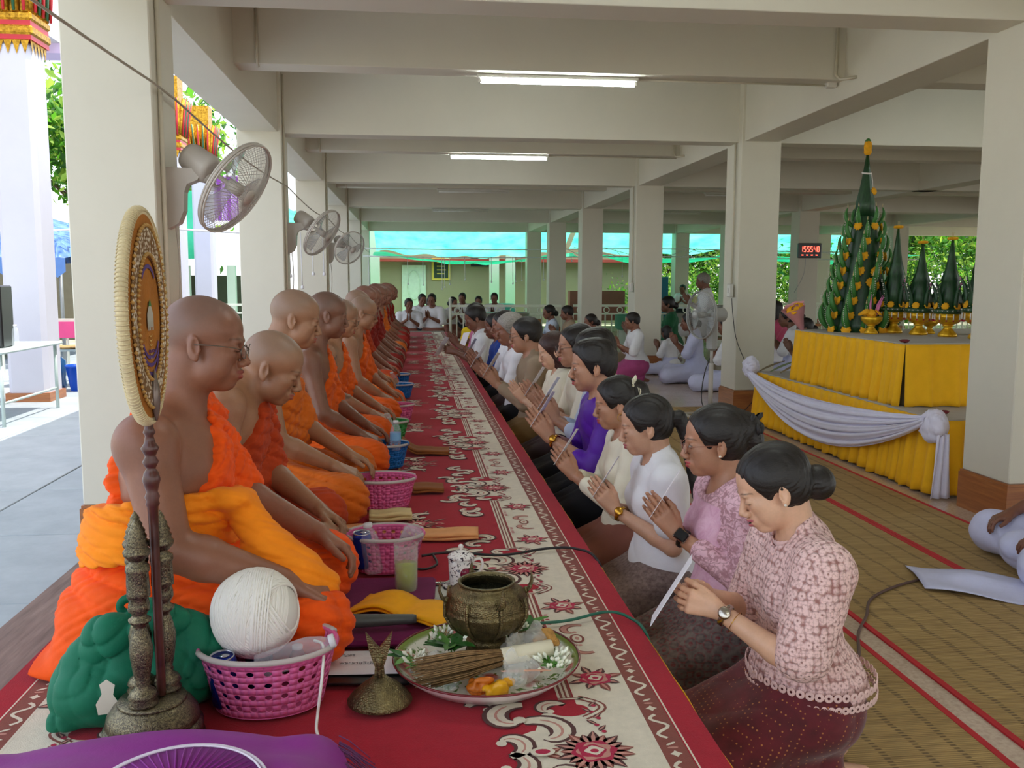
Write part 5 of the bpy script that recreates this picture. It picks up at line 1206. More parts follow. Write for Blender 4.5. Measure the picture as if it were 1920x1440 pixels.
def jasmine(label,X,Y,z,n,seed,r0=.03):
    t=empty('jasmine_bunch',(X,Y,z),0,label,'flowers'); r=random.Random(seed); g=G()
    for k in range(n):
        a=r.uniform(0,6.28); q=r.random()**.5*r0; c=Vector((q*math.cos(a),q*math.sin(a),r.uniform(0,.03))); d=Vector((math.cos(a)*.6,math.sin(a)*.6,r.uniform(.3,1))).normalized()
        g.lathe([(.0012,0),(.0035,.008),(.0045,.013),(.001,.019)],7,c,rot=d.to_track_quat('Z','Y').to_euler())
    g.build('buds',M('jasmine_white','#eef0dc',.5),t); g=G()
    for k in range(n//2):
        a=r.uniform(0,6.28); g.tube([(0,0,0),(r0*.9*math.cos(a),r0*.9*math.sin(a),r.uniform(.005,.03))],.0012,4)
        leafm(g,(0,0,.004),.035,.010,a,.3)
    g.build('green_stems',LF2,t); return t
jasmine('bunch of white jasmine buds on the tray\'s near right edge',TRX+.150,TRY-.085,TRZ+.045,42,1,.035)
jasmine('white jasmine flowers behind the brass bowl on the right',TRX+.085,TRY+.13,TRZ+.045,20,2,.03)
jasmine('white jasmine buds at the left end of the tray',TRX-.175,TRY-.065,TRZ+.046,14,4,.025)
jasmine('pale flower sprays on incense sticks, left far side of tray',TRX-.10,TRY+.085,TRZ+.050,22,7,.03)
wrap('crumpled clear plastic bag in the tray left of the bowl foot',TRX-.095,TRY-.03,TRZ+.035,.040,21,BAGW,'bag',name='plastic_bag')
wrap('crumpled clear plastic bag in the tray right of the bowl',TRX+.085,TRY+.045,TRZ+.045,.042,22,BAGW,'bag',name='plastic_bag')
wrap('crumpled plastic bag in front of the broom handle',TRX+.075,TRY-.085,TRZ+.040,.034,23,BAGW,'bag',name='plastic_bag')
wrap('yellow wax candle bag at the front of the tray',TRX+.01,TRY-.14,TRZ+.022,.030,24,M('yellow_wax','#e2a20c',.3),'candle',.35,name='yellow_candles')
wrap('orange petals and wax at the front of the tray',TRX-.03,TRY-.12,TRZ+.020,.026,25,M('orange_wax','#c86a14',.4),'candle',.35,name='orange_candles')
wrap('tan husk brush tuft on the right of the tray',TRX+.155,TRY+.045,TRZ+.060,.024,26,M('husk','#b98a48',.9,var=.3,vs=80),'brush',1.2,name='husk_brush')
wrap('fresh ginger root piece before the bowl foot',TRX-.050,TRY-.005,TRZ+.028,.016,27,M('ginger','#c9a26c',.7),'root',.9,name='ginger_root')
def sticks(label,p0,p1,n,seed,m,rr=.0012,name='incense_stick'):
    r=random.Random(seed); 
    for k in range(n):
        o=Vector((r.uniform(-.006,.006),r.uniform(-.006,.006),r.uniform(0,.004))); g=G(); g.tube([Vector(p0)+o,Vector(p1)+o*1.6],rr,5); tag(g.build(name,m),label+', '+('nearest','second','third','farthest')[k]+' of them','incense',label)
STK=M('incense','#c9a06a',.8); PNK=M('pink_incense','#d9a58c',.8)
sticks('thin tan incense sticks leaning up on the far left of the tray',(TRX-.06,TRY+.13,TRZ+.09),(TRX-.11,TRY+.06,TRZ+.045),4,1,STK)
sticks('pink incense sticks crossing the tray\'s left edge',(TRX-.215,TRY+.02,TRZ+.055),(TRX-.12,TRY-.055,TRZ+.040),3,2,PNK)
sticks('pale incense sticks in front of the broom handle',(TRX+.03,TRY-.115,TRZ+.050),(TRX+.14,TRY-.125,TRZ+.052),3,3,PNK)
g=G(); g.tube(smooth([(TRX+.04,TRY+.12,TRZ+.06),(TRX+.10,TRY+.09,TRZ+.062),(TRX+.165,TRY+.085,TRZ+.066)]),[.004]*7+[.008]*6,8,flat=.5); tag(g.build('dried_leaf_roll',M('dried_leaf','#6b5a3a',.8)),'rolled brown dried leaf behind the bowl on the tray','leaf')
# microphone, letter, black folder under the lid
mc=empty('microphone',(-.20,2.38,CZ+.056),0,'grey handheld microphone lying on the plum mat','microphone',rot=(0,PI/2,.0))
g=G(); g.lathe([(.001,-.022),(.015,-.018),(.0235,-.006),(.0255,.006),(.0235,.018),(.019,.026)],28); g.build('grille',brass('mic_mesh','#5a5856','#8d8a86',260,.4,.9),mc)
g=G(); g.lathe([(.0195,.024),(.019,.030),(.013,.19),(.011,.20)],24); g.build('handle',M('mic_grey','#4c4f4c',.4),mc)
g=G(); g.box((0,0,.004),(.22,.17,.006),bev=.002); tag(g.build('black_folder',MT['blackp'],None,(-.12,2.165,CZ+.010),(0,0,-.1)),'thin black folder under the handwritten white sheet','folder')
sh=empty('letter_sheet',(-.125,2.19,CZ+.020),-.08,'white sheet with handwritten lines beside the nearest pink basket','paper')
g=G(); g.slab(lambda u,v:((u-.5)*.24,(v-.5)*.14,.001+.003*u*u),6,3,.0008); g.build('sheet',MT['paper'],sh)
def text(body,parent,loc,rot,size,mat,name='lettering',ext=.0003,align='CENTER',sx=1):
    c=bpy.data.curves.new(name,'FONT'); c.body=body; c.size=size; c.extrude=ext; c.align_x=align; o=bpy.data.objects.new(name,c); COL.objects.link(o); c.resolution_u=3; dg=bpy.context.evaluated_depsgraph_get(); me=bpy.data.meshes.new_from_object(o.evaluated_get(dg)); bpy.data.objects.remove(o)
    me.materials.clear(); me.materials.append(mat); return link(name,me,None,parent,loc,rot,(sx,1,1))
INK=M('grey_ink','#6f6f78',.7)
text('พระราชวินัย',sh,(-.02,-.015,.0035),(0,0,0),.020,INK); text('เจริญพร',sh,(-.06,.035,.003),(0,0,0),.016,INK)
# cables over the carpet
def cable(label,pts,r,m,name='cable'):
    g=G(); g.tube(smooth(pts,8),r,8); return tag(g.build(name,m),label,'cable')
RBk=M('rubber_black','#1b1b1d',.5)
cable('black cable crossing the carpet behind the lidded teacup',[(.02,3.08,zb+.005),(.12,3.10,zb+.008),(.30,3.06,zb+.006),(.46,3.12,zb+.006),(.56,3.10,zb+.01),(.625,3.02,zb-.005),(.645,2.86,zb-.10),(.66,2.7,zb-.3),(.67,2.5,.03)],.0048,RBk)
cable('second black cable curving behind the green drink',[(.06,3.08,zb+.006),(.07,2.98,zb+.006),(.03,2.93,zb+.006),(-.02,2.95,zb+.005)],.0045,RBk)
cable('green cable running off the carpet from behind the tray',[(.30,2.42,zb+.005),(.42,2.43,zb+.006),(.54,2.47,zb+.012),(.60,2.44,zb+.006),(.635,2.36,zb-.02),(.655,2.25,zb-.16),(.66,2.1,.04)],.0045,M('green_cord','#12604a',.45))
cable('brown cable lying across the straw mats on the right',[(1.42,2.70,.012),(1.50,2.84,.013),(1.62,3.05,.013),(1.72,3.25,.013),(1.84,3.42,.013),(1.97,3.62,.013),(2.2,3.78,.013),(2.45,3.88,.013)],.006,M('brown_cord','#5e4640',.6))
# folded corner of white cloth on mat, far right, plus a small dish edge
g=G(); g.slab(lambda u,v:(2.26+u*.62+.10*v,3.70-.42*u*(1-.1*v)+v*.34,.020+.010*math.sin(u*9+v*4)+.045*math.exp(-((u-.3)**2+(v-.6)**2)/.03)),26,14,.004); tag(g.build('spread_cloth',MT['lav']),'pale lavender cloth spread on the mat by the right edge','cloth')
g=G(); g.lathe([(.0,.003),(.07,.004),(.095,.03),(.09,.03),(.066,.008)],32,(2.62,3.28,.008),cap=False); tag(g.build('white_dish',PW),'white dish cut off by the right edge of the view','dish')
g=G(); g.box((2.40,2.74,.0095),(.16,.11,.001),rot=(0,0,.5)); tag(g.build('loose_paper',MT['paper']),'white paper corner on the mat at the right edge','paper')
# ---------------------------------------------------------------- green cloth bag, fan stand, fan, purple cushion
def draped(name,S,lo,hi,h,mat,parent=None,loc=None,rot=None): V,F=S.mesh(h,lo,hi); return link(name,np_mesh(name,V,F),mat,parent,loc,rot)
GREEN=fabric('emerald_cloth','#0c6a4d',.6,900,.2,.12)
S=SDF()
S.ell((0,0,.06),(.17,.12,.075),.0); S.ell((-.09,-.05,.05),(.09,.08,.06),.04); S.ell((.11,.03,.09),(.085,.09,.075),.04); S.ell((-.02,.02,.12),(.11,.07,.06),.04); S.cone((-.15,-.09,.015),(-.06,-.03,.05),.02,.06,.05)
S.ell((.02,-.01,.185),(.09,.022,.02),.02,'s')
S.chain([(-.13,-.02,.11),(-.06,-.05,.165),(.03,-.04,.185),(.11,-.0,.15)],[.03,.034,.034,.03],.03)
S.disp(addf(folds(.014,(.6,.3,1),60,2.4,(7,6,7),31,.7),folds(.012,(1,-.6,.4),110,2.6,(7,8,7),33,.45),folds(.009,(.3,.6,-.8),170,2.6,(8,9,9),35,.45)),.034); S.plane((0,0,-1),(0,0,.003),.004)
bag=draped('green_bag',S,(-.26,-.2,0),(.26,.2,.26),.0038,GREEN,None,(-.615,2.03,zb+.001),(0,0,.15)); bag.scale=(1.0,.85,1.12)
tag(bag,'dark emerald cloth bag slumped behind the ornate metal stand','bag')
g=G(); g.tube([(-.02+.022*math.cos(a),.02,.205+.016*math.sin(a)) for a in np.linspace(0,PI*2,24)[:-1]],.004,6,closed=True,flat=2.5); g.build('strap_loop',GREEN,bag)
WP=M('bag_print_white','#e3dccb',.8); GP=M('bag_print_gold','#b99a4a',.6)
def print_on(parent,body,size,mat,loc,rot): return text(body,parent,loc,rot,size,mat,'printed_lettering',.0006)
g=G(); g.prism([(-.018,-.03),(.018,-.03),(.022,-.012),(.012,.004),(.016,.022),(.0,.034),(-.014,.026),(-.010,.008),(-.022,-.01)],0,.0012,R=Euler((PI/2-.25,0,.10)).to_matrix(),c=(-.052,-.150,.075)); g.build('printed_emblem',WP,bag)
print_on(bag,'ที่ระลึก',.017,GP,(-.03,-.158,.036),(PI/2-.2,0,.1)); print_on(bag,'พระครูวินัยธร',.011,GP,(-.02,-.160,.022),(PI/2-.2,0,.1))
# nielloware stand
NI=brass('niello','#2e2b28','#b0a47e',190,.30,.5)
def niello():
    t=NT('niello_silver'); v=t.coord(); n=t.noise(v,210,3,.6,1.5); d=t.voro(v,230,rnd=.8); c=t.mix(t.ramp(n,[(.40,0.),(.60,1.)]),'#4a443b','#857b60'); c=t.mix(t.ramp(d,[(.06,1.),(.14,0.)]),c,'#c9bd98'); t.color(c); t.set(Metallic=.9,Roughness=.28); t.bump(n,.5,.003); return t.m
NI=niello()
SX,SY=-.545,1.86
st=empty('fan_stand',(SX,SY,CZ+.004),0,'ornate dark silver niello stand with twin turned posts holding the fan','stand')
g=G(); g.lathe([(.098,0),(.102,.006),(.100,.018),(.097,.024),(.099,.030),(.099,.045),(.094,.050),(.090,.052)],48,flute=.02,nf=48,frange=(.0,.02)); g.build('base_tier',NI,st)
g=G(); g.lathe([(.090,.050),(.093,.055),(.090,.072),(.078,.090),(.072,.094),(.068,.098)],48); g.build('base_tier',NI,st)
g=G(); g.lathe([(.066,.096),(.069,.099),(.066,.104),(.0,.105)],48,cap=False); g.build('base_plate',NI,st)
PF=[(.030,0),(.032,.006),(.026,.014),(.031,.020),(.026,.030),(.014,.040),(.016,.046),(.014,.052),(.018,.070),(.023,.105),(.024,.125),(.018,.150),(.013,.165),(.014,.172),(.022,.178),(.023,.184),(.014,.190),(.016,.196),(.021,.205),(.021,.215),(.018,.228),(.023,.232),(.023,.240),(.021,.280),(.024,.286),(.023,.296),(.013,.303),(.018,.310),(.025,.318),(.027,.326),(.020,.334),(.023,.338),(.018,.346),(.020,.350),(.014,.360),(.015,.364),(.009,.374),(.010,.378),(.004,.388),(.001,.392)]
for (dx,dy) in ((-.008,-.034),(.020,.036),(-.028,.03)):
    g=G(); g.lathe([(r*.95,z*.985) for r,z in PF],28,(dx,dy,.104),flute=.04,nf=14,frange=(.2,.36)); g.build('turned_post',NI,st)
# ceremonial fan, held upright in the stand
FNX,FNY=SX+.018,SY+.004
fn=empty('ceremonial_fan',(FNX,FNY,CZ+.11),0,'tall oval embroidered ceremonial fan on a turned dark wooden pole','fan',rot=(0,-.005,0))
DW=NT('dark_turned_wood'); v=DW.coord(); DW.color(DW.ramp(DW.noise(v,20,4),[(.3,'#3e1e1a'),(.7,'#5f332b')])); DW.set(Roughness=.28); DW=DW.m
g=G(); g.lathe([(.008,0),(.009,.02),(.0095,.36),(.011,.40),(.014,.405),(.012,.412),(.015,.420),(.011,.430),(.015,.445),(.018,.455),(.014,.470),(.009,.478),(.012,.484),(.016,.492),(.010,.503),(.014,.512),(.018,.520),(.011,.530),(.008,.545),(.012,.552),(.009,.560),(.007,.580),(.004,.60)],20); g.build('pole',DW,fn)
# leaf-shaped fan body: outline by angle, thick rim, facing roughly right of the camera
FZ=.60; HH=.405; WW=.285
def fo(a): # outline: pointed oval, broader above
    s_,c=math.sin(a),math.cos(a); return (WW/2*c*(1+.02*s_),HH/2*s_*(1+.02*abs(s_)))
fr=empty('fan_body',(0,0,0)); bpy.data.objects.remove(fr)
FR=Euler((0,0,math.radians(91))).to_matrix()
def fr_pt(x,z,d): return FR@Vector((x,-d,0))+Vector((.0,0,FZ+HH/2-.02+z))
def ring(s0,s1,d0,d1,mat,name,n=64,parent=fn,front=True):
    g=G(); P=[];F=[]
    for i in range(n):
        x,z=fo(2*PI*i/n); P+=[fr_pt(x*s0,z*s0,d0),fr_pt(x*s1,z*s1,d1)]
    for i in range(n): j=(i+1)%n; F.append((2*i,2*i+1,2*j+1,2*j))
    g.add(P,F,True); return g.build(name,mat,parent)
OC=fabric('ochre_velvet','#a8660e',.9,500,.5,.2); CR=fabric('cream_braid','#d8c8a0',.8,200,.6,.15); LC=None
lt=NT('cream_lace'); v=lt.coord(); n=lt.noise(v,120,3,.6,.8); w=lt.voro(v,120,rnd=.6); lt.color(lt.mix(lt.ramp(w,[(.35,0.),(.55,1.)]),'#dfd2bb','#7a5528')); lt.set(Roughness=.8); lt.bump(w,.9,.004); LC=lt.m
g=G(); P=[];F=[]; n=64
for sd_ in (.010,-.012):
    P+= [fr_pt(*[q*.985 for q in fo(2*PI*i/n)],sd_) for i in range(n)]
g.add(P,[tuple(range(n)),tuple(range(2*n-1,n-1,-1))]+[(i,n+i,n+(i+1)%n,(i+1)%n) for i in range(n)]); fb=g.build('fan_disc',OC,fn)
g=G(); g.tube([fr_pt(*[q*.99 for q in fo(2*PI*i/64)],0) for i in range(64)],.0115,8,closed=True); g.build('braided_rim',CR,fn)
g=G()
for i in range(150): a=2*PI*i/150; x,z=fo(a); p=fr_pt(x*.99,z*.99,0); o1=fr_pt(x,z,0)-fr_pt(0,0,0); o1.normalize(); nn=FR@Vector((0,-1,0)); g.tube([p+o1*.0118*math.cos(t)+nn*.0125*math.sin(t) for t in np.linspace(-1.4,1.4,6)],.0016,4)
o=g.build('rim_stitching',CR,fn); o['kind']='stuff'
ring(.70,.80,.0135,.0145,LC,'lace_ring'); ring(.80,.86,.0145,.012,LC,'lace_ring'); ring(.60,.70,.0115,.0135,LC,'lace_ring')
g=G()
for i in range(70):
    a=2*PI*i/70; x,z=fo(a)
    for s_ in (.60,.87): g.lathe([(.001,-.004),(.005,0),(.001,.004)],6,fr_pt(x*s_,z*s_,.014))
o=g.build('lace_beads',M('gilt_bead','#b98f4a',.5),fn); o['kind']='stuff'
ring(.565,.60,.0125,.0125,M('brown_line','#6b3b12',.8),'inner_band')
VI=M('violet_thread','#4e2f78',.7)
nn=FR@Vector((0,-1,0))
def arcs(cz,rx,rz,a0,a1,wd,mat,name,n=18):
    g=G(); P=[]
    for i in range(n+1):
        a=a0+(a1-a0)*i/n; 
        for q in (-wd,wd): P.append(fr_pt((rx+q)*math.cos(a),cz+(rz+q)*math.sin(a),.0122))
    g.add(P,[(2*i,2*i+2,2*i+3,2*i+1) for i in range(n)]); g.build(name,mat,fn)
arcs(.055,.050,.045,.5,PI-.5,.0042,VI,'embroidered_arc')
for k,(cz,rx) in enumerate(((-.035,.058),(-.050,.060),(-.068,.052))): arcs(cz,rx,.045,PI+.35,2*PI-.35,.0038,VI,'embroidered_arc')
# embroidered lettering following the arcs
frot=(FR@Euler((PI/2,0,0)).to_matrix()).to_euler()
g=G(); P=[(-.022,-.02),(.022,-.02),(.022,.006),(.015,.014),(.010,.02),(.0,.024),(-.010,.02),(-.015,.014),(-.022,.006)]; g.add([fr_pt(x,z,.0128) for x,z in P],[tuple(range(len(P)))]); 
for x in (-.016,-.005,.006,.017): g.add([fr_pt(x-.003,-.026,.0132),fr_pt(x+.003,-.026,.0132),fr_pt(x+.003,-.008,.0132),fr_pt(x-.003,-.008,.0132)],[(0,1,2,3)])
g.build('embroidered_temple',M('silver_thread','#b9b5a8',.6),fn)
g=G(); g.add([fr_pt(x,z,.0132) for x,z in ((-.010,.022),(.010,.022),(.006,.030),(0,.036),(-.006,.030))],[(0,1,2,3,4)]); g.build('embroidered_leaf',M('leaf_thread','#3f7a34',.7),fn)
for k in range(6):
    arcs(-.035-.009*k,.009-.0008*k,.003,PI,2*PI,.0014,M('gold_thread','#c9a552',.5),'embroidered_tassel',8)
for k,(tx,cz) in enumerate((('พ.ศ. ๒๕๖๗',-.058),)): text(tx,fn,fr_pt(0,cz-.012,.0135),frot,.011,VI,'embroidered_lettering',.0003)
g=G(); g.tube([fr_pt(0,z,.016) for z in np.linspace(-HH/2-.005,-HH/2+.10,9)],[.004,.010,.014,.016,.0165,.015,.011,.006,.001],10,flat=.5); g.build('leaf_socket',M('pearl_grey_wood','#7c6d66',.25,.4),fn)
# purple cushion with fringe and a round lace fan lying on it, front edge of the view
VC=fabric('violet_satin','#8a2288',.55,900,.15,.06)
cu=empty('purple_cushion',(-.475,1.43,CZ+.009),.03,'violet satin cushion with fringe at the bottom edge of the view','cushion',scale=(.95,1,.98))
S=SDF(); S.ell((0,0,.07),(.40,.30,.085),.0); S.cone((-.30,.16,.055),(.30,.16,.055),.055,.055,.05); S.cone((-.30,-.16,.055),(.30,-.16,.055),.055,.055,.05); S.cone((-.30,-.16,.055),(-.30,.16,.055),.055,.055,.05); S.cone((.30,-.16,.055),(.30,.16,.055),.055,.055,.05); S.cone((-.25,0,.07),(.25,0,.07),.07,.07,.09)
S.disp(folds(.004,(1,.4,0),30,2,(6,5,5),77),.006); S.plane((0,0,-1),(0,0,.003),.01)
draped('cushion_body',S,(-.42,-.30,0),(.42,.30,.17),.006,VC,cu)
g=G(); r=random.Random(9)
for k in range(240):
    y=-.2+.42*k/240; a=r.uniform(-.3,.3); L_=r.uniform(.05,.075); x=.352-.0*abs(y); z=r.uniform(.03,.11); g.tube([(x,y,z),(x+.02,y+.006*a,z-.012),(x+L_,y+.02*a,max(.004,z-.05))],[.0014,.0012,.0008],4)
for k in range(120):
    x=-.33+.7*k/120; 
o=g.build('fringe',M('fringe_violet','#6e3a6c',.8),cu); o['kind']='stuff'
rf=empty('lace_disc',(-.375,1.37,CZ+.168),0,'round violet fan with white lace edge lying on the purple cushion','fan',rot=(.05,0,0))
g=G(); g.lathe([(0,.008),(.135,.006),(.14,0),(0,-.002)],56,cap=False,flute=.012,nf=56); g.build('disc',VC,rf)
g=G(); g.tube([(.141*math.cos(a),.141*math.sin(a),.004) for a in np.linspace(0,2*PI,81)[:-1]],.0035,6,closed=True,flat=1.2); g.tube([(.133*math.cos(a),.133*math.sin(a),.009) for a in np.linspace(0,2*PI,81)[:-1]],.002,6,closed=True); g.build('lace_edge',M('lace_white','#ded3e0',.8),rf)
for k in range(60):
    pass
g=G()
for k in range(56): a=2*PI*k/56; g.tube([(.06*math.cos(a),.06*math.sin(a),.009),(.128*math.cos(a),.128*math.sin(a),.009)],.0016,4)
o=g.build('pleats',VC,rf); o['kind']='stuff'
g=G(); g.lathe([(0,.016),(.02,.014),(.045,.011),(.05,.008)],20,cap=False,flute=.15,nf=10); g.build('gold_centre',M('gold_thread'),rf)
# pair of dark sandals by the column on the outside floor
for k in (0,1):
    t=empty('sandal',(-1.30+.10*k,2.95+.10*k,.001),.5,('left' if k==0 else 'right')+' one of two dark sandals behind the first monk by the platform','shoe','pair of sandals by the platform'); g=G(); g.lathe([(.9,0),(1,.006),(.98,.022)],20,sx=.045,sy=.12); g.build('sole',RBk,t)
    g=G(); g.tube([(-.045,.02,.02),(-.03,.03,.055),(0,.035,.065),(.03,.03,.055),(.045,.02,.02)],.008,8,flat=1.8); g.build('strap',RBk,t)
# ---------------------------------------------------------------- flower altar between the square columns
YS=fabric('marigold_skirting','#f0b418',.75,500,.2,.04); GYC=fabric('grey_table_top','#aba69e',.8,500,.1,.06); WS=fabric('white_chiffon','#e2dff0',.7,700,.2,.03)
def pleat(name,p0,p1,z0,z1,n,parent,amp=.022,mat=YS,flare=.03,seed=0,out=None):
    """box-pleated skirting hanging between two points"""
    p0,p1=Vector((*p0,0)),Vector((*p1,0)); L=(p1-p0).length; d=(p1-p0)/L; o=Vector((d.y,-d.x,0)) if out is None else Vector(out)
    r=random.Random(seed); ph=[r.uniform(-.3,.3) for _ in range(n+2)]; hw=[r.uniform(-.012,.012) for _ in range(n+2)]
    m=n*9; g=G()
    def f(u,v):
        s=u*n; k=int(s); fr_=s-k; sh=fr_+.12*ph[k]*v
        w=(1 if fr_<.12 else 0)
        sh=min(1,max(0,sh)); off=amp*(sh**.7 if sh<.8 else 1-(sh-.8)*5)*(.45+.55*v)+amp*.25*math.sin(sh*9+k)*v
        return p0+d*(u*L+.02*ph[k]*v*L/n)+o*(off+flare*v)+Vector((0,0,z1+(z0-z1)*v+hw[k]*v*math.sin(PI*fr_)))
    g.slab(f,m,10,.003); return g.build(name,mat,parent)
AX,AY0,AY1,AX1=3.34,5.40,8.55,5.3
al=empty('altar_lower_tier',(0,0,0),0,'low wide tier of the altar with yellow pleated skirting and white swag','altar')
g=G(); g.bx(AX+.02,AX1,AY0+.02,AY1,0,.49); g.build('core',M('altar_board','#8a7a5a'),al)
g=G(); g.bx(AX,AX1,AY0,AY1,.49,.505,.004); g.build('cloth_top',GYC,al)
pleat('skirting_side',(AX,AY1),(AX,AY0),.015,.497,22,al,.045,out=(-1,0,0)); pleat('skirting_front',(AX,AY0),(AX1,AY0),.015,.497,12,al,.045,seed=2,out=(0,-1,0))
au=empty('altar_upper_tier',(0,0,.505),0,'upper tier of the altar with tall yellow pleats and grey top carrying the flower trees','altar')
UY0,UY1=6.0,7.85; UT=.445
g=G(); g.bx(AX+.11,AX1,UY0+.03,UY1,0,UT-.01); g.build('core',M('altar_board'),au)
g=G(); g.bx(AX+.07,AX1,UY0,UY1,UT-.012,UT,.004); g.build('cloth_top',GYC,au)
pleat('skirting_side',(AX+.08,UY1),(AX+.08,UY0),.0,UT-.008,13,au,.055,seed=5,flare=.02,out=(-1,0,0)); pleat('skirting_front',(AX+.08,UY0),(AX1,UY0),.0,UT-.008,9,au,.055,seed=6,flare=.02,out=(0,-1,0))
for nm,xy,z,lb in (('altar_ribbon',(AX+.09,UY0+.03),.951,'small dark red ribbon on the top corner of the upper altar tier'),('altar_ribbon',(AX+.14,AY0+.19),.51,'small dark red ribbon on the lower altar tier')):
    g=G(); g.lathe([(.001,-.005),(.02,.0),(.03,.012),(.015,.02),(.001,.012)],10,(0,0,.005),flute=.3,nf=5); tag(g.build(nm,M('ribbon_red','#6e1220',.6),None,(*xy,z)),lb,'ribbon')
# white swag: gathered cloth hanging in a curve along the left side, rosettes at both ends
g=G()
def swag(u,v):
    y=AY1-.02-(AY1-AY0-.05)*u; hang=math.sin(PI*u)**.8; z_top=.50-.035*hang*(1-u)-.07*hang; dep=.035+.30*hang*(1-.25*u); z=z_top+.02-dep*v-.10*hang*v*u
    f=.012*math.sin(v*34+u*3)*(.4+.6*hang)+.008*math.sin(v*61+u*5); return (AX-.075-.03*math.sin(PI*v)-f-.02*hang,y,z+.004*math.sin(v*40))
g.slab(swag,60,44,.004); tag(g.build('white_swag',WS),'long white chiffon swag draped along the yellow altar skirting','drapery')
def rosette(label,c,r,seed):
    S=SDF(); rr=np.random.default_rng(seed); S.ell((0,0,0),(r*.7,r*.7,r*.8),.0)
    for k in range(11): a=k*2.4; p=vec(-.35*abs(math.sin(k)),math.cos(a),math.sin(a))*r*.55; S.ell(p,vec(.42,.42,.42)*r,r*.06)
    S.disp(addf(folds(r*.10,rr.normal(size=3),30/r*.6,2.6,(5/r,6/r,5/r),seed,.7),folds(r*.07,rr.normal(size=3),40/r*.6,2.4,(7/r,5/r,6/r),seed+4,.7)),r*.25)
    V,F=S.mesh(r/16,(-r*1.4,)*3,(r*1.4,)*3); return tag(link('swag_rosette',np_mesh('swag_rosette',V,F),WS,None,c),label,'bow')
rosette('big gathered white rosette at the near corner of the altar',(AX-.02,AY0+.02,.46),.115,3); rosette('gathered white rosette at the far end of the swag',(AX-.06,AY1-.02,.55),.11,6)
g=G(); g.slab(lambda u,v:(AX-.015+(u-.5)*.13*(.6+.5*v)-.01*v,AY0-.06-.012*math.sin(u*16+v*2)-.02*v,.42-.41*v),22,10,.004); tag(g.build('swag_tail',WS),'white cloth tail hanging from the near rosette down to the floor','drapery')
# dry banana-leaf pieces by the far rosette
for k,(y,a,l) in enumerate(((8.40,.5,'left'),(8.30,.2,'middle'),(8.20,-.1,'right'))):
    g=G(); g.slab(lambda u,v:(u*.32*math.cos(a),(v-.5)*.07*math.sin(PI*min(1,u+.1))+u*.2*math.sin(a),.02+.12*u*(1+.3*k)*(1-.3*u)+.01*abs(v-.5)),10,4,.003); tag(g.build('dry_leaf',M('dry_banana_leaf',('#7c6a4a','#6d7450','#8a6f4c')[0],.8,var=.25)if k!=1 else M('sage_leaf','#6f7a55',.8),None,(AX-.06+.06*k,y-.1,.507)),f'dry leaf sheath on the lower tier, {l} one of three beside the far rosette','leaf')
# green folded-leaf flower trees
BL=NT('banana_leaf'); v=BL.coord((30,30,3)); BL.color(BL.ramp(BL.noise(v,3,4),[(.3,'#10301a'),(.7,'#24522a')])); BL.set(Roughness=.4); BL=BL.m
BL2=M('leaf_fold','#3b7a34',.45,var=.2); MG_=M('marigold','#f0ac12',.8,var=.12,vs=40,bump=.5,bs=150); MC=M('marigold_centre','#a8600c',.8); WB=M('white_buds','#e8e4e0',.6); PK=M('pink_buds','#c26a9a',.6); GT=M('leaf_tip','#c9b98c',.6)
ZT=.505+.445
mf=G(); mf.lathe([(.001,0),(.55,.02),(.95,.12),(1.,.28),(.85,.42),(.5,.5),(.001,.46)],20,flute=.10,nf=10); mfm=mf.mesh('marigold'); mfm.materials.append(MG_)
mc_=G(); mc_.lathe([(.001,.44),(.25,.47),(.22,.54),(.001,.56)],8); mcm=mc_.mesh('centre'); mcm.materials.append(MC)
def mg(parent,c,r,d,centre=True):
    d=Vector(d).normalized(); o=link('marigold',mfm,None,parent,c,d.to_track_quat('Z','Y').to_euler(),r)
    if centre: pass
    return o
tall=empty('flower_tree',(3.845,7.50,ZT),0,'tallest leaf-folded flower tree with marigolds and a marigold finial on the altar','flower tree')
R0,H0=.27,1.10
def rad(z): t=z/H0; return R0*(1-t)**.75*(1-.12*math.sin(t*3))+.045
g=G(); g.lathe([(rad(z)*.82,z) for z in np.linspace(0,H0,16)],28,flute=.05,nf=14); g.build('core',BL,tall)
g=G(); g.lathe([(.085,.98),(.075,1.10),(.050,1.22),(.028,1.36),(.010,1.50)],20,flute=.12,nf=8); g.build('spire',BL,tall)
r=random.Random(2); nt=8
hm=G() # curved leaf horn pointing up and out, scaled edge
pts=[(0,0,0),(.03,0,.04),(.045,0,.09),(.040,0,.14),(.02,0,.18)]
hm.tube(smooth(pts,4),[.016,.019,.022,.024,.025,.026,.026,.025,.024,.022,.020,.018,.015,.012,.009,.005,.002],8,flat=.75); hmm=hm.mesh('leaf_horn'); hmm.materials.append(BL2)
hb=G()
for q in smooth(pts,4)[1:15]: hb.lathe([(.001,-.001),(.0035,.003),(.001,.008)],5,q+Vector((.020,0,0)),rot=(0,1.2,0))
hbm=hb.mesh('bud_row'); hbm.materials.append(WB)
ht=G(); ht.lathe([(.004,0),(.005,.01),(.001,.035)],6,(.018,0,.175)); htm=ht.mesh('leaf_tip'); htm.materials.append(GT)
for k in range(nt):
    z=.02+k*.125; n=max(6,12-k); 
    for i in range(n):
        a=2*PI*(i+.5*(k%2))/n+.2; rr=rad(z)*.80; sc=1.30-.05*k
        o=link('leaf_horn',hmm,None,tall,(rr*math.cos(a),rr*math.sin(a),z),(0,.16,a),sc); link('bud_row',hbm,None,o); link('leaf_tip',htm,None,o)
        if -PI*.98<((a+PI)%(2*PI))-PI<.6: mg(tall,((rr+.035)*math.cos(a),(rr+.035)*math.sin(a),z+.0),.043 if k<6 else .036,(math.cos(a),math.sin(a),.15))
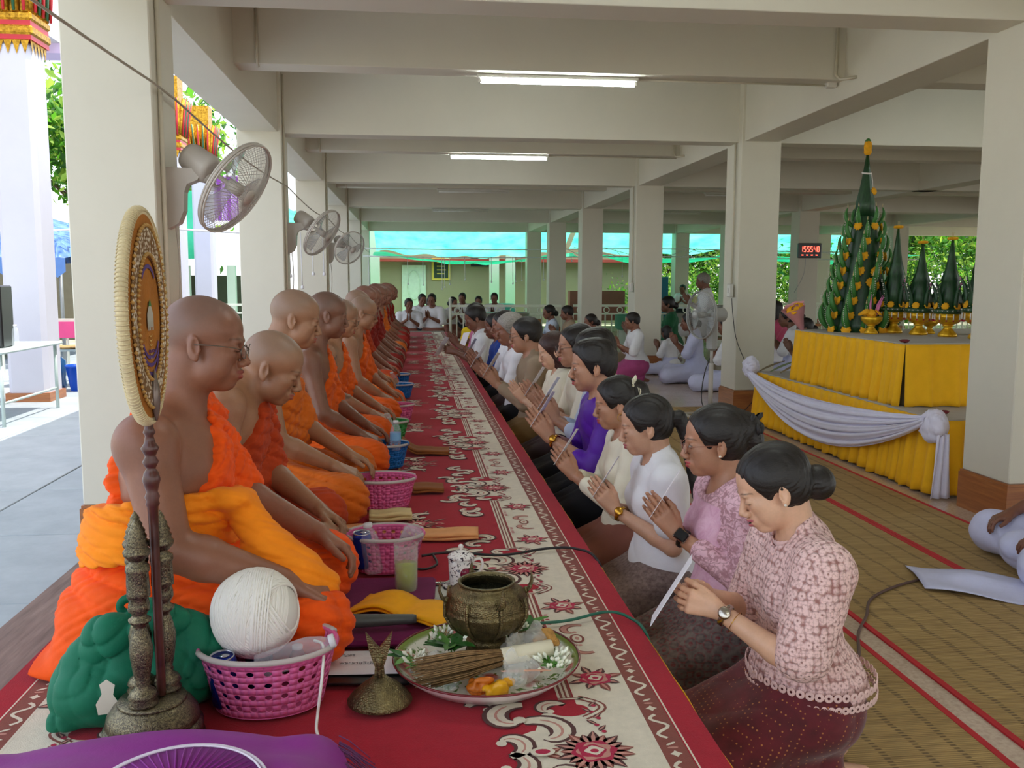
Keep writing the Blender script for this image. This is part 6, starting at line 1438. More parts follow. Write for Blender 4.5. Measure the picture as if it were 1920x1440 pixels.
g=G(); g.tube([(.034*math.cos(a)+.0,.034*math.sin(a),1.345+.008*math.sin(a)) for a in np.linspace(0,2*PI,21)[:-1]],.008,6,closed=True); g.tube([(.034,-.01,1.34),(.045,-.015,1.28),(.048,-.01,1.20)],.006,6); g.build('jasmine_garland',WB,tall)
mg(tall,(.05,-.03,1.19),.032,(.3,-1,.2)); mg(tall,(-.02,-.19,.42),.04,(-.2,-1,.2)); mg(tall,(.02,-.18,.50),.045,(.1,-1,.3))
g=G(); g.lathe([(.001,1.49),(.022,1.50),(.030,1.515),(.028,1.54),(.031,1.56),(.028,1.585),(.026,1.60),(.015,1.612)],18,flute=.10,nf=9); g.build('marigold_finial',MG_,tall)
g=G(); g.lathe([(.02,1.605),(.022,1.615),(.012,1.63),(.001,1.635)],10,flute=.2,nf=5); g.build('green_cap',BL2,tall)
GLD=NT('gilded_bowl'); v=GLD.coord(); GLD.color(GLD.ramp(GLD.noise(v,30,4),[(.3,'#c98f12'),(.7,'#efc22c')])); GLD.set(Metallic=.55,Roughness=.28); GLD=GLD.m
def footed(parent,s=1.0):
    g=G(); g.lathe([(.055*s,0),(.060*s,.006),(.056*s,.02*s),(.030*s,.05*s),(.024*s,.065*s),(.034*s,.07*s),(.030*s,.078*s)],24); g.build('foot',GLD,parent)
    g=G(); g.lathe([(.030*s,.076*s),(.06*s,.09*s),(.085*s,.12*s),(.088*s,.150*s),(.08*s,.152*s)],28,flute=.02,nf=14); g.build('bowl',GLD,parent)
def small_tree(label,x,y,h,side=1,s=1.0,tips=True):
    t=empty('flower_tree',(x,y,ZT),0,label,'flower tree','small leaf-folded flower trees on gilded bowls')
    footed(t,s); zb_=.150*s
    g=G(); g.lathe([(.086*s,zb_),(.098*s,zb_+.012),(.096*s,zb_+.035),(.075*s,zb_+.045)],28,flute=.03,nf=20); g.build('leaf_collar',BL,t)
    g=G()
    for i in range(20):
        a=2*PI*i/20; c=Vector((.0985*s*math.cos(a),.0985*s*math.sin(a),zb_+.022)); u=Vector((-math.sin(a),math.cos(a),0))
        g.tube([c-u*.006-Vector((0,0,.006)),c+u*.006+Vector((0,0,.006))],.0012,4); g.tube([c+u*.006-Vector((0,0,.006)),c-u*.006+Vector((0,0,.006))],.0012,4)
    o=g.build('white_stitching',WB,t); o['kind']='stuff'
    H=h-zb_-.05; g=G(); g.lathe([(.078*s,zb_+.04),(.066*s,zb_+.04+H*.20),(.050*s,zb_+.04+H*.38),(.056*s,zb_+.04+H*.40),(.033*s,zb_+.04+H*.56),(.018*s,zb_+.04+H*.76),(.006*s,zb_+.04+H*.97)],18,flute=.07,nf=9); g.build('leaf_spire',BL,t)
    for i in range(7):
        a=2*PI*i/7+.3; mg(t,(.078*s*math.cos(a),.078*s*math.sin(a),zb_+.058),.024*s,(math.cos(a),math.sin(a),.3))
        # hanging jasmine tassels below the rim
    g=G(); g2=G()
    for i in range(14):
        a=2*PI*i/14; c=Vector((.094*s*math.cos(a),.094*s*math.sin(a),zb_-.002)); g.tube([c,c-Vector((0,0,.035*s))],[.004,.0055],6); g2.lathe([(.001,-.004),(.007,-.001),(.006,.006),(.001,.008)],7,c-Vector((0,0,.045*s)))
    o=g.build('jasmine_tassels',WB,t); o['kind']='stuff'; o=g2.build('rose_drops',M('rose_drop','#a81c30',.6),t); o['kind']='stuff'
    for i in range(5):
        a=2*PI*i/5+.9; R_=.075*s; hh=h*.26
        g=G(); P_=[Vector((R_*math.cos(a)*(1+.7*u*u),R_*math.sin(a)*(1+.7*u*u),zb_+.05+hh*u)) for u in np.linspace(0,1,8)]; g.tube(P_,[.019*s,.021*s,.021*s,.019*s,.016*s,.012*s,.007*s,.001],7,flat=.7); hn=g.build('leaf_horn',BL,t)
        g=G(); 
        for p in P_[:-1]:
            for dz in (0,.5): q=p+Vector((.013*math.cos(a),.013*math.sin(a),dz*hh/8)); g.lathe([(.001,-.006),(.0075,0),(.001,.006)],5,q)
        o=g.build('pink_buds',PK if i%2 else WB,hn); o['kind']='stuff'
    zt=zb_+.04+H*.97; g=G(); g.lathe([(.001,-.014),(.026*s,-.010),(.032*s,0),(.026*s,.011),(.001,.014)],16,(0,0,zt+.008),flute=.12,nf=8); g.build('marigold_ring',MG_,t)
    g=G()
    for q in(-1,0,1): g.tube([(q*.004,0,zt+.015),(q*.008,0,zt+.055)],.0015,4)
    o=g.build('incense_tips',GT,t); o['kind']='stuff'
    for sd__ in(-1,1):
        g=G(); g.tube([(sd__*.05*s,.01,zb_+.05),(sd__*.085*s,.01,zb_+.05+h*.25),(sd__*.13*s,.01,zb_+.05+h*.42)],[.010,.008,.001],6,flat=.35); g.build('leaf_blade',BL2,t)
    return t
small_tree('leaf flower tree on a gilded bowl just right of the tallest tree',4.0,7.22,.90,s=1.2)
small_tree('short leaf flower tree on a gilded bowl, middle of the row',4.07,6.96,.76,s=1.2)
small_tree('leaf flower tree on a gilded bowl, second from the right column',4.16,6.70,.78,s=1.2)
small_tree('tall leaf flower tree on a gilded bowl nearest the right column',4.24,6.42,.90,s=1.32)
small_tree('leaf flower tree behind the row beside the right column',4.62,7.0,.62,s=.9)
fb_=empty('flower_bowl',(3.74,7.10,ZT),0,'gilded footed bowl heaped with marigolds in front of the tallest tree','flower bowl'); footed(fb_,.95)
r=random.Random(8)
for k in range(14): a=r.uniform(0,6.28); q=r.random()*.08; mg(fb_,(q*math.cos(a)-(.05 if k%4==0 else 0),q*math.sin(a),.15+.03*r.random()),.032,(math.cos(a)*.6,math.sin(a)*.6-.4,.8))
g=G()
for a_ in (-.5,.3,1.4): g.tube([(.03*math.cos(a_),.03*math.sin(a_),.15),(.06*math.cos(a_),.05*math.sin(a_),.24),(.10*math.cos(a_),.05*math.sin(a_),.32)],[.012,.014,.002],7,flat=.6)
g.build('leaf_horns',PK,fb_)
fb2=empty('flower_bowl',(4.42,6.35,ZT),0,'white bowl of marigolds cut off by the right column','flower bowl')
g=G(); g.lathe([(.03,0),(.035,.02),(.06,.07),(.065,.11)],20); g.build('bowl',WB,fb2)
for k in range(9): a=r.uniform(0,6.28); q=r.random()*.06; mg(fb2,(q*math.cos(a),q*math.sin(a),.11+.03*r.random()),.03,(math.cos(a)*.6,math.sin(a)*.6-.4,.8))
for k,(x,y,l) in enumerate(((4.25,7.1,'left'),(4.55,6.9,'middle'),(4.05,7.35,'rear'))):
    e=empty('footed_bowl',(x,y,ZT),0,f'small gilded footed bowl behind the flower trees, {l} one','bowl','small gilded bowls at the back of the altar'); footed(e,.75)
# blossom bouquet wrapped in pink film by the tall tree
bq=empty('bouquet',(3.44,7.75,ZT),0,'bouquet in pink wrapping left of the tallest tree on the altar','bouquet',rot=(.2,-.5,0))
g=G(); g.lathe([(.015,0),(.05,.12),(.10,.24)],14,cap=False,flute=.12,nf=7); g.build('wrapping',M('pink_wrap','#d99aa4',.5),bq)
for k in range(9): a=k*.7; q=.03+.05*r.random(); mg(bq,(q*math.cos(a),q*math.sin(a),.22),.028,(math.cos(a)*.5,math.sin(a)*.5,1))
# ---------------------------------------------------------------- lamps, fans, wiring
TUBE=NT('tube_glow'); TUBE.p.inputs['Emission Color'].default_value=(.9,1,.97,1); TUBE.p.inputs['Emission Strength'].default_value=36.; TUBE=TUBE.m
TOFF=M('tube_off','#e6e6e0',.3); FIX=M('fixture_white','#d6d4cc',.4); WIRE=M('conduit_paint','#cfc8b4',.5)
def tube_light(x,y,on,label):
    t=empty('tube_light',(x,y,2.95),0,label,'light','fluorescent tubes under the cross beams')
    g=G(); g.box((0,0,-.014),(1.26,.075,.028),bev=.006); g.build('housing',FIX,t)
    for q in(-1,1):
        g=G(); g.box((q*.61,-.0,-.045),(.022,.03,.04),bev=.004); g.build('socket',FIX,t)
    g=G(); g.tube([(-.60,0,-.052),(.60,0,-.052)],.014,12); g.build('lamp_tube',TUBE if on else TOFF,t)
for i,(x,y,on,l) in enumerate(((1.13,7.16,1,'nearest lit fluorescent tube under the first cross beam'),(1.08,11.56,1,'second lit fluorescent tube farther down the hall'),(1.05,15.98,0,'third fluorescent tube, unlit, down the hall'),(1.05,20.4,0,'farthest small unlit fluorescent tube in the central bay'),(5.8,15.98,0,'unlit fluorescent tube in the right-hand bay'),(5.9,20.4,0,'far unlit fluorescent tube in the right-hand bay'),(1.13,2.78,1,'lit fluorescent tube overhead above the front of the carpet'),(1.13,-1.4,1,'lit fluorescent tube behind the viewpoint'),(5.8,2.78,1,'lit fluorescent tube in the right-hand bay ahead of the altar'),(5.8,7.2,1,'lit fluorescent tube in the right-hand bay over the altar'))): tube_light(x,y,on,l)  # lit tubes outside the view are added to brighten the hall
def conduit(label,pts,r=.011,name='conduit'): g=G(); g.tube(pts,r,6); return tag(g.build(name,WIRE),label,'pipe')
for k,y in enumerate(ROWY[:5]):
    o=('nearest','second','third','fourth','fifth')[k]
    conduit(f'thin pipe up the inner face of the {o} left column',[(-1.247,y+.10,.3),(-1.247,y+.10,3.36)],.012)
    if k<4:
        c=conduit(f'pipe elbow wrapping the cross beam past the {o} left column',[(-1.20,y+.42,3.36),(-1.12,y+.42+1.86,3.36),(-1.12,y+2.285,3.36),(-1.12,y+2.285,2.97),(-1.12,y+2.33,2.935)],.012)
for k,y in enumerate(ROWY[:3]):
    if k<2: conduit(f'pipe running down the beam to the {("nearest","second")[k]} right cross beam',[(3.30,y+2.28,3.36),(3.30,y+2.28,2.98),(3.30,y+2.20,2.93),(3.38,y+2.1,2.93)],.012)
conduit('thin wire from the nearest lit tube to the right beam',[(1.75,7.16,2.935),(3.36,7.16,2.935)],.007); conduit('thin wire from the second lit tube to the right beam',[(1.70,11.56,2.935),(3.36,11.56,2.935)],.007)
conduit('pipe down the left face of the second right column',[(3.33,9.30,2.8),(3.33,9.30,1.35)],.011); conduit('pipe down the left face of the third right column',[(3.33,13.7,2.8),(3.33,13.7,1.3)],.011)
for y,l in ((9.28,'second'),(13.68,'third')):
    t=empty('switch_box',(3.31,y,1.28),0,f'small cream switch box on the left face of the {l} right column','switch'); g=G(); g.box((0,0,0),(.045,.09,.14),bev=.008); g.build('cover',FIX,t); g=G(); g.box((-.026,.0,.0),(.008,.03,.05),bev=.003); g.build('rocker',FIX,t)
for i,(x,y) in enumerate(((-1.235,4.83),(3.33,7.15))):
    g=G(); g.box((0,0,0),(.09,.07,.07),bev=.01); tag(g.build('junction_box',FIX,None,(x,y,2.95+(.0 if i else 0))),'grey junction box on the beam at the '+('first left column' if i==0 else 'right beam'),'box')
# sacred thread along the left columns
g=G(); P_=[]
for y in np.linspace(1.2,26,60): P_.append((-1.215,y,2.32-.05*math.sin(((y-4.8)%4.42)/4.42*PI)-.006*y+.02))
g.tube(P_,.006,6); tag(g.build('sacred_thread',M('sacred_cord','#a89f8e',.8)),'long cord strung along the left row of columns','cord')
def cage(g,R,d,n,rr=.0012,flip=1):
    for k in range(n):
        a=2*PI*k/n; g.tube([(R*u*math.cos(a+.25*u),R*u*math.sin(a+.25*u),flip*d*(1-u**2.2)) for u in (.16,.4,.65,.85,1.)],rr,3,cap=False)
FAN=M('fan_plastic','#bdb5ab',.4); FANT=clear('fan_blade_clear','#cfd4d6',.35,.1)
def fan_head(parent,R=.245,n=60,mat=FAN):
    g=G(); cage(g,R,.085,n,.0016); cage(g,R,.095,n,.0016,-1); o=g.build('wire_guard',mat,parent); o['kind']='stuff'
    for z,rr in ((-.012,.005),(0,.007),(.014,.005)):
        g=G(); g.tube([(R*math.cos(a),R*math.sin(a),z) for a in np.linspace(0,2*PI,49)[:-1]],rr,6,closed=True); g.build('guard_ring',mat,parent)
    g=G(); g.lathe([(.001,.090),(.04,.088),(.042,.078),(.001,.076)],20); g.build('hub_badge',mat,parent)
    g=G(); g.lathe([(.032,-.04),(.032,.03),(.001,.036)],20); g.build('hub',mat,parent)
    for k in range(3):
        a=2*PI*k/3; g=G()
        def f(u,v): rr=.03+(R*.84-.03)*u; w=(.10+.34*u)*(1-.5*u*u)*2; an=a+(v-.5)*w*1.7; return (rr*math.cos(an),rr*math.sin(an),-.018+.05*(v-.5)*(1-.3*u))
        g.slab(f,8,6,.0015); g.build('blade',FANT,parent)
def wall_fan(label,x,y,z,tilt,sc=1.0,turn=0):
    t=empty('wall_fan',(x,y,z),0,label,'fan','fans on the left columns',scale=sc)
    g=G(); g.prism([(0,.05),(.155,.045),(.165,.02),(.15,-.01),(.10,-.03),(.085,-.07),(.08,-.16),(.055,-.22),(0,-.25)],-.04,.04,R=Euler((PI/2,0,0)).to_matrix()); g.build('bracket',FAN,t)
    h=empty('fan_pivot',(0,0,0)); bpy.data.objects.remove(h)
    # head: axis points right and down, toward the seated rows
    ax=Vector((.80,-.25 if turn==0 else turn,-.55)).normalized(); base=Vector((.22,0,.03)); q=ax.to_track_quat('Z','Y')
    g=G(); g.lathe([(.03,-.23),(.062,-.225),(.072,-.20),(.075,-.09),(.068,-.07),(.05,-.065)],24,base+ax*.06,rot=q.to_euler()); mt=g.build('motor',FAN,t)
    g=G(); g.tube([(.13,0,.01),(.19,0,.0),base+ax*-.04],[.026,.026,.024],10); g.build('neck',FAN,t)
    hd=bpy.data.objects.new('guard_frame',None)
    g=G(); g.tube([base,base+ax*.12],.012,8); hp=g.build('head',FAN,t)
    for f in (0,):
        tmp=empty('x'); fan_head(tmp)
        Mq=Matrix.Translation(base+ax*.14)@q.to_matrix().to_4x4()
        for c in list(tmp.children): c.parent=hp; c.matrix_local=Mq
        bpy.data.objects.remove(tmp)
    g=G(); g.tube(smooth([(.03,-.0,-.2),(.05,-.03,-.45),(.03,-.02,-.8)]),.004,5); g.build('power_cord',FAN,t)
wall_fan('large wall fan on the nearest left column tilted down over the monks',-1.26,4.95,1.90,0,1.05)
wall_fan('wall fan on the second left column, half the size in view',-1.26,9.5,1.90,0,1.05,-.35)
wall_fan('small wall fan on the third left column facing the camera',-1.26,13.9,1.88,0,1.05,-.9)
# pedestal fan between the right columns
pf_=empty('pedestal_fan',(3.0,8.9,0),.12,'grey pedestal fan standing between the second and third right columns','fan'); GF=M('fan_grey','#a9a9a6',.4)
g=G(); g.tube([(-.22,-.17,.015),(.10,-.17,.015),(.12,-.14,.015),(.12,.14,.015),(.10,.17,.015),(-.22,.17,.015),(-.24,.14,.015),(-.24,-.14,.015)],.016,8,closed=True); g.box((0,0,.018),(.30,.05,.02)); g.build('base',PWh,pf_)
g=G(); g.tube([(0,0,.02),(0,0,.55)],.024,14); g.tube([(0,0,.55),(0,0,.70)],.015,12); g.build('pole',PWh,pf_)
g=G(); g.box((0,0,.83),(.09,.11,.30),bev=.02); g.build('control_box',GF,pf_)
g=G(); g.lathe([(.05,-.02),(.07,.0),(.072,.12),(.06,.15)],20,(.12,0,1.04),rot=(0,-PI/2,0)); g.build('motor',GF,pf_)
tmp=empty('x'); fan_head(tmp,.24,64,GF); g=G(); g.tube([(-.02,0,1.04),(-.10,0,1.04)],.014,8); hp=g.build('head',GF,pf_)
Mq=Matrix.Translation((-.12,0,1.04))@Euler((0,-PI/2,.20)).to_matrix().to_4x4()
for c in list(tmp.children): c.parent=hp; c.matrix_local=Mq
bpy.data.objects.remove(tmp)
g=G(); g.tube(smooth([(.05,0,.75),(-.06,.02,.45),(-.1,-.02,.15),(.02,-.04,.02)]),.005,6); g.build('power_cord',RBk,pf_)
cable('thin black lead hanging from the switch box to the pedestal fan',[(3.30,9.2,1.2),(3.34,9.15,.8),(3.42,9.0,.5),(3.50,8.9,.25),(3.3,8.85,.02)],.004,RBk)
f2=empty('floor_fan',(1.95,10.6,0),.0,'small round fan standing behind the grey-haired man','fan')
g=G(); g.lathe([(.14,0),(.14,.02),(.03,.04),(.02,.05),(.02,.62),(.001,.64)],20); g.build('stand',PWh,f2); tmp=empty('x'); fan_head(tmp,.2,44,GF)
g=G(); g.box((0,0,.66),(.05,.08,.06),bev=.01); hp=g.build('head',GF,f2); Mq=Matrix.Translation((0,-.06,.68))@Euler((PI/2,0,0)).to_matrix().to_4x4()
for c in list(tmp.children): c.parent=hp; c.matrix_local=Mq
bpy.data.objects.remove(tmp)
# clock with red digits on the far column
CKX,CKY,CKZ=8.06,17.97,2.0
ck=empty('digital_clock',(CKX,CKY,CKZ),0,'black digital wall clock with red digits on a far column','clock')
g=G(); g.box((0,0,0),(.50,.06,.30),bev=.012); g.build('case',MT['blackp'],ck)
LED=NT('led_red'); LED.p.inputs['Emission Color'].default_value=(1,.05,.03,1); LED.p.inputs['Emission Strength'].default_value=5; LED.color(srgb('#b01010')); LED=LED.m
SEG={'0':'abcdef','1':'bc','2':'abged','3':'abgcd','4':'fgbc','5':'afgcd','8':'abcdefg','9':'abcfgd'}
for i,chh in enumerate('155548'):
    if i==0: pass
    x0=-.20+.067*i+(.008*(i//2)); g=G(); w,h_=.040,.10; z0=.0
    P_={'a':((x0,z0+h_),(x0+w,z0+h_)),'g':((x0,z0+h_/2),(x0+w,z0+h_/2)),'d':((x0,z0),(x0+w,z0)),'f':((x0,z0+h_/2),(x0,z0+h_)),'b':((x0+w,z0+h_/2),(x0+w,z0+h_)),'e':((x0,z0),(x0,z0+h_/2)),'c':((x0+w,z0),(x0+w,z0+h_/2))}
    for s_ in SEG[chh]: (a,b),(c,d_)=P_[s_]; g.tube([(a,-.032,b-.02),(c,-.032,d_-.02)],.006,4)
    g.build('digit',LED,ck)
for i in range(4): g=G(); g.box((-.16+.1*i,-.032,-.09),(.04,.004,.016)); g.build('small_digit',LED,ck)
g=G(); g.tube(smooth([(-.08,-.02,-.15),(-.12,-.02,-.5),(-.3,-.02,-.85)]),.006,5); g.build('power_cord',GF,ck)
# little things by the third column
t=empty('plant_pot',(3.72,13.3,.001),0,'cream round pot at the foot of the third right column','pot'); g=G(); g.lathe([(.09,0),(.13,.14),(.12,.14),(.08,.02)],20,cap=False); g.build('pot_wall',M('cream_pot','#cfae7c',.5),t)
bottle('group of water bottles by the third column, left one',3.98,13.2,.003,.26,.04); bottle('water bottle by the third column, right one',4.12,13.1,.003,.26,.04)
t=empty('steel_pan',(4.05,12.9,.003),0,'low steel pan on the floor behind the third column','pan'); g=G(); g.lathe([(.12,0),(.17,.08),(.165,.08),(.11,.01)],20,cap=False); g.build('pan_wall',STEEL,t)
# ---------------------------------------------------------------- far end of the hall: railing, net canopy, green building, trees
RW=M('rail_white','#e6ead8',.5)
def railing(label,x0,x1,y,z1=.83,step=.14,post=False):
    t=empty('railing',(x0,y,0),0,label,'railing'); L=x1-x0
    for z,h_ in ((z1,.05),(z1-.18,.035),(.10,.04)): g=G(); g.bx(0,L,-.02,.02,z-h_/2,z+h_/2); g.build('rail',RW,t)
    bal=G().bx(-.012,.012,-.012,.012,.1,z1-.19).mesh('baluster'); bal.materials.append(RW); n=int(L/step)
    for i in range(n+1): link('baluster',bal,None,t,(i*L/n,0,0))
    rg=G(); rg.tube([(.06*math.cos(a),0,z1-.095+.06*math.sin(a)) for a in np.linspace(0,2*PI,15)[:-1]],.012,5,closed=True); rm=rg.mesh('rail_ring'); rm.materials.append(RW); n2=int(L/.3)
    for i in range(n2): link('rail_ring',rm,None,t,((i+.5)*L/n2,0,0))
    return t
railing('white railing behind the far end of the kneeling row',.78,3.2,19.6); railing('white railing between the third and fourth right columns',3.5,7.4,19.8); railing('white railing behind the seated people in the right bay',7.9,16,21.5)
g=G(); g.tube([(0,0,0),(0,0,.95)],.03,10); g.lathe([(.001,-.04),(.04,0),(.001,.045)],12,(0,0,.98)); tag(g.build('rail_post',RW,None,(.78,19.45,0)),'white railing end post with round knob','post')
GW=wallpaint('green_wall','#8a8c6a'); GD=wallpaint('pale_green_paint','#c5d8bf')
gb=empty('green_building',(0,1.5,0),0,'green walled building beyond the far end of the hall','building')
g=G(); g.bx(-1.6,8.2,31,31.3,-.15,3.2); g.build('wall',GW,gb); g=G(); g.bx(-1.7,8.3,30.4,31.0,2.02,2.12); g.build('red_trim',M('trim_red','#9a4030',.6),gb)
for k,x in enumerate((-1.45,2.6,3.15,4.05,7.6)): g=G(); g.bx(x,x+.32,29.6,29.9,-.15,3.2); g.build('pillar',GD,gb)
dr=G().bx(-.42,.42,0,.06,0,2.05).build('door',M('door_green_white','#b9d6bd',.5),gb,(.02,30.93,-.15)); g=G(); g.tube([(.0+.22*math.cos(a),-.01,1.35+.5*math.sin(a)) for a in np.linspace(0,2*PI,25)[:-1]],.02,5,closed=True); g.build('door_moulding',M('door_green_white'),dr)
sg=G().bx(-.33,.33,0,.04,-.40,.40).build('notice_board',M('notice_yellow','#c9c04a',.5),gb,(.98,30.94,1.78)); g=G(); g.bx(-.25,.25,-.01,0,-.33,.33); b_=g.build('board_face',M('notice_dark','#1f3a22',.6),sg)
for k,(s_,z) in enumerate((('ประกาศ',.20),('วัดของเรา',.08),('สะอาด',-.05),('ร่มรื่น',-.18))): pass
g=G()
for k in range(4): g.bx(-.15,.17-.05*(k%2),-.014,-.009,.20-.13*k,.235-.13*k)
o=g.build('board_lines',M('notice_yellow'),b_); o['kind']='stuff'
c2=G().bx(-.32,.32,-.04,.04,-.16,.16).build('wall_clock',MT['blackp'],gb,(2.35,30.9,2.02)); g=G(); g.bx(-.2,.2,-.05,-.04,-.07,.07); g.build('clock_face',M('clock_face','#b9c6c9',.4),c2)
g=G(); g.lathe([(.42,0),(.46,.05),(.44,.55),(.40,.60)],24); tag(g.build('water_tank',M('teal_tank','#4f9aa0',.5),None,(2.75,28.6,.05)),'teal water tank in front of the green building','tank')
g=G(); g.bx(5.0,6.8,28.9,29.3,.1,1.05); tag(g.build('red_shelf',M('red_shelf','#a04a44',.6)),'long reddish cabinet by the green building','cabinet')
g=G(); g.bx(7.1,7.95,27.9,28.3,-.1,1.5,.01); tag(g.build('blue_cabinet',M('blue_cabinet','#1f5a80',.5)),'tall blue cabinet near the green building','cabinet')
# green shade net canopy
nt_=NT('shade_net'); v=nt_.coord(); nn_=nt_.noise(v,1.2,4,.6); c=nt_.ramp(nn_,[(.3,'#3cc79c'),(.7,'#7ce6cc')]); nt_.color(c); nt_.set(Roughness=.7)
tb=nt_.new('ShaderNodeBsdfTranslucent'); nt_.link(c,tb.inputs[0]); ms=nt_.new('ShaderNodeMixShader'); ms.inputs[0].default_value=.62; nt_.link(nt_.p.outputs[0],ms.inputs[1]); nt_.link(tb.outputs[0],ms.inputs[2]); nt_.link(ms.outputs[0],nt_.out.inputs[0]); NETM=nt_.m
def net(label,x0,x1,y0,y1,z0,z1,sag,nw=1):
    g=G()
    def f(u,v): 
        s_=math.sin(PI*((u*nw)%1.0)); return (x0+(x1-x0)*u,y0+(y1-y0)*v,z0+(z1-z0)*v-sag*s_*(.4+.6*v)-.05*math.sin(u*31+v*9)*v)
    g.sheet(f,60,16); o=g.build('shade_net',NETM); return tag(o,label,'net')
net('green shade net sagging over the yard beyond the central bay',-1.2,5.0,27.6,30.4,3.35,2.35,.22)
net('green shade net beyond the right-hand bays',5.2,16.5,27.6,30.4,3.35,2.45,.2,2)
net('lower darker fold of the green net over the far yard',-1.2,5.0,27.4,29.2,2.10,2.28,.38); net('lower fold of the green net in the right-hand far yard',5.2,16,27.4,29.2,2.2,2.3,.35,2)
net('green net lit from above along the left yard',-4.6,-2.4,25,30,2.9,3.8,.2)
ORD='first second third fourth fifth sixth seventh eighth ninth tenth eleventh twelfth thirteenth fourteenth'.split()
# white strings
for i,(x,y,z1,L) in enumerate([(-1.15,24,1.98,.75),(-.15,24.5,2.0,.72),(.25,24.2,2.0,.74),(.75,24.2,2.0,.85),(.82,24.3,2.0,.80),(.95,24.1,2.0,.72),(1.35,24.1,2.0,.6),(2.05,24.1,2.0,.66),(2.62,24.1,2.0,.7),(2.7,24.2,2.0,.65),(2.86,24.1,2.0,.62),(3.45,24.1,2.0,.6),(4.2,24.1,2.0,.1),(5.6,24.2,2.0,.5)]+[(-2.05+.13*k,12.0+.2*k,2.02,.62+.12*math.sin(k*2)) for k in range(7)]):
    t=empty('hanging_thread',(x,y,z1),0,f'{ORD[i if i<14 else i-14]} hanging white thread from the left, '+('in the central far bay' if i<14 else 'beyond the first left column'),'thread','white threads hanging from the strung lines')
    g=G(); g.tube([(0,0,0),(.01,0,-L)],.007,4); g.lathe([(.001,-.03),(.022,-.02),(.02,.01),(.005,.03)],7,(.01,0,-L)); g.build('thread',MT['white'],t)
g=G()
for (y,z,x0,x1) in ((24.2,2.0,-1.3,14),(24.6,2.22,-1.3,14),(13,2.05,-6,-1.7)): g.tube([(x0+(x1-x0)*u,y,z-.03*math.sin(u*9)) for u in np.linspace(0,1,20)],.014,5)
r=random.Random(4)
for k in range(26): x=r.uniform(4,13); g.tube([(x,24.2,2.0),(x+r.uniform(-1.2,1.2),24.6,2.22+r.uniform(0,.15))],.007,4)
o=g.build('strung_lines',MT['white']); tag(o,'web of white strings strung across the far bays','string',kind='stuff')
# pots and table behind the right bay
tb_=empty('serving_table',(9.6,19.6,0),0,'low wooden table with cooking pots in the far right bay','table')
g=G(); g.box((0,0,.42),(2.2,.7,.04)); g.build('table_top',M('orange_wood','#b5713c'),tb_)
for sx in(-1,1):
    for sy in(-1,1): g=G(); g.bx(sx*1.0-.03,sx*1.0+.03,sy*.3-.03,sy*.3+.03,0,.40); g.build('leg',M('orange_wood'),tb_)
ALU=M('aluminium_pot','#b9bdb4',.35,.7)
for x,rr,h_,l in ((5.75,.30,.26,'wide aluminium pot on the low table left of the fan'),(6.7,.48,.42,'big aluminium pot behind the pedestal fan'),(1.95,.46,.35,'large pale pot on a stand by the far railing'),(4.75,.5,.3,'green covered pot by the far railing')):
    t=empty('cooking_pot',(x,18.9,.42 if x>5 else .35),0,l,'pot'); g=G(); g.lathe([(rr*.9,0),(rr,.05),(rr,h_),(rr*1.04,h_+.01),(rr*.95,h_)],24,cap=False); g.build('pot_wall',ALU if x!=4.75 else M('green_pot','#5fae8c',.5),t)
    g=G(); g.bx(-rr*.7,rr*.7,-.3,.3,(-.42 if x>5 else -.35),-.002); g.build('stand',M('stand_white','#c9cdbf',.6),t)
# trees: trunks and leaf crowns
LEAFS=[]
for nm,c in (('tree_leaf_dark','#2c5a1e'),('tree_leaf_mid','#4f8a2a'),('tree_leaf_bright','#86a648')):
    t=NT(nm); t.color(c); t.set(Roughness=.6); cc=srgb(c); tt=t.new('ShaderNodeBsdfTranslucent'); tt.inputs[0].default_value=(cc[0]*1.6,cc[1]*1.6,cc[2],1); m2=t.new('ShaderNodeMixShader'); m2.inputs[0].default_value=.45; t.link(t.p.outputs[0],m2.inputs[1]); t.link(tt.outputs[0],m2.inputs[2]); t.link(m2.outputs[0],t.out.inputs[0]); LEAFS.append(t.m)
def crown(name,n,R,seed,size=.16,parent=None):
    rr=np.random.default_rng(seed); cl=rr.normal(size=(14,3))*np.array([.5,.5,.38])*R; c=cl[rr.integers(0,14,n)]+rr.normal(size=(n,3))*R*.20
    d=rr.normal(size=(n,3)); d/=np.linalg.norm(d,axis=1)[:,None]; u=np.cross(d,rr.normal(size=(n,3))); u/=np.linalg.norm(u,axis=1)[:,None]; w=np.cross(d,u); s_=size*(.6+.8*rr.random((n,1)))
    V=np.stack([c-d*s_,c-u*s_*.42+w*s_*.1,c+d*s_,c+u*s_*.42+w*s_*.1],1).reshape(-1,3); F=np.arange(n*4).reshape(n,4); me=np_mesh(name,V,F,False)
    for m in LEAFS: me.materials.append(m)
    me.polygons.foreach_set('material_index',rr.integers(0,3,n)); return me
BARK=M('bark','#5a4a38',.9,var=.3)
cr=[crown('leaf_crown',6500,2.1,s,.095) for s in (1,2)]
def tree(label,x,y,h,sc=1.0,k=0):
    t=empty('tree',(x,y,-.15),0,label,'tree'); g=G(); g.tube([(0,0,0),(.1,0,h*.35),(0,.1,h*.7),(.1,.1,h)],[.2*sc,.15*sc,.11*sc,.04*sc],9)
    for a in range(5): g.tube([(.05,.05,h*.5+.1*a),(.9*sc*math.cos(a*1.3),.9*sc*math.sin(a*1.3),h*.75+.15*a)],[.07*sc,.02*sc],6)
    g.build('trunk',BARK,t); o=link('leaf_crown',cr[k],None,t,(0,0,h),(0,0,x),sc); o['kind']='stuff'
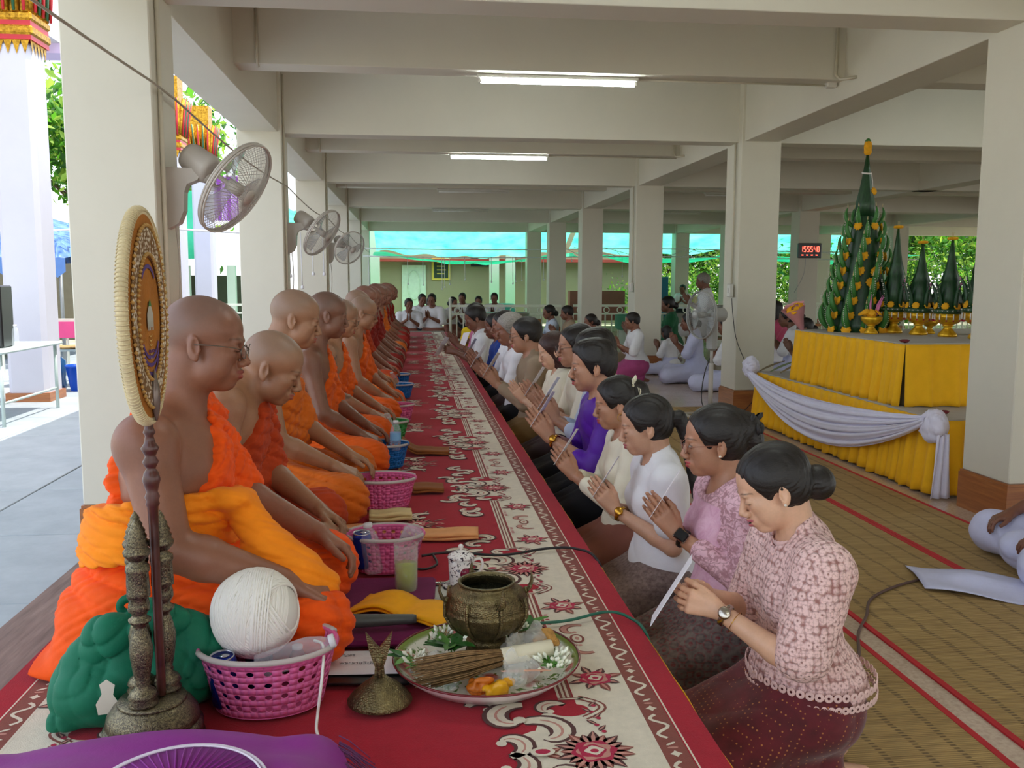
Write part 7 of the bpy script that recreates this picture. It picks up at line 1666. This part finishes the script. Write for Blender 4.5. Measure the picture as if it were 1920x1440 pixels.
for i,(x,y,h,sc,l) in enumerate(((-14.5,24,6.2,2.2,'leafy tree behind the blue awning, seen beside the ornate column'),(-19,30,7.5,2.6,'tall dark tree at the far left edge'),(-11.0,34,6.0,2.0,'tree behind the corrugated roof on the left'),
  (10.5,36,3.0,1.3,'bright tree in the garden right of the green building'),(13.5,35,3.0,1.4,'bushy tree in the far garden behind the fan'),(16.5,36,3.2,1.4,'tree in the far garden left of the clock column'),(20,35,3.4,1.5,'tree in the far garden behind the clock'),(24,36,3.4,1.6,'tree seen between the small flower trees'),(28,36,3.4,1.6,'tree at the far right behind the altar'),(32,37,3.6,1.7,'rightmost tree of the far garden'))): tree(l,x,y,h,sc,i%2)
for i,(x,y,l) in enumerate(((9.5,33,'low bush beside the blue cabinet'),(12.2,33,'low bush in the far garden, second one'),(15,33,'low bush in the far garden, third one'),(18.3,33,'low bush left of the clock column'),(22,33.5,'low bush right of the clock column'),(26,34,'low bush behind the altar trees'),(30,34,'rightmost low bush of the garden'))):
    t=empty('bush',(x,y,-.15),0,l,'bush'); o=link('leaf_crown',cr[i%2],None,t,(0,0,.9),(0,0,i),.75); o['kind']='stuff'
# two more onlookers outside the railing
bgp('c1f','woman in yellow shirt with dark hair outside the far railing',8.6,26.5,MT['yel'],MT['black'],-2,1.1,z=.2,group='people outside the far railing'); bgp('k2m','person in white outside the far railing, beside the yellow shirt',8.0,26.5,wh,MT['black'],-2,1.1,z=.2,group='people outside the far railing')
for x,l in ((8.6,'right'),(8.0,'left')): g=G(); g.bx(-.3,.3,-.3,.3,0,.2,.01); tag(g.build('low_stool',M('bench_wood'),None,(x,26.5,0)),f'low stool outside the far railing, {l} one','stool')
# ---------------------------------------------------------------- left yard: ornate porch, tents, roofs, table with speaker
GO=brass('gilt_relief','#7a5210','#e0ad38',26,.42,.9); REDP=M('red_lacquer','#b5202a',.4); OW=wallpaint('porch_white','#c6c6d2'); GRN=M('capital_green','#24583a',.4)
def ornate(label,x,y,w=.44):
    t=empty('ornate_column',(x,y,0),0,label,'column','white ornate columns with gilded capitals')
    g=G(); g.bx(-w/2,w/2,-w/2,w/2,0,3.95,bev=.05); g.build('shaft',OW,t); g=G(); g.bx(-w/2-.02,w/2+.02,-w/2-.02,w/2+.02,0,.10); g.build('wood_plinth',BASE,t)
    g=G()
    for s_ in range(4):
        for k in range(5):
            u=(k-2)*w/5; c,s2=math.cos(s_*PI/2),math.sin(s_*PI/2)
            P_=[(u-.045,0,0),(u+.045,0,0),(u,0,-.15)]; off=w/2+.012
            g.add([(p[0]*c-(-off)*s2*-1*-1 if False else p[0]*c+off*s2,p[0]*s2-off*c,3.95+p[2]) for p in P_],[(0,1,2)])
    g.build('gilt_teeth',GO,t)
    g=G(); g.bx(-w/2-.03,w/2+.03,-w/2-.03,w/2+.03,3.95,4.0); g.bx(-w/2-.03,w/2+.03,-w/2-.03,w/2+.03,4.10,4.15); g.build('red_band',REDP,t)
    g=G(); g.bx(-w/2-.05,w/2+.05,-w/2-.05,w/2+.05,4.0,4.10,.02); g.bx(-w/2-.05,w/2+.05,-w/2-.05,w/2+.05,4.15,4.24,.02); g.build('gilt_moulding',GO,t)
    for s_ in range(4):
        c,s2=math.cos(s_*PI/2),math.sin(s_*PI/2)
        for k in range(5):
            u=(k-2)*w/4.2
            for nm,mt,rr,do in (('lotus_petal',GO,.052,.02),('petal_inlay',GRN if k%2 else REDP,.022,.075)):
                g=G(); g.tube([(u*c+(w/2+do)*s2,u*s2-(w/2+do)*c,4.24),(u*1.0*c+(w/2+do+.02)*s2,u*s2-(w/2+do+.02)*c,4.55),(u*1.15*c+(w/2+do+.09)*s2,u*1.15*s2-(w/2+do+.09)*c,4.95)],[rr*.7,rr,rr*.5],8); g.build(nm,mt,t)
    g=G(); g.bx(-w/2,w/2,-w/2,w/2,4.24,5.4); g.build('capital_core',GO,t); return t
for x,y,l in ((-4.33,10.9,'nearest ornate white column with gilded lotus capital, left edge'),(-4.75,15.2,'ornate white column hidden behind the nearest square column'),(-4.85,19.4,'ornate column with gilded capital seen past the first square column'),(-4.95,22.6,'farthest ornate column with gilded capital')): ornate(l,x,y)
g=G(); g.bx(-9.5,-4.97,8.6,13.3,4.75,4.85); tag(g.build('porch_ceiling',M('soffit_red','#c02848',.6)),kind=S_)
g=G(); g.bx(-9.5,-4.7,13.3,13.75,4.42,4.75); tag(g.build('porch_beam',wallpaint('lilac_paint','#c9b8dd')),kind=S_); g=G(); g.bx(-4.97,-4.72,8.4,13.3,4.55,5.4); tag(g.build('porch_fascia',OW),kind=S_)
# gilded brackets beneath the porch beam
for y,l in ((11.15,'nearest gilded scroll bracket under the porch beam'),(19.72,'far gilded scroll bracket between the ornate columns')):
    t=empty('scroll_bracket',(-4.5 if y<15 else -4.8,y,4.6),0,l,'bracket'); 
    for k in range(4): g=G(); g.tube([(0,.10*k+.10*math.cos(a)*(1-a/9),.16*k+.13*math.sin(a)*(1-a/9)) for a in np.linspace(0,7,22)],[.035*(1-i/26) for i in range(22)],6); g.build('scroll',GO,t)
# left table with speaker
GT_=M('table_grey_green','#b4c4c0',.4)
t=empty('folding_table',(-3.86,9.35,0),.0,'pale grey folding table holding the black speaker','table')
g=G(); g.box((-.45,.15,.70),(1.1,1.45,.03),bev=.012); g.build('table_top',GT_,t)
for x,y in ((.04,-.50),(.04,.80),(-.92,-.50),(-.92,.80)): g=G(); g.tube([(x,y,0),(x,y,.69)],.018,8); g.build('leg',GT_,t)
g=G(); g.tube([(.04,-.5,.22),(.04,.8,.22)],.013,6); g.tube([(.04,-.5,.22),(-.92,-.5,.22)],.013,6); g.build('brace',GT_,t)
t=empty('loudspeaker',(-4.16,9.35,.715),.12,'black loudspeaker box standing on the pale table','speaker'); g=G(); g.box((0,0,.30),(.42,.36,.60),bev=.012); g.build('cabinet',MT['blackp'],t); g=G(); g.box((0,-.183,.29),(.38,.006,.54)); g.build('grille',M('speaker_cloth','#3a3c3d',.8),t)
bottle('small water bottle beside the loudspeaker on the table',-3.86,9.3,.716,.22,.032)
t=empty('bucket',(-4.12,11.75,0),0,'blue plastic bucket on the tiles by the ornate column','bucket'); g=G(); g.lathe([(.13,0),(.18,.30),(.19,.30),(.19,.32),(.175,.31),(.125,.01)],24,cap=False); g.build('bucket_wall',plastic('bucket_blue','#1456c0'),t); g=G(); g.tube([(.18*math.cos(a),0,.31-.12*math.sin(a)) for a in np.linspace(0,PI,12)],.005,5); g.build('handle',FIX,t)
t=empty('water_jug',(-4.50,11.9,0),0,'dark blue water jug left of the blue bucket','jug'); g=G(); g.lathe([(.13,0),(.14,.03),(.13,.15),(.14,.18),(.14,.36),(.05,.44),(.04,.50)],20); g.build('jug_wall',clear('jug_blue','#1b4a78',.8),t)
railing('white fence behind the ornate columns on the left',-9.5,-4.2,12.9,.82,.12)
for k,(x,z) in enumerate(((-5.15,.70),(-4.9,.70))): pass
g=G(); g.box((-4.65,12.8,.70),(.62,.01,.22)); tag(g.build('pink_banner',M('pink_banner','#e04a8c',.6)),'pink banner on the white fence by the blue bucket','banner')
t=empty('mat_bench',(-4.55,12.35,0),0,'bench piled with rolled straw mats near the fence','bench'); g=G(); g.box((0,0,.47),(1.2,.4,.03)); g.build('bench_top',GT_,t)
for x in(-.5,.5): g=G(); g.bx(x-.02,x+.02,-.15,.15,0,.455); g.build('leg',GT_,t)
t=empty('straw_bundle',(-4.55,12.3,.486),0,'folded straw mats lying on the bench','mat'); g=G(); g.slab(lambda u,v:((u-.5)*1.1,(v-.5)*.34,.03+.012*math.sin(u*8)+.02*u),14,3,.025); g.build('weave',SM,t)
# blue canopy tents
TB=NT('tarp_blue'); v=TB.coord(); TB.color(TB.ramp(TB.noise(v,1.5,5,.7,.8),[(.3,'#2a4f9e'),(.65,'#5f8ccb')])); TB.set(Roughness=.5); TB.bump(TB.wave(v,2,9,1.5,'X'),.8,.08); TB=TB.m
def tent(label,x0,x1,y0,y1,z0,z1):
    t=empty('canopy_tent',((x0+x1)/2,y0,0),0,label,'tent'); cx=(x0+x1)/2; g=G()
    def f(u,v): a=1-abs(2*u-1); b=1-abs(2*v-1); return (x0-cx+(x1-x0)*u,(y1-y0)*v,z0+(z1-z0)*min(a,b*1.2)**.55+.04*math.sin(u*20)*math.sin(v*17))
    g.sheet(f,30,24); g.build('roof',TB,t)
    g=G(); n=34
    for k in range(n): a=x0-cx+(x1-x0)*k/n; b=a+(x1-x0)/n; g.add([(a,0,z0),(b,0,z0),(b,0,z0-.22),((a+b)/2,0,z0-.32),(a,0,z0-.22)],[(0,1,2,3,4)])
    g.build('valance',M('tarp_valance','#5b86c8',.6),t)
    for x in (x0-cx+.1,x1-cx-.1):
        for y in (.05,y1-y0-.05): g=G(); g.tube([(x,y,-.15),(x,y,z0)],.03,6); g.build('tent_pole',M('pole_grey','#8d9190',.4,.5),t)
tent('large blue canopy tent behind the ornate column',-14.5,-5.6,15.5,21,1.72,3.2)
g=G(); g.bx(-16,-6.5,24,24.2,-.15,1.9); tag(g.build('yard_wall',M('yard_wall','#6f6a58',.9)),'low dark wall under the blue canopy','wall')
g=G(); g.sheet(lambda u,v:(-12+3.2*u,16.2+.1*math.sin(u*9),1.95-2.0*v),10,4); tag(g.build('teal_sheet',M('teal_sheet','#0fa48c',.6)),'teal sheet hanging under the blue canopy at the left edge','sheet')
# corrugated roof building and green columns further along the left side
CO=M('corrugated','#cfccc6',.4,.3)
t=empty('corrugated_shed',(-4.6,25,0),0,'shed with white corrugated roof beyond the left columns','shed')
g=G(); g.sheet(lambda u,v:(-6+9*u*.62,0+4*v,1.75+1.15*v+.05*math.sin(u*130)),150,3); g.build('roof',CO,t)
for x in (-5.5,-2.9,-1.6,-.4): g=G(); g.bx(x,x+.22,.3,.5,-.15,1.75); g.build('post',GD,t)
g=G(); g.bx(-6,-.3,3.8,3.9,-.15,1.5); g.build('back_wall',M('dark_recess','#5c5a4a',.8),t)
g=G(); g.bx(-5.9,-5.2,24,24.05,1.9,3.6); tag(g.build('teal_strip',NETM),'teal net strip hanging beside the shed','net')
t=empty('purple_banner',(-4.5,23.8,3.4),0,'purple striped banner hanging above the left yard','banner')
for k in range(9): g=G(); g.bx(-.5+.12*k,-.39+.12*k,-.01,.01,-.55,.55); g.build('stripe',M('purple_a','#8c3fa8',.6) if k%2 else M('purple_b','#b78ad0',.6),t)
g=G(); g.bx(-4.3,-3.2,30,33,-.14,-.1); tag(g.build('grass_patch',M('bright_grass','#9ab82c',.9,var=.3)),'bright green grass patch beyond the shed','grass',kind='stuff')
railing('white railing beside the left columns behind the monks',-5.4,-1.9,20.5,.83)
